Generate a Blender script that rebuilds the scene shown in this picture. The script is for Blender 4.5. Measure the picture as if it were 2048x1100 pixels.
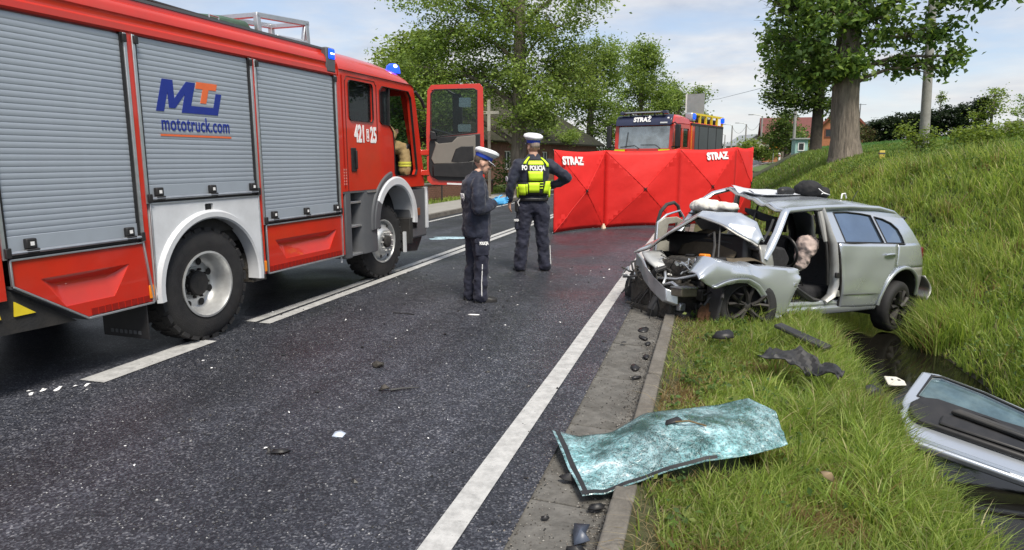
import bpy, bmesh, math, random
import numpy as np
from mathutils import Vector, Matrix, Euler
from mathutils.geometry import tessellate_polygon

R = math.radians
for o in list(bpy.data.objects):
    bpy.data.objects.remove(o)
sc = bpy.context.scene
COL = sc.collection
rng = np.random.default_rng(7)
random.seed(7)

# ------------------------------------------------------------------ camera
cam_d = bpy.data.cameras.new('camera')
cam_d.sensor_width = 36.0
cam_d.lens = 36.0 * 1340.0 / 2048.0
cam_d.clip_start = 0.05
cam_d.clip_end = 3000.0
cam = bpy.data.objects.new('camera', cam_d)
COL.objects.link(cam)
cam.location = (0, 0, 1.65)
cam.rotation_euler = (R(90 - 9.8), 0, R(16.2))
sc.camera = cam

# ------------------------------------------------------------------ world
SUN_EL, SUN_AZ = R(57), R(142)     # azimuth clockwise from +Y (the road's direction)
world = bpy.data.worlds.new('World')
sc.world = world
world.use_nodes = True
nt = world.node_tree
nt.nodes.clear()
def N(t, **kw):
    n = nt.nodes.new(t)
    for k, v in kw.items():
        setattr(n, k, v)
    return n
def LK(a, b):
    nt.links.new(a, b)
sky = N('ShaderNodeTexSky', sky_type='NISHITA', sun_disc=False)
sky.sun_elevation = SUN_EL
sky.sun_rotation = SUN_AZ
sky.altitude = 200
sky.air_density = 1.0
sky.dust_density = 0.6
tc = N('ShaderNodeTexCoord')
sep = N('ShaderNodeSeparateXYZ')
LK(tc.outputs['Generated'], sep.inputs[0])
zc = N('ShaderNodeMath', operation='MAXIMUM'); LK(sep.outputs['Z'], zc.inputs[0]); zc.inputs[1].default_value = 0.0
za = N('ShaderNodeMath', operation='ADD'); LK(zc.outputs[0], za.inputs[0]); za.inputs[1].default_value = 0.14
dx = N('ShaderNodeMath', operation='DIVIDE'); LK(sep.outputs['X'], dx.inputs[0]); LK(za.outputs[0], dx.inputs[1])
dy = N('ShaderNodeMath', operation='DIVIDE'); LK(sep.outputs['Y'], dy.inputs[0]); LK(za.outputs[0], dy.inputs[1])
cmb = N('ShaderNodeCombineXYZ'); LK(dx.outputs[0], cmb.inputs[0]); LK(dy.outputs[0], cmb.inputs[1])
n1 = N('ShaderNodeTexNoise'); n1.inputs['Scale'].default_value = 0.75; n1.inputs['Detail'].default_value = 7; n1.inputs['Roughness'].default_value = .55
n1.inputs['Distortion'].default_value = .35
LK(cmb.outputs[0], n1.inputs['Vector'])
r1 = N('ShaderNodeValToRGB')
r1.color_ramp.elements[0].position = .38; r1.color_ramp.elements[0].color = (0, 0, 0, 1)
r1.color_ramp.elements[1].position = .58; r1.color_ramp.elements[1].color = (1, 1, 1, 1)
LK(n1.outputs['Fac'], r1.inputs[0])
# shading of the cloud sheet: brighter and greyer parts
n2 = N('ShaderNodeTexNoise'); n2.inputs['Scale'].default_value = 1.9; n2.inputs['Detail'].default_value = 6; n2.inputs['Roughness'].default_value = .6
LK(cmb.outputs[0], n2.inputs['Vector'])
r2 = N('ShaderNodeValToRGB')
r2.color_ramp.elements[0].position = .32; r2.color_ramp.elements[0].color = (.60, .65, .76, 1)
r2.color_ramp.elements[1].position = .66; r2.color_ramp.elements[1].color = (1.0, .985, .97, 1)
LK(n2.outputs['Fac'], r2.inputs[0])
cs = N('ShaderNodeVectorMath', operation='SCALE'); LK(r2.outputs[0], cs.inputs[0]); cs.inputs['Scale'].default_value = 6.4
# thin veil everywhere so the gaps stay pale
veil = N('ShaderNodeMixRGB'); veil.inputs[0].default_value = .42
LK(sky.outputs[0], veil.inputs[1]); veil.inputs[2].default_value = (4.6, 5.4, 6.9, 1)
mx = N('ShaderNodeMixRGB'); LK(r1.outputs[0], mx.inputs[0]); LK(veil.outputs[0], mx.inputs[1]); LK(cs.outputs[0], mx.inputs[2])
# pale band of far cloud near the horizon
hz = N('ShaderNodeMapRange'); LK(sep.outputs['Z'], hz.inputs['Value'])
hz.inputs['From Min'].default_value = .0; hz.inputs['From Max'].default_value = .13
hz.inputs['To Min'].default_value = .85; hz.inputs['To Max'].default_value = 0
mh = N('ShaderNodeMixRGB'); LK(hz.outputs[0], mh.inputs[0]); LK(mx.outputs[0], mh.inputs[1]); mh.inputs[2].default_value = (6.1, 6.15, 6.0, 1)
bg = N('ShaderNodeBackground'); bg.inputs['Strength'].default_value = 0.10
out = N('ShaderNodeOutputWorld')
LK(mh.outputs[0], bg.inputs[0]); LK(bg.outputs[0], out.inputs[0])

# ------------------------------------------------------------------ sun
sun_d = bpy.data.lights.new('sun', 'SUN')
sun_d.energy = 3.3
sun_d.angle = R(20)
sun_d.color = (1.0, .93, .82)
sun = bpy.data.objects.new('sun', sun_d)
COL.objects.link(sun)
sdir = Vector((math.sin(SUN_AZ) * math.cos(SUN_EL), math.cos(SUN_AZ) * math.cos(SUN_EL), math.sin(SUN_EL)))
sun.rotation_euler = sdir.to_track_quat('Z', 'Y').to_euler()

sc.view_settings.view_transform = 'Standard'
sc.view_settings.look = 'None'
sc.view_settings.exposure = 0.55
sc.view_settings.gamma = 1.0
sc.view_settings.use_curve_mapping = False
sc.render.engine = 'CYCLES'
sc.cycles.use_denoising = True
sc.cycles.max_bounces = 8
sc.cycles.transparent_max_bounces = 12
sc.cycles.caustics_reflective = False
sc.cycles.caustics_refractive = False
# ================================================================== helpers
class MB:
    """collects shapes; build() links them as ONE mesh object"""
    def __init__(s):
        s.v = []; s.f = []
    def add(s, vs, fs):
        b = len(s.v)
        s.v.extend([tuple(map(float, p)) for p in vs])
        s.f.extend([tuple(b + i for i in f) for f in fs])
        return s
    def box(s, x0, x1, y0, y1, z0, z1):
        return s.add([(x0,y0,z0),(x1,y0,z0),(x1,y1,z0),(x0,y1,z0),(x0,y0,z1),(x1,y0,z1),(x1,y1,z1),(x0,y1,z1)],
              [(0,3,2,1),(4,5,6,7),(0,1,5,4),(1,2,6,5),(2,3,7,6),(3,0,4,7)])
    def poly(s, pts):
        return s.add(pts, [tuple(range(len(pts)))])
    def bar(s, a, b, w, h, up=(0,0,1)):
        """box from a to b with width w and height h"""
        a = Vector(a); b = Vector(b); d = (b - a).normalized(); up = Vector(up)
        r = d.cross(up)
        if r.length < 1e-4: r = d.cross(Vector((1,0,0)))
        r.normalize(); u = r.cross(d)
        vs = []
        for p in (a, b):
            for i, j in ((-1,-1),(1,-1),(1,1),(-1,1)):
                vs.append(p + r*(i*w/2) + u*(j*h/2))
        return s.add(vs, [(0,3,2,1),(4,5,6,7),(0,1,5,4),(1,2,6,5),(2,3,7,6),(3,0,4,7)])
    def plate(s, outer, holes, fn, t):
        """2-D polygon with holes, mapped by fn(u, v, w) to 3-D, thickness t along w"""
        loops = [list(outer)] + [list(h) for h in holes]
        flat = [p for l in loops for p in l]
        tris = tessellate_polygon([[Vector((p[0], p[1], 0)) for p in l] for l in loops])
        n = len(flat)
        vs = [fn(p[0], p[1], 0) for p in flat] + [fn(p[0], p[1], t) for p in flat]
        fs = []
        for a, b, c in tris:
            fs.append((a, b, c)); fs.append((n + c, n + b, n + a))
        k = 0
        for l in loops:
            m = len(l)
            for i in range(m):
                j = (i + 1) % m
                fs.append((k+i, k+j, n+k+j, n+k+i))
            k += m
        return s.add(vs, fs)
    def tube(s, path, r, n=8, caps=True, squash=1.0, up=None):
        P = [Vector(p) for p in path]; m = len(P)
        rr = r if hasattr(r, '__len__') else [r]*m
        prev = None; rings = []
        for i in range(m):
            d = (P[min(i+1,m-1)] - P[max(i-1,0)])
            if d.length < 1e-7: d = Vector((0,0,1))
            d.normalize()
            if prev is None:
                ref = Vector(up) if up else (Vector((0,0,1)) if abs(d.z) < .9 else Vector((1,0,0)))
                x = d.cross(ref).normalized()
            else:
                x = (prev - d*prev.dot(d)).normalized()
            prev = x; y = d.cross(x)
            rings.append([P[i] + (x*math.cos(2*math.pi*k/n) + y*math.sin(2*math.pi*k/n)*squash)*rr[i] for k in range(n)])
        return s.loft(rings, caps)
    def loft(s, rings, caps=True, closed=True):
        n = len(rings[0]); vs = [p for r in rings for p in r]; fs = []
        for i in range(len(rings)-1):
            for k in range(n if closed else n-1):
                j = (k+1) % n
                fs.append((i*n+k, i*n+j, (i+1)*n+j, (i+1)*n+k))
        if caps and closed:
            fs.append(tuple(reversed(range(n)))); b = (len(rings)-1)*n
            fs.append(tuple(b+k for k in range(n)))
        return s.add(vs, fs)
    def lathe(s, prof, n=32, axis='y', c=(0,0,0), closed=False, caps=True):
        """profile of (radius, offset along axis)"""
        rings = []
        for r, h in prof:
            ring = []
            for k in range(n):
                a = 2*math.pi*k/n; q = (r*math.cos(a), r*math.sin(a))
                if axis == 'y': p = (c[0]+q[0], c[1]+h, c[2]+q[1])
                elif axis == 'x': p = (c[0]+h, c[1]+q[0], c[2]+q[1])
                else: p = (c[0]+q[0], c[1]+q[1], c[2]+h)
                ring.append(p)
            rings.append(ring)
        if closed: rings.append(rings[0])
        return s.loft(rings, caps=caps and not closed)
    def ball(s, c, r, n=12, m=8):
        rx, ry, rz = (r if hasattr(r, '__len__') else (r, r, r))
        rings = []
        for i in range(m+1):
            t = math.pi*i/m; t = min(max(t, .02), math.pi-.02)
            rings.append([(c[0]+rx*math.sin(t)*math.cos(2*math.pi*k/n), c[1]+ry*math.sin(t)*math.sin(2*math.pi*k/n), c[2]-rz*math.cos(t)) for k in range(n)])
        return s.loft(rings)
    def grid(s, fn, nu, nv):
        vs = [fn(i/nu, j/nv) for j in range(nv+1) for i in range(nu+1)]
        fs = [(j*(nu+1)+i, j*(nu+1)+i+1, (j+1)*(nu+1)+i+1, (j+1)*(nu+1)+i) for j in range(nv) for i in range(nu)]
        return s.add(vs, fs)
    def mesh(s, name, smooth=35, fix=True):
        me = bpy.data.meshes.new(name)
        me.from_pydata(s.v, [], s.f)
        if fix:
            bm = bmesh.new(); bm.from_mesh(me)
            bmesh.ops.recalc_face_normals(bm, faces=bm.faces)
            bm.to_mesh(me); bm.free()
        me.update()
        if smooth:
            me.shade_smooth(); me.set_sharp_from_angle(angle=R(smooth))
        return me
    def build(s, name, mat, parent=None, smooth=35, bevel=0, seg=2, solid=0, loc=None, rot=None, sub=0, fix=True):
        return link(name, s.mesh(name, smooth, fix), mat, parent, bevel, seg, solid, loc, rot, sub)

def link(name, me, mat, parent=None, bevel=0, seg=2, solid=0, loc=None, rot=None, sub=0):
    o = bpy.data.objects.new(name, me)
    COL.objects.link(o)
    if mat is not None and len(me.materials) == 0:
        me.materials.append(mat)
    if parent is not None: o.parent = parent
    if loc is not None: o.location = loc
    if rot is not None: o.rotation_euler = rot
    if solid:
        m = o.modifiers.new('solid', 'SOLIDIFY'); m.thickness = solid; m.offset = 0
    if sub:
        m = o.modifiers.new('sub', 'SUBSURF'); m.levels = sub; m.render_levels = sub
    if bevel:
        m = o.modifiers.new('bevel', 'BEVEL'); m.width = bevel; m.segments = seg; m.limit_method = 'ANGLE'; m.angle_limit = R(40)
        m.harden_normals = False
    return o

def thing(name, label, cat, loc=(0,0,0), rot=(0,0,0), group=None):
    o = bpy.data.objects.new(name, None)
    o.empty_display_size = .2
    COL.objects.link(o)
    o.location = loc; o.rotation_euler = rot
    return tag(o, label, cat, group)
def tag(o, label, cat, group=None, kind=None):
    if label: o['label'] = label
    if cat: o['category'] = cat
    if group: o['group'] = group
    if kind: o['kind'] = kind
    return o
def struct(o, label=None):
    o['kind'] = 'structure'
    if label: o['label'] = label
    return o
def copy_tree(o, parent=None):
    c = o.copy(); COL.objects.link(c)
    if parent is not None: c.parent = parent
    for ch in list(o.children):
        copy_tree(ch, c)
    return c
def baked(mb, name, voxel=.02, smooth=4, factor=.5, disp=0, dscale=.1, depth=2):
    """overlapping closed shapes fused into one continuous skin"""
    me = mb.mesh(name, 0)
    t = bpy.data.objects.new('tmp', me); COL.objects.link(t)
    m = t.modifiers.new('r', 'REMESH'); m.mode = 'VOXEL'; m.voxel_size = voxel
    if smooth:
        m = t.modifiers.new('s', 'SMOOTH'); m.factor = factor; m.iterations = smooth
    if disp:
        tx = bpy.data.textures.new(name+'_cloud', 'CLOUDS'); tx.noise_scale = dscale; tx.noise_depth = depth
        m = t.modifiers.new('d', 'DISPLACE'); m.texture = tx; m.strength = disp; m.mid_level = .5
    dg = bpy.context.evaluated_depsgraph_get(); dg.update()
    me2 = bpy.data.meshes.new_from_object(t.evaluated_get(dg))
    me2.name = name
    bpy.data.objects.remove(t); bpy.data.meshes.remove(me)
    me2.shade_smooth()
    return me2
def text_mesh(body, size, extrude=.002, offset=0.0, align='CENTER', shear=0.0, spacing=1.0):
    cu = bpy.data.curves.new('txt', 'FONT')
    cu.body = body; cu.size = size; cu.extrude = extrude; cu.offset = offset; cu.align_x = align; cu.align_y = 'CENTER'; cu.shear = shear
    cu.space_character = spacing; cu.resolution_u = 4
    o = bpy.data.objects.new('txt', cu); COL.objects.link(o)
    dg = bpy.context.evaluated_depsgraph_get(); dg.update()
    me = bpy.data.meshes.new_from_object(o.evaluated_get(dg))
    bpy.data.objects.remove(o); bpy.data.curves.remove(cu)
    return me
def text_on(name, body, size, mat, parent, origin, xdir, ydir, sx=1.0, extrude=.002, offset=0.0, **kw):
    me = text_mesh(body, size, extrude, offset, **kw)
    X = Vector(xdir).normalized(); Y = Vector(ydir); Y = (Y - X*Y.dot(X)).normalized(); Z = X.cross(Y)
    M = Matrix((X*sx, Y, Z)).transposed().to_4x4(); M.translation = Vector(origin)
    me.transform(M)
    return link(name, me, mat, parent)

# ------------------------------------------------------------------ materials
def hexc(h):
    h = h.lstrip('#'); c = [int(h[i:i+2], 16)/255 for i in (0, 2, 4)]
    return tuple((x/12.92 if x <= .04045 else ((x+.055)/1.055)**2.4) for x in c)
def mat(name, col, rough=.5, metal=0.0, var=.12, scale=6.0, bump=0.0, bscale=60.0, spec=.5, coat=0.0, dirt=0.0, dirtcol=(.10,.085,.065), dscale=2.5,
        trans=0.0, alpha=1.0, emit=None, estr=1.0, sheen=0.0, rvar=.1, ior=1.45, crough=.05):
    m = bpy.data.materials.new(name); m.use_nodes = True
    t = m.node_tree; b = t.nodes['Principled BSDF']
    def n(ty, **k):
        x = t.nodes.new(ty)
        for a, v in k.items(): setattr(x, a, v)
        return x
    co = n('ShaderNodeTexCoord')
    no = n('ShaderNodeTexNoise'); no.inputs['Scale'].default_value = scale; no.inputs['Detail'].default_value = 6; no.inputs['Roughness'].default_value = .65
    t.links.new(co.outputs['Object'], no.inputs['Vector'])
    ra = n('ShaderNodeValToRGB')
    ra.color_ramp.elements[0].position = .3; ra.color_ramp.elements[1].position = .72
    ra.color_ramp.elements[0].color = tuple(max(0, c*(1-var)) for c in col[:3]) + (1,)
    ra.color_ramp.elements[1].color = tuple(min(1, c*(1+var)) for c in col[:3]) + (1,)
    t.links.new(no.outputs['Fac'], ra.inputs[0])
    last = ra.outputs[0]
    rr = n('ShaderNodeMapRange'); rr.inputs['To Min'].default_value = max(0, rough-rvar); rr.inputs['To Max'].default_value = min(1, rough+rvar)
    t.links.new(no.outputs['Fac'], rr.inputs['Value'])
    rlast = rr.outputs[0]
    if dirt:
        nd = n('ShaderNodeTexNoise'); nd.inputs['Scale'].default_value = dscale; nd.inputs['Detail'].default_value = 9; nd.inputs['Roughness'].default_value = .72
        t.links.new(co.outputs['Object'], nd.inputs['Vector'])
        rd = n('ShaderNodeMapRange'); rd.inputs['From Min'].default_value = .42; rd.inputs['From Max'].default_value = .78
        rd.inputs['To Max'].default_value = dirt
        t.links.new(nd.outputs['Fac'], rd.inputs['Value'])
        mxx = n('ShaderNodeMixRGB'); t.links.new(rd.outputs[0], mxx.inputs[0]); t.links.new(last, mxx.inputs[1]); mxx.inputs[2].default_value = tuple(dirtcol) + (1,)
        last = mxx.outputs[0]
        ad = n('ShaderNodeMath', operation='MULTIPLY_ADD'); t.links.new(rd.outputs[0], ad.inputs[0]); ad.inputs[1].default_value = .4; t.links.new(rlast, ad.inputs[2]); ad.use_clamp = True
        rlast = ad.outputs[0]
    t.links.new(last, b.inputs['Base Color'])
    t.links.new(rlast, b.inputs['Roughness'])
    b.inputs['Metallic'].default_value = metal
    b.inputs['Specular IOR Level'].default_value = spec
    b.inputs['Coat Weight'].default_value = coat
    b.inputs['Coat Roughness'].default_value = crough
    b.inputs['Transmission Weight'].default_value = trans
    b.inputs['IOR'].default_value = ior
    b.inputs['Alpha'].default_value = alpha
    b.inputs['Sheen Weight'].default_value = sheen
    if emit:
        b.inputs['Emission Color'].default_value = tuple(emit) + (1,)
        b.inputs['Emission Strength'].default_value = estr
    if bump:
        nb = n('ShaderNodeTexNoise'); nb.inputs['Scale'].default_value = bscale; nb.inputs['Detail'].default_value = 5
        t.links.new(co.outputs['Object'], nb.inputs['Vector'])
        bu = n('ShaderNodeBump'); bu.inputs['Strength'].default_value = bump; bu.inputs['Distance'].default_value = .02
        t.links.new(nb.outputs['Fac'], bu.inputs['Height']); t.links.new(bu.outputs[0], b.inputs['Normal'])
    return m
def glass_mat(name, tint=(.55,.65,.68), opac=.35, rough=.02):
    """thin pane: part clear, part mirror-dark glass, so both what lies behind and the reflected sky show"""
    m = bpy.data.materials.new(name); m.use_nodes = True
    t = m.node_tree; t.nodes.clear()
    o = t.nodes.new('ShaderNodeOutputMaterial'); mx = t.nodes.new('ShaderNodeMixShader')
    tr = t.nodes.new('ShaderNodeBsdfTransparent'); tr.inputs[0].default_value = tuple(tint) + (1,)
    gl = t.nodes.new('ShaderNodeBsdfPrincipled'); gl.inputs['Base Color'].default_value = (.02,.025,.028,1); gl.inputs['Roughness'].default_value = rough
    gl.inputs['Specular IOR Level'].default_value = .8
    co = t.nodes.new('ShaderNodeTexCoord'); no = t.nodes.new('ShaderNodeTexNoise'); no.inputs['Scale'].default_value = 3
    t.links.new(co.outputs['Object'], no.inputs['Vector'])
    mr = t.nodes.new('ShaderNodeMapRange'); mr.inputs['To Min'].default_value = opac*.85; mr.inputs['To Max'].default_value = min(1, opac*1.15)
    t.links.new(no.outputs['Fac'], mr.inputs['Value'])
    t.links.new(mr.outputs[0], mx.inputs[0]); t.links.new(tr.outputs[0], mx.inputs[1]); t.links.new(gl.outputs[0], mx.inputs[2]); t.links.new(mx.outputs[0], o.inputs[0])
    return m
def leaf_mat(name, rough=.55, transl=.42, attr='tint'):
    m = bpy.data.materials.new(name); m.use_nodes = True
    t = m.node_tree; b = t.nodes['Principled BSDF']; o = t.nodes['Material Output']
    a = t.nodes.new('ShaderNodeAttribute'); a.attribute_name = attr
    t.links.new(a.outputs['Color'], b.inputs['Base Color'])
    b.inputs['Roughness'].default_value = rough; b.inputs['Specular IOR Level'].default_value = .35
    tr = t.nodes.new('ShaderNodeBsdfTranslucent'); hs = t.nodes.new('ShaderNodeHueSaturation'); hs.inputs['Value'].default_value = 1.5; hs.inputs['Saturation'].default_value = 1.1
    hs.inputs['Hue'].default_value = .49
    t.links.new(a.outputs['Color'], hs.inputs['Color']); t.links.new(hs.outputs[0], tr.inputs[0])
    mx = t.nodes.new('ShaderNodeMixShader'); mx.inputs[0].default_value = transl
    t.links.new(b.outputs[0], mx.inputs[1]); t.links.new(tr.outputs[0], mx.inputs[2]); t.links.new(mx.outputs[0], o.inputs[0])
    return m

MT = {}
MT['red'] = mat('fire_red_paint', hexc('#c62a18'), .32, 0, .07, 3, coat=.6, dirt=.22, dscale=1.6, rvar=.06)
MT['red_dark'] = mat('dark_red_reflective', hexc('#8e1c14'), .4, 0, .15, 30)
MT['white'] = mat('white_paint', (.64,.66,.69), .35, 0, .05, 3, coat=.4, dirt=.25, dscale=2)
MT['alu'] = mat('brushed_aluminium', (.55,.57,.59), .38, .85, .1, 12, dirt=.1)
MT['slat'] = mat('anodised_shutter', (.36,.405,.465), .42, .2, .06, 2.2, dirt=.12, dscale=1.2)
MT['black'] = mat('black_plastic', (.018,.018,.02), .45, 0, .25, 10, dirt=.12)
MT['rubber'] = mat('tyre_rubber', (.017,.017,.019), .7, 0, .25, 14, bump=.3, bscale=120, dirt=.28, dirtcol=(.09,.085,.075))
MT['dgrey'] = mat('dark_grey_paint', (.09,.095,.105), .5, 0, .1, 5, dirt=.2)
MT['dark'] = mat('dark_underbody', (.02,.02,.021), .8, 0, .3, 9, bump=.2, dirt=.3)
MT['steel'] = mat('silver_steel_rim', (.62,.63,.63), .36, .6, .12, 9, dirt=.4, dirtcol=(.16,.14,.12), dscale=6)
MT['orange'] = mat('orange_lens', (.85,.25,.02), .25, 0, .1, 8)
MT['glass'] = glass_mat('vehicle_glass')
MT['glass_dark'] = glass_mat('tinted_glass', (.25,.28,.30), .7)
MT['yellow'] = mat('yellow_paint', (.75,.58,.03), .45, 0, .1, 6)
MT['blue_print'] = mat('dark_blue_print', hexc('#1b2f86'), .45, 0, .08, 8)
MT['orange_print'] = mat('orange_print', hexc('#dd6a3c'), .45, 0, .08, 8)
MT['white_print'] = mat('white_print', (.82,.82,.82), .5, 0, .05, 8)
MT['beige'] = mat('beige_trim', (.19,.175,.155), .7, 0, .08, 5)
MT['blue_lens'] = mat('blue_lamp_lens', (.01,.06,.75), .15, 0, .1, 5, emit=(.0,.05,1.0), estr=1.6)
MT['blue_flash'] = mat('lit_blue_lamp', (.02,.08,.9), .15, 0, .1, 5, emit=(.0,.03,1.0), estr=1.6)
MT['blue_core'] = mat('lit_lamp_core', (.8,.9,1), .3, 0, .1, 5, emit=(.7,.85,1), estr=3)
MT['hose'] = mat('green_canvas', (.06,.11,.08), .85, 0, .2, 14)
# ================================================================== the setting
_cy = np.array([-50,0,25,35,45,60,80,100,115,135,160,200,300]); _cx = np.array([0,0,0,.3,.95,2.4,5.2,8.5,10.2,10.9,9.8,4.5,-20])
_zy = np.array([-50,0,30,45,60,80,100,130,160,200,400]); _zz = np.array([0,0,0,.2,.45,.8,1.15,1.5,1.7,2.0,2.6])
def _smooth_interp(y, a, b):
    y = np.asarray(y, float)
    return sum(np.interp(y+k, a, b) for k in (-6,-3,0,3,6))/5
def cx(y): return _smooth_interp(y, _cy, _cx)
def zr(y): return _smooth_interp(y, _zy, _zz)
def sst(a, b, x):
    t = np.clip((np.asarray(x, float)-a)/(b-a), 0, 1); return t*t*(3-2*t)
def wob(x, y, s, seed=0.0):
    """cheap smooth wobble"""
    return (np.sin(x*1.7*s+seed)*np.cos(y*1.3*s+seed*2.1)+.6*np.sin(x*3.1*s-y*2.3*s+seed*.7)+.4*np.sin(y*4.9*s+x*1.1*s+seed*1.3))/2
def hgt(x, y):
    """terrain right of the kerb"""
    x = np.asarray(x, float); y = np.asarray(y, float)
    d = x - cx(y)
    s = sst(10.5, 17, y)
    foot = 2.50*(1-s) + 1.0*s
    dep = -.48*(1-s) - .12*s
    bot = -.80*(1-s) - .14*s
    cen = foot - .5
    le = (1.20*(1-s) + .50*s)
    verge = np.interp(d, [-.3, .1, 1.0, 1.3], [.035, -.03, -.13, -.17])*(1-s) + s*np.interp(d, [-.3,.3,1], [.03,-.05,-.12])
    t = np.clip((d-le)/np.maximum(cen-le, .05), 0, 1)
    left = verge*(1-t**1.3) + bot*t**1.3
    t2 = np.clip((d-cen)/(foot-cen), 0, 1)
    base = np.where(d < cen, left, bot + (dep-bot)*t2)
    bank = dep + .60*(d-foot)
    fld = .93 + .085*np.minimum(x, 45) + .016*np.minimum(y, 60) - .75*sst(58, 76, y)*sst(16, 9, x) - zr(y)
    fld = np.maximum(fld, .15) - .06*wob(x, y, .25, 3)
    k = .35
    h = np.clip(.5+.5*(fld-bank)/k, 0, 1)
    sm = fld*(1-h) + bank*h - k*h*(1-h)
    z = np.where(d > foot, np.maximum(sm, dep), base)
    z = z + zr(y)
    amp = sst(0, 1.2, d)*.05
    far = sst(60, 120, np.abs(d))
    z = z*(1-far) + far*np.minimum(z, 4.5)
    return z + amp*wob(x, y, 1.6, 1.0)
def hgt_left(x, y):
    d = np.asarray(x) - cx(y)
    return zr(y) + .06 + .03*wob(x, y, .8, 2) + sst(-40,-160,d)*1.0

def strip(name, d0, d1, m, z0=0.0, z1=None, y0=-4, y1=230, fine=1.0, nd=1, zf=None):
    ys = []
    y = y0
    while y < y1:
        ys.append(y); y += fine if y < 30 else 2.5
    ys.append(y1)
    ys = np.array(ys); X = cx(ys); Z = zr(ys)
    z1 = z0 if z1 is None else z1
    mb = MB()
    def f(u, v):
        i = int(round(v*(len(ys)-1)))
        return (X[i]+d0+(d1-d0)*u, ys[i], Z[i]+z0+(z1-z0)*u)
    mb.grid(f, nd, len(ys)-1)
    return mb

def asphalt_mat():
    m = bpy.data.materials.new('wet_asphalt'); m.use_nodes = True
    t = m.node_tree; b = t.nodes['Principled BSDF']
    def n(ty, **k):
        x = t.nodes.new(ty)
        for a, v in k.items(): setattr(x, a, v)
        return x
    L = t.links.new
    co = n('ShaderNodeTexCoord')
    vo = n('ShaderNodeTexVoronoi'); vo.inputs['Scale'].default_value = 100; L(co.outputs['Object'], vo.inputs['Vector'])
    sx = n('ShaderNodeSeparateColor'); L(vo.outputs['Color'], sx.inputs[0])
    ra = n('ShaderNodeValToRGB'); e = ra.color_ramp.elements
    e[0].position = .0; e[0].color = (.012,.0135,.019,1); e[1].position = 1; e[1].color = (.19,.193,.21,1)
    for p, c in ((.45,(.025,.027,.036,1)), (.70,(.042,.045,.058,1)), (.88,(.078,.083,.10,1)), (.955,(.115,.118,.132,1))):
        x = e.new(p); x.color = c
    L(sx.outputs[0], ra.inputs[0])
    # large patches: tracks, damp, dust
    n1 = n('ShaderNodeTexNoise'); n1.inputs['Scale'].default_value = .55; n1.inputs['Detail'].default_value = 6; L(co.outputs['Object'], n1.inputs['Vector'])
    mr = n('ShaderNodeMapRange'); mr.inputs['From Min'].default_value = .3; mr.inputs['From Max'].default_value = .7; mr.inputs['To Min'].default_value = .62; mr.inputs['To Max'].default_value = 1.1
    L(n1.outputs['Fac'], mr.inputs['Value'])
    mp = n('ShaderNodeMapping'); mp.inputs['Scale'].default_value = (1.6, .035, 1); L(co.outputs['Object'], mp.inputs['Vector'])
    n3 = n('ShaderNodeTexNoise'); n3.inputs['Scale'].default_value = 1.0; n3.inputs['Detail'].default_value = 4; L(mp.outputs[0], n3.inputs['Vector'])
    m3 = n('ShaderNodeMapRange'); m3.inputs['From Min'].default_value = .3; m3.inputs['From Max'].default_value = .7; m3.inputs['To Min'].default_value = .7; m3.inputs['To Max'].default_value = 1.35; L(n3.outputs['Fac'], m3.inputs['Value'])
    n4 = n('ShaderNodeTexNoise'); n4.inputs['Scale'].default_value = 9; n4.inputs['Detail'].default_value = 8; L(co.outputs['Object'], n4.inputs['Vector'])
    m4 = n('ShaderNodeMapRange'); m4.inputs['From Min'].default_value = .3; m4.inputs['From Max'].default_value = .7; m4.inputs['To Min'].default_value = .75; m4.inputs['To Max'].default_value = 1.25; L(n4.outputs['Fac'], m4.inputs['Value'])
    q1 = n('ShaderNodeMath', operation='MULTIPLY'); L(mr.outputs[0], q1.inputs[0]); L(m3.outputs[0], q1.inputs[1])
    q2 = n('ShaderNodeMath', operation='MULTIPLY'); L(q1.outputs[0], q2.inputs[0]); L(m4.outputs[0], q2.inputs[1])
    sc_ = n('ShaderNodeVectorMath', operation='SCALE'); L(ra.outputs[0], sc_.inputs[0]); L(q2.outputs[0], sc_.inputs['Scale'])
    L(sc_.outputs[0], b.inputs['Base Color'])
    n2 = n('ShaderNodeTexNoise'); n2.inputs['Scale'].default_value = .9; n2.inputs['Detail'].default_value = 5; L(co.outputs['Object'], n2.inputs['Vector'])
    rr = n('ShaderNodeMapRange'); rr.inputs['From Min'].default_value = .35; rr.inputs['From Max'].default_value = .65; rr.inputs['To Min'].default_value = .36; rr.inputs['To Max'].default_value = .60
    L(n2.outputs['Fac'], rr.inputs['Value']); L(rr.outputs[0], b.inputs['Roughness'])
    b.inputs['Specular IOR Level'].default_value = .5
    bu = n('ShaderNodeBump'); bu.inputs['Strength'].default_value = .55; bu.inputs['Distance'].default_value = .004
    L(vo.outputs['Distance'], bu.inputs['Height'])
    L(bu.outputs[0], b.inputs['Normal'])
    return m
MT['asphalt'] = asphalt_mat()

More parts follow.
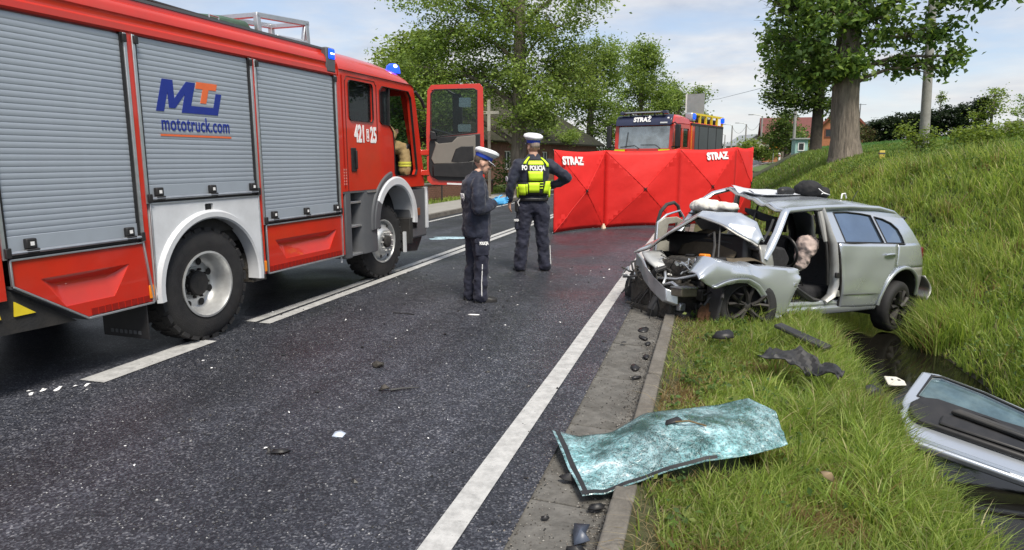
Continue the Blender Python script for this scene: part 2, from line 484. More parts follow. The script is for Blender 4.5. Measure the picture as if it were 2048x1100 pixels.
def paint_mat():
    m = bpy.data.materials.new('worn_road_paint'); m.use_nodes = True
    t = m.node_tree; b = t.nodes['Principled BSDF']; o = t.nodes['Material Output']
    co = t.nodes.new('ShaderNodeTexCoord')
    no = t.nodes.new('ShaderNodeTexNoise'); no.inputs['Scale'].default_value = 9; no.inputs['Detail'].default_value = 9; no.inputs['Roughness'].default_value = .75
    t.links.new(co.outputs['Object'], no.inputs['Vector'])
    ra = t.nodes.new('ShaderNodeValToRGB'); ra.color_ramp.elements[0].position = .28; ra.color_ramp.elements[0].color = (.26,.26,.255,1)
    ra.color_ramp.elements[1].position = .6; ra.color_ramp.elements[1].color = (.50,.50,.49,1)
    t.links.new(no.outputs['Fac'], ra.inputs[0]); t.links.new(ra.outputs[0], b.inputs['Base Color'])
    b.inputs['Roughness'].default_value = .55
    # chips where the asphalt shows through
    vo = t.nodes.new('ShaderNodeTexNoise'); vo.inputs['Scale'].default_value = 26; vo.inputs['Detail'].default_value = 8; vo.inputs['Roughness'].default_value = .7
    t.links.new(co.outputs['Object'], vo.inputs['Vector'])
    g = t.nodes.new('ShaderNodeMath'); g.operation = 'GREATER_THAN'; g.inputs[1].default_value = .34
    t.links.new(vo.outputs['Fac'], g.inputs[0])
    tr = t.nodes.new('ShaderNodeBsdfTransparent'); mx = t.nodes.new('ShaderNodeMixShader')
    t.links.new(g.outputs[0], mx.inputs[0]); t.links.new(tr.outputs[0], mx.inputs[1]); t.links.new(b.outputs[0], mx.inputs[2]); t.links.new(mx.outputs[0], o.inputs[0])
    return m
MT['paint'] = paint_mat()
MT['concrete'] = mat('weathered_concrete', (.13,.125,.115), .85, 0, .35, 7, bump=.5, bscale=45, dirt=.85, dirtcol=(.042,.038,.032), dscale=4.5)
MT['kerb'] = mat('kerb_concrete', (.16,.148,.13), .85, 0, .3, 9, bump=.5, bscale=60, dirt=.7, dirtcol=(.07,.06,.048), dscale=3)
MT['paving'] = mat('pavement_concrete', (.30,.29,.27), .85, 0, .2, 5, bump=.3, bscale=40, dirt=.35)
MT['soil'] = mat('earth_and_turf', (.055,.062,.024), .95, 0, .5, 7, bump=.6, bscale=30, dirt=.6, dirtcol=(.05,.036,.022), dscale=3.5)
MT['mud'] = mat('wet_ditch_mud', (.018,.015,.011), .5, 0, .4, 7, bump=.6, bscale=20)
MT['turf'] = mat('mown_turf', (.075,.115,.035), .95, 0, .35, 3, bump=.5, bscale=40)
MT['field'] = mat('young_crop_field', (.05,.125,.04), .95, 0, .22, 1.2, bump=.4, bscale=25)

road = struct(strip('road', -7.45, -.77, MT['asphalt'], fine=1.0, nd=3).build('road', MT['asphalt'], None, 60))
def marking(name, d0, d1, y0, y1):
    mb = MB(); ys = np.arange(y0, y1+.001, min(1.0, y1-y0))
    if ys[-1] < y1-1e-6: ys = np.append(ys, y1)
    w = lambda: float(rng.uniform(-.004, .004))
    X = cx(ys); Z = zr(ys)
    vs = []
    for i, y in enumerate(ys):
        vs += [(X[i]+d0+w(), y, Z[i]+.005), (X[i]+d1+w(), y, Z[i]+.005)]
    mb.add(vs, [(2*i, 2*i+1, 2*i+3, 2*i+2) for i in range(len(ys)-1)])
    return mb.build(name, MT['paint'], road, 60)
marking('edge_line', -1.12, -.98, -3, 200)
marking('centre_line', -4.52, -4.40, 5.70, 60)
marking('centre_line', -4.345, -4.215, 5.68, 60)
marking('centre_dash', -4.50, -4.27, 3.76, 4.97)
marking('edge_line', -7.2, -7.08, -3, 200)

gutter = struct(strip('gutter_bed', -.80, -.27, MT['concrete'], -.10, -.10).build('gutter_bed', MT['dark'], None, 60))
gm = []
for k in range(4):
    mb = MB(); r = random.Random(k)
    e = lambda: r.uniform(-.006, .006)
    L_ = .985
    mb.add([(-.80+e(),0,-.014+e()*.3),(-.385+e(),0,-.03+e()*.4),(-.385+e(),L_,-.03),(-.80+e(),L_,-.014),(-.80,0,-.12),(-.385,0,-.12),(-.385,L_,-.12),(-.80,L_,-.12)],
           [(0,1,2,3),(7,6,5,4),(0,4,5,1),(1,5,6,2),(2,6,7,3),(3,7,4,0)])
    gm.append(mb.mesh('gutter_slab', 30)); gm[-1].materials.append(MT['concrete'])
km = []
for k in range(3):
    mb = MB(); mb.box(-.379, -.272, 0, .988, -.15, .045)
    km.append(mb.mesh('kerb_stone', 30)); km[-1].materials.append(MT['kerb'])
kerb = struct(strip('kerb_bed', -.375, -.276, MT['kerb'], -.02, -.02, y0=30).build('kerb_line', MT['kerb'], None, 60))
strip('gutter_far', -.77, -.38, MT['concrete'], -.012, -.03, y0=30).build('gutter_far', MT['concrete'], gutter, 60)
for i in range(-1, 31):
    y = i*1.0 + .02
    o = link('gutter_slab', gm[i % 4], MT['concrete'], gutter, bevel=.008, loc=(float(cx(y)), y, float(rng.uniform(-.004,.004))))
    o.rotation_euler = (float(rng.uniform(-.003,.003)), float(rng.uniform(-.004,.004)), 0)
    o = link('kerb_stone', km[i % 3], MT['kerb'], kerb, bevel=.014, seg=3, loc=(float(cx(y))+float(rng.uniform(-.005,.005)), y, float(rng.uniform(-.006,.006))))
    o.rotation_euler = (float(rng.uniform(-.004,.004)), 0, float(rng.uniform(-.006,.006)))

# right-hand ground: verge, ditch, bank, field
dd = np.concatenate([np.arange(-.272, 4, .13), np.arange(4, 12, .4), np.arange(12, 45, 2.0), np.array([50, 60, 80, 110, 150, 220, 350])])
yy = np.concatenate([np.arange(-4, 14, .2), np.arange(14, 32, .5), np.arange(32, 120, 2.5), np.arange(120, 260, 8), np.array([280,330,420,600])])
G, Yg = np.meshgrid(dd, yy); Xg = G + cx(Yg); Zg = hgt(Xg, Yg)
nu = len(dd)
mb = MB(); mb.v = [tuple(map(float, p)) for p in np.stack([Xg.ravel(), Yg.ravel(), Zg.ravel()], 1)]
mb.f = [(j*nu+i, j*nu+i+1, (j+1)*nu+i+1, (j+1)*nu+i) for j in range(len(yy)-1) for i in range(nu-1)]
gr = mb.mesh('roadside_ground', 80, fix=False)
gr.materials.append(MT['soil']); gr.materials.append(MT['field']); gr.materials.append(MT['turf']); gr.materials.append(MT['mud'])
fx = np.array([(Xg.ravel()[f[0]], Yg.ravel()[f[0]]) for f in mb.f]); fd = fx[:,0]-cx(fx[:,1])
# the crop starts behind the crest of the bank
mi = np.where((fd > 5.2+.5*wob(fx[:,0],fx[:,1],.4)) & (fx[:,1] > 6), 1, 0)
mi = np.where((fx[:,1] > 68), 2, mi)
mi = np.where((fd > 1.22) & (fd < 2.7) & (fx[:,1] < 12.5), 3, mi)
gr.polygons.foreach_set('material_index', mi.astype(np.int32))
struct(link('roadside_ground', gr, None))

MT['water'] = mat('ditch_water', (.008,.0075,.006), .05, 0, .3, 3, bump=.04, bscale=7, rvar=.03, spec=.2)
w = MB(); w.grid(lambda u, v: (1.2+1.5*u, -3+16*v, -.45), 4, 20)
struct(w.build('ditch_water', MT['water'], None, 60))

# pavement and ground on the far side of the road
lk = struct(strip('kerb_far', -7.60, -7.45, MT['kerb'], .12, .12).build('far_kerb', MT['kerb'], None, 60, solid=0))
for q in (strip('kf', -7.449, -7.4505, MT['kerb'], -.02, .12),):
    q.build('kerb_face', MT['kerb'], lk, 60)
pv = struct(strip('pavement', -9.3, -7.6, MT['paving'], .105, .105).build('pavement', MT['paving'], None, 60))
dl = -np.concatenate([np.array([9.3, 9.6, 10.2, 11, 12, 13.5, 16, 20, 26, 34, 45, 60, 90, 150, 260, 400])])
yl = np.concatenate([np.arange(-6, 60, 1.5), np.arange(60, 240, 6), np.array([280,330,420,600])])
G, Yg = np.meshgrid(dl, yl); Xg = G + cx(Yg); Zg = hgt_left(Xg, Yg)
nu = len(dl)
mb = MB(); mb.v = [tuple(map(float, p)) for p in np.stack([Xg.ravel(), Yg.ravel(), Zg.ravel()], 1)]
mb.f = [(j*nu+i, (j+1)*nu+i, (j+1)*nu+i+1, j*nu+i+1) for j in range(len(yl)-1) for i in range(nu-1)]
g2 = mb.mesh('yard_ground', 80, fix=False); g2.materials.append(MT['turf'])
struct(link('yard_ground', g2, None))
# ================================================================== big fire engine on the opposite lane
TA = R(2.6)
ft = thing('fire_truck', 'large red fire engine with grey roller shutters and open front door', 'fire truck', (-4.36, 4.99, 0), (0, 0, R(90)-TA))
def side(y):            # plate lying in a plane y = const: u forward, v up, w inwards
    return lambda u, v, w: (u, y + w, v)
def rrect(u0, u1, v0, v1, r=.05, n=4):
    pts = []
    for cx_, cz_, a0 in ((u1-r, v0+r, -90), (u1-r, v1-r, 0), (u0+r, v1-r, 90), (u0+r, v0+r, 180)):
        for k in range(n+1):
            a = R(a0 + 90*k/n); pts.append((cx_+r*math.cos(a), cz_+r*math.sin(a)))
    return pts
W = 2.46
# dark inner core behind the shutters
MB().box(-2.28, 2.26, .07, W-.07, .98, 2.60).build('locker_core', MT['dark'], ft)
MB().box(-2.0, 4.2, .62, W-.62, .50, .97).box(-1.9, 2.2, .12, W-.12, .86, .975).build('chassis', MT['dark'], ft)
# upper band: an extruded profile with a rounded shoulder
prof = [(.06,2.60),(.0,2.615),(-.012,2.63),(-.012,2.675),(.004,2.69),(.004,2.735),(-.006,2.75),(.0,2.80),(.022,2.835),(.05,2.85),(.052,2.885),(.07,2.90),(.30,2.905),(W-.3,2.905),(W-.07,2.90),(W-.05,2.86),(W,2.80),(W,2.60)]
bandp = MB(); bandp.loft([[(u, y, z) for y, z in prof] for u in (-2.32, 2.26)])
band = bandp.build('upper_body', MT['red'], ft, bevel=0)
MB().box(-2.30, 2.22, .046, .062, 2.888, 2.912).build('roof_rail', MT['dgrey'], ft)
# posts between the shutters
for u0, u1 in ((-1.98,-1.74), (-.628,-.562), (.792,.838), (2.236,2.30)):
    zb = .49 if u0 > -1 else .72
    MB().box(u0, u1, -.002, .08, zb, 2.618).build('body_post', MT['red'], ft, bevel=.004)
MB().box(-2.30, -1.98, -.001, .10, .80, 2.618).build('rear_corner', MT['red'], ft, bevel=.03, seg=3)
# far side: one flank
MB().box(-2.30, 2.30, W-.07, W-.005, .5, 2.60).build('far_flank', MT['red'], ft)
MB().box(-2.31, -2.28, .05, W-.05, .8, 2.6).build('rear_wall', MT['red'], ft)

PITCH = .0415
sl = MB()
def slat_mesh(w):
    m_ = MB(); pr = [(0,.0005),(.004,-.001),(.034,-.001),(.038,.0),(.0395,.0024),(.0417,.0024)]
    m_.loft([[(u, y, z) for z, y in pr] for u in (0, w)], caps=False, closed=False)
    me = m_.mesh('slat', 25); me.materials.append(MT['slat']); return me
def shutter(u0, u1, z0, z1, handles):
    base = MB().box(u0, u1, .034, .06, z0, z1).build('shutter', MT['slat'], ft)
    me = slat_mesh(u1-u0-.006)
    z = z0 + .125
    while z + PITCH < z1 + .002:
        link('slat', me, MT['slat'], base, loc=(u0+.003, .016, z)); z += PITCH
    # bottom bar, grip tube and catches
    MB().box(u0, u1, .008, .033, z0+.005, z0+.122).build('bottom_bar', MT['slat'], base, bevel=.003)
    MB().tube([(u0-.01,-.02,z0+.012),(u1+.01,-.02,z0+.012)], .013, 10).build('grip_tube', MT['alu'], base)
    MB().box(u0-.01, u1+.01, -.004, .012, z0-.022, z0-.004).build('rubber_lip', MT['black'], base)
    for h in handles:
        MB().box(h-.037, h+.037, -.03, .008, z0+.03, z0+.10).box(h-.045, h+.055, -.032, .0, z0-.0, z0+.03).build('catch', MT['black'], base, bevel=.008)
        MB().box(h-.012, h+.014, -.0335, -.029, z0+.052, z0+.078).build('catch_label', MT['white_print'], base)
    for uu in (u0-.012, u1+.012):
        s_ = -1 if uu < u0 else 1
        MB().box(min(uu, uu+s_*.028), max(uu, uu+s_*.028), -.012, .05, z0-.03, z1).build('guide_rail', MT['alu'], ft, bevel=.003)
        MB().box(min(uu-s_*.02, uu+s_*.001), max(uu-s_*.02, uu+s_*.001), .0, .03, z0, z1).build('rubber_seal', MT['black'], ft)
        MB().box(uu-.018, uu+.018, -.03, -.012, z1-.07, z1-.01).build('rail_stop', MT['black'], ft, bevel=.004)
        MB().box(uu-.02, uu+.02, -.034, -.012, z0-.02, z0+.05).build('rail_end', MT['black'], ft, bevel=.006)
shutter(-1.70, -.66, 1.02, 2.612, (-1.55, -.76))
shutter(-.53, .76, 1.32, 2.612, (-.44, .16, .70))
shutter(.87, 2.205, 1.02, 2.612, (1.0, 1.55, 2.13))

def flap(poly, name='locker_flap'):
    m_ = MB(); m_.plate(poly, [], side(-.002), .05)
    return m_.build(name, MT['red'], ft, bevel=.004)
def recess_panel(outer, u0, u1, z0, z1, dep=.045):
    """sheet with a pressed wedge recess: deep along its top edge, running out to the surface below"""
    hole = [(u0+.16, z0), (u1-.16, z0), (u1, z1), (u0, z1)]
    m_ = MB(); m_.plate(outer, [hole], side(-.002), .006)
    zi = z1-.055
    q = [(u0+.10, zi), (u1-.10, zi)]
    P = lambda p, y: (p[0], y, p[1])
    a, b, c, d = [P(h, .0035) for h in hole]
    e, g = P(q[0], dep), P(q[1], dep)
    e2, g2 = P((u0+.2, zi-.03), dep), P((u1-.2, zi-.03), dep)
    m_.add([a, b, c, d, e, g, e2, g2], [(3,2,5,4), (4,5,7,6), (6,7,1,0), (0,3,4,6), (2,1,7,5)])
    return m_.build('locker_flap', MT['red'], ft, smooth=20)
def edging(pts, w=.022, closed=False):
    m_ = MB()
    for a, b in zip(pts, pts[1:] + (pts[:1] if closed else [])):
        m_.bar((a[0], -.008, a[1]), (b[0], -.008, b[1]), .014, w, up=(0,-1,0))
    m_.build('edge_trim', MT['alu'], ft, bevel=.003)
recess_panel([(-1.69,.975),(-.64,.975),(-.585,.49),(-1.175,.49),(-1.69,.815)], -1.50, -.78, .60, .83)
edging([(-1.70,.985),(-.635,.985)], .016); edging([(-.64,.985),(-.585,.478),(-1.18,.478),(-1.70,.808),(-1.70,.985)])
recess_panel([(.865,.975),(2.235,.975),(2.235,.50),(.865,.50)], 1.0, 2.13, .605, .82)
edging([(.86,.985),(2.24,.985)], .016); edging([(.86,.985),(.86,.488),(2.24,.488),(2.24,.985)])
def checks(u0, u1, z, n):
    for i in range(n):
        a = u0 + (u1-u0)*i/n
        MB().box(a+.004, a+(u1-u0)/n-.006, -.006, -.003, z, z+.048).build('reflective_square', MT['red_dark'], ft)
checks(-1.15, -.62, .497, 9); checks(.885, 2.22, .51, 22)
# sloping closing plate under the rear locker, mud flap
MB().plate([(-1.70,.79),(-1.18,.465),(-1.18,.485),(-1.70,.81)], [], side(.0), W).build('sloping_skirt', MT['dgrey'], ft)
m_ = MB(); m_.plate([(.02,.17),(.52,.17),(.52,.50),(.02,.50)], [], lambda u, v, w: (-.64+w, u, v), .012)
mf = m_.build('mud_flap', MT['black'], ft, bevel=.004)
for k in range(7):
    MB().box(-.646, -.639, .10+k*.05, .13+k*.05, .205, .235).build('flap_print', MT['dgrey'], mf)
MB().box(-.64, -.60, .0, .56, .485, .53).build('flap_holder', MT['dark'], ft)

# white wheel-arch panel
ac, ar = (.105, .54), .585
arc = [(ac[0]+ar*math.cos(R(a)), ac[1]+ar*math.sin(R(a))) for a in range(0, 181, 6)]
outer = [(-.535,1.285),(.77,1.285),(.785,.485),(ac[0]+ar,.485)] + arc + [(ac[0]-ar,.485),(-.545,.485)]
hole = rrect(.06, .16, 1.185, 1.255, .012)
m_ = MB(); m_.plate(outer, [hole], side(-.006), .05)
wp = m_.build('wheel_arch_panel', MT['white'], ft, bevel=.004)
m_ = MB()
rings = []
for a in [-7]+list(range(0, 181, 6))+[187]:
    c_, s_ = math.cos(R(a)), math.sin(R(a))
    rings.append([(ac[0]+c_*rr_, y_, max(ac[1]+s_*rr_, .44)) for rr_, y_ in ((ar-.002,.10),(ar-.004,-.03),(ar+.012,-.045),(ar+.055,-.045),(ar+.075,-.006),(ar+.06,.02))])
m_.loft(rings, caps=False, closed=True)
m_.build('arch_lip', MT['white'], wp, 40)
MB().box(.055, .165, .02, .05, 1.18, 1.26).build('filler_recess', MT['black'], wp)
MB().box(.09, .13, -.008, -.005, 1.135, 1.15).build('sticker', MT['dgrey'], wp)
edging([(-.545,.49),(-.535,1.29),(.775,1.29),(.79,.49)], .014)
# inner wheel house (upper half)
wh = MB(); wh.loft([[(ac[0]+.62*math.cos(R(a)), y_, ac[1]+.62*math.sin(R(a))) for a in range(-5, 186, 10)] for y_ in (.03, .72)], caps=False, closed=False)
wh.build('wheel_house', MT['dark'], ft)
MB().box(.70, .74, .06, .7, .42, 1.1).box(.70,.9,.06,.5,.42,.55).build('wheel_house_wall', MT['kerb'], ft)
for uu, zz in ((-.595, .57), (.815, .57)):
    MB().box(uu-.024, uu+.024, -.012, .0, zz-.055, zz+.055).build('side_marker', MT['orange'], ft, bevel=.004)
for uu in (-.53, .765):
    MB().box(uu-.02, uu+.03, -.014, .0, .49, .53).build('red_reflector', MT['red_dark'], ft)

# print on the middle shutter
def sheared(pts, u0, z0, s, sh=.32, y=.0135):
    return [(u0 + (p[0] + p[1]*sh)*s, y, z0 + p[1]*s) for p in pts]
def decal(name, polys, m, u0, z0, s, par, sh=.32):
    mb_ = MB()
    for p in polys:
        q = sheared(p, u0, z0, s, sh)
        mb_.plate([(a[0], a[2]) for a in q], [], side(.0115), .004)
    return mb_.build(name, m, par, 0)
lz = 2.045; ls = .245
# M with its long foot, and the orange T
decal('logo_mark', [
    [(0,0),(.30,0),(.30,.62),(.48,.12),(.72,.12),(1.02,.60),(1.02,.0),(1.36,.0),(1.36,1.0),(.98,1.0),(.62,.42),(.42,1.0),(0,1.0)],
    [(1.36,.0),(2.62,.0),(2.62,.72),(2.36,.72),(2.36,.24),(1.36,.24)],
], MT['blue_print'], -.372, lz, .265, ft)
decal('logo_letter', [[(1.42,.82),(2.34,.82),(2.34,1.04),(2.02,1.04),(1.42,1.04)], [(1.74,.36),(2.0,.36),(2.0,.82),(1.74,.82)]], MT['orange_print'], -.372, lz, .265, ft)
text_on('shutter_lettering', 'mototruck.com', .175, MT['blue_print'], ft, (.065, .012, 1.945), (1,0,0), (0,0,1), sx=.68, offset=.0015, spacing=1.06)
MB().box(-.345, .475, .0115, .015, 1.842, 1.858).build('logo_underline', MT['orange_print'], ft)

# wheels -------------------------------------------------------------
def truck_wheel(name_u, y0, concave, r=.52, w=.30):
    t = MB()
    ys = y0
    prof = [(r*.545,.02),(r*.58,.0),(r*.72,-.012),(r*.86,-.004),(r*.94,.018),(r*.985,.05),(r*.985,w-.05),(r*.94,w-.018),(r*.8,w),(r*.545,w-.02)]
    t.lathe(prof, 48, 'y', (0,0,0), closed=True)
    nb = 26
    for k in range(nb):
        a = 2*math.pi*k/nb
        for row, (ya, yb, da) in enumerate(((.012,.085,0),(.105,.195,.5),(.215,w-.012,0))):
            b0 = a + da*2*math.pi/nb; hw = .078
            vs = []
            for rr_ in (r*.93 if row != 1 else r*.965, r*1.0):
                for yy_, db in ((ya,0),(yb,.03)):
                    for s_ in (-1,1):
                        q = b0+db+s_*hw
                        vs.append((rr_*math.cos(q), yy_, rr_*math.sin(q)))
            t.add(vs, [(0,1,3,2),(4,6,7,5),(0,4,5,1),(2,3,7,6),(0,2,6,4),(1,5,7,3)])
    wheel = t.build('wheel', MT['rubber'], ft, 30, loc=(name_u, y0, r))
    rm = MB(); R0 = r*.56
    if concave:
        rm.lathe([(R0+.012,.0),(R0+.014,-.012),(R0-.004,-.014),(R0-.014,.01),(R0-.02,.06),(R0-.035,.12),(R0-.05,.165),(R0-.07,.18),(.155,.165),(.15,.15),(.02,.15),(.02,.25),(R0-.02,.25)], 40, 'y', caps=False)
        rim = rm.build('rim', MT['steel'], wheel, 40)
        h = MB(); h.lathe([(.0,.09),(.10,.09),(.112,.10),(.118,.155),(.145,.158),(.148,.17)], 24, 'y'); h.build('hub', MT['dark'], wheel)
        nh, rh, yh = 8, .205, .172
        for k in range(nh):
            a = 2*math.pi*(k+.5)/nh
            b_ = MB(); b_.lathe([(.034,0),(.03,.0),(.027,.003)], 12, 'y'); b_.build('vent_hole', MT['dark'], wheel, loc=(rh*math.cos(a), yh-.006, rh*math.sin(a)))
        rb, yb = .13, .14
    else:
        rm.lathe([(R0+.01,.0),(R0+.012,-.01),(R0-.004,-.01),(R0-.016,.012),(R0-.022,.05),(R0-.03,.055),(R0-.055,.03),(R0-.085,-.005),(.175,-.05),(.165,-.055),(.10,-.05),(.02,-.05),(.02,.2),(R0-.02,.2)], 40, 'y', caps=False)
        rim = rm.build('rim', MT['steel'], wheel, 40)
        h = MB(); h.lathe([(.0,-.10),(.06,-.10),(.078,-.09),(.085,-.05),(.10,-.045)], 20, 'y'); h.build('hub', MT['dark'], wheel)
        for k in range(8):
            a = 2*math.pi*(k+.5)/8; rh = .222
            b_ = MB(); b_.lathe([(.024,0),(.022,-.002),(.02,.003)], 10, 'y'); b_.build('vent_hole', MT['dark'], wheel, loc=(rh*math.cos(a), -.004-.012, rh*math.sin(a)), rot=(0,0,0))
        rb, yb = .128, -.062
    for k in range(10):
        a = 2*math.pi*k/10
        b_ = MB(); b_.lathe([(.0,-.03),(.010,-.03),(.013,-.024),(.014,.0)], 6, 'y'); b_.build('wheel_nut', MT['steel'] if not concave else MT['dark'], wheel, loc=(rb*math.cos(a), yb, rb*math.sin(a)))
    return wheel
truck_wheel(.05, .02, True)
fw_ = truck_wheel(3.47, .14, False); fw_.rotation_euler = (0, 0, R(-4))
# far-side wheels (seen under the body)
for uu in (.05, 3.47):
    t = MB(); t.lathe([(.28,.0),(.42,-.01),(.5,.03),(.52,.06),(.52,.24),(.5,.28),(.28,.29)], 32, 'y'); o = t.build('wheel', MT['rubber'], ft, loc=(uu, W-.33, .52))
    MB().lathe([(.0,.05),(.27,.05),(.27,.2)], 16, 'y').build('hub', MT['dark'], o)
MB().tube([(.05,.2,.52),(.05,W-.2,.52)], .09, 10).ball((.05,W/2,.52), .22).build('rear_axle', MT['dark'], ft)
MB().tube([(3.47,.3,.52),(3.47,W-.3,.52)], .07, 10).build('front_axle', MT['dark'], ft)
# rear underrun bar with hazard stripes
ub = MB().box(-2.32, -2.22, .1, W-.1, .42, .55).build('underrun_bar', MT['dgrey'], ft, bevel=.01)
for k in range(6):
    m_ = MB(); y_ = .12+k*.36
    m_.poly([(-2.323,y_,.425),(-2.323,y_+.16,.425),(-2.323,y_+.24,.545),(-2.323,y_+.08,.545)]).build('hazard_stripe', MT['yellow'], ub, 0, solid=.002)
MB().plate([(-2.2,.79),(-1.72,.79),(-1.24,.47),(-2.2,.50)], [], side(.035), .02).build('tail_skirt', MT['dark'], ft)
MB().plate([(-1.68,.70),(-1.545,.60),(-1.69,.60)], [], side(.022), .012).build('hazard_plate', MT['yellow'], ft)
MB().plate([(-1.95,.72),(-1.80,.72),(-1.78,.60),(-1.95,.60)], [], side(.022), .012).build('hazard_plate', MT['yellow'], ft)
MB().box(-2.25, -1.55, .38, .9, .50, .80).build('tail_box', MT['dark'], ft)

# ---------------------------------------------------------------- cab
cab_out = [(2.305,1.255),(2.305,2.70),(4.16,2.70),(4.235,2.66),(4.30,2.45),(4.50,1.50),(4.53,1.255)]
arch2 = [(3.63+.60*math.cos(R(a)), .80+.60*math.sin(R(a))) for a in range(49, 132, 6)]
cab_out = cab_out + [(4.02,1.255)] + arch2[:-1] + [(3.23,1.255)]
win1 = rrect(2.50, 3.07, 2.12, 2.60, .05)
opening = [(3.25,2.14),(3.30,2.11),(3.50,2.10),(3.585,2.02),(3.61,1.80),(3.61,1.455),(3.66,1.425),(4.24,1.425),(4.29,1.50),(4.13,2.52),(4.05,2.60),(3.32,2.60),(3.25,2.54)]
cb = MB(); cb.plate(cab_out, [win1, opening], side(.0), .06)
cabside = cb.build('cab_side', MT['red'], ft, bevel=.012, seg=3)
# door cut line and recess around the crew door
def groove(pts, closed=False, w=.008, m='black', y=-.002, name='door_gap', par=None):
    g_ = MB()
    seq = list(zip(pts, pts[1:] + (pts[:1] if closed else [])))
    for a, b in seq:
        if a == b: continue
        g_.bar((a[0], y, a[1]), (b[0], y, b[1]), .005, w, up=(0,-1,0))
    return g_.build(name, MT[m], par or cabside, 0)
groove([(2.43,1.262),(2.43,2.58),(2.47,2.64),(3.12,2.64),(3.165,2.58),(3.17,1.9)])
groove([(3.17,2.6),(3.17,1.95)])
groove([(2.36,2.64),(2.36,1.3)], w=.02, m='red_dark', name='trim_line')
# window gaskets and panes
def frame_ring(pts, name, m, par, y=-.004, w=.022):
    return groove(pts, True, w, m, y, name, par)
frame_ring(win1, 'window_gasket', 'black', cabside)
gp = MB(); gp.plate(rrect(2.49,3.08,2.11,2.61,.05), [], side(.025), .006); gp.build('window_pane', MT['glass'], cabside, 0)
gp = MB(); gp.plate([(3.25,2.13),(3.50,2.10),(3.52,2.58),(3.32,2.60),(3.25,2.54)], [], side(.028), .006); gp.build('window_pane', MT['glass_dark'], cabside, 0)
MB().bar((3.515,.02,2.10),(3.53,.02,2.60), .03, .03).build('window_divider', MT['black'], cabside)
frame_ring(opening, 'door_seal', 'black', cabside, y=.002, w=.035)
# far side with an open view through the driver's window
cb = MB(); cb.plate([(2.305,.9),(2.305,2.70),(4.16,2.70),(4.235,2.66),(4.30,2.45),(4.50,1.50),(4.53,.9)], [rrect(2.50,3.07,2.0,2.60,.05), rrect(3.25,4.12,1.85,2.60,.06)], side(W-.06), .06)
cb.build('cab_side', MT['red'], ft)
for a, b in ((2.49,3.08),(3.24,4.13)):
    gp = MB(); gp.plate(rrect(a,b,1.84,2.61,.05), [], side(W-.035), .006); gp.build('window_pane', MT['glass'], ft, 0)
# roof: rings across the cab, dropping towards the screen
def roof_ring(u, zt, zs, inset):
    pts = [(u, .0+inset, zs)]
    for k in range(1, 9):
        a = R(90*k/8)
        pts.append((u, inset+.55*(1-math.cos(a)), zs+(zt-zs)*math.sin(a)))
    for k in range(8, 0, -1):
        a = R(90*k/8)
        pts.append((u, W-inset-.55*(1-math.cos(a)), zs+(zt-zs)*math.sin(a)))
    pts.append((u, W-inset, zs))
    return pts
rf = MB(); rf.loft([roof_ring(*a) for a in ((2.31,2.98,2.70,.0),(2.9,2.985,2.70,.0),(3.5,2.97,2.70,.0),(3.9,2.93,2.70,.0),(4.1,2.87,2.69,.008),(4.22,2.79,2.67,.02),(4.29,2.68,2.62,.05))])
cabroof = rf.build('cab_roof', MT['red'], ft, 50)
groove([(2.31,2.70),(4.16,2.70),(4.22,2.67)], w=.028, y=.0, name='drip_rail', par=cabroof)
for yy_ in (.42, .62):
    MB().tube([(2.35,yy_,2.955+.02*(yy_>.5)),(3.4,yy_,2.955+.02*(yy_>.5)),(4.0,yy_,2.885+.02*(yy_>.5))], .012, 6).build('roof_bead', MT['red'], cabroof)
# front: screen, grille, bumper
fr = MB(); fr.plate([(.02,1.30),(W-.02,1.30),(W-.02,2.66),(.02,2.66)], [[(.16,1.72),(W-.16,1.72),(W-.2,2.56),(.2,2.56)]], lambda u, v, w: (4.53-(v-1.26)*.205+w, u, v), -.05)
fr.build('cab_front', MT['red'], ft, bevel=.01)
gp = MB(); gp.plate([(.15,1.71),(W-.15,1.71),(W-.19,2.57),(.19,2.57)], [], lambda u, v, w: (4.51-(v-1.26)*.205+w, u, v), -.006); gp.build('windscreen', MT['glass'], ft, 0)
MB().box(4.30, 4.50, .12, W-.12, .75, 1.30).build('radiator_grille', MT['black'], ft)
MB().box(4.10, 4.62, .02, .50, .48, 1.22).box(4.30,4.62,.5,W-.05,.48,1.0).build('bumper', MT['dgrey'], ft, bevel=.03, seg=3)
MB().box(4.575, 4.635, -.012, .06, .60, 1.235).build('bumper_corner', MT['white'], ft, bevel=.012)
MB().box(4.2, 4.36, -.006, .03, .82, .93).build('orange_step_lamp', mat('brown_lens',(.2,.06,.02),.4), ft, bevel=.005)
sd = MB(); sd.plate([(4.0,.30),(4.45,.26),(4.62,.45),(4.55,.62),(4.1,.62)], [], side(.10), .5); sd.build('air_duct', MT['black'], ft, bevel=.02)
MB().box(3.98, 4.02, .06, .10, .30, .60).build('tow_pin', MT['white'], ft)
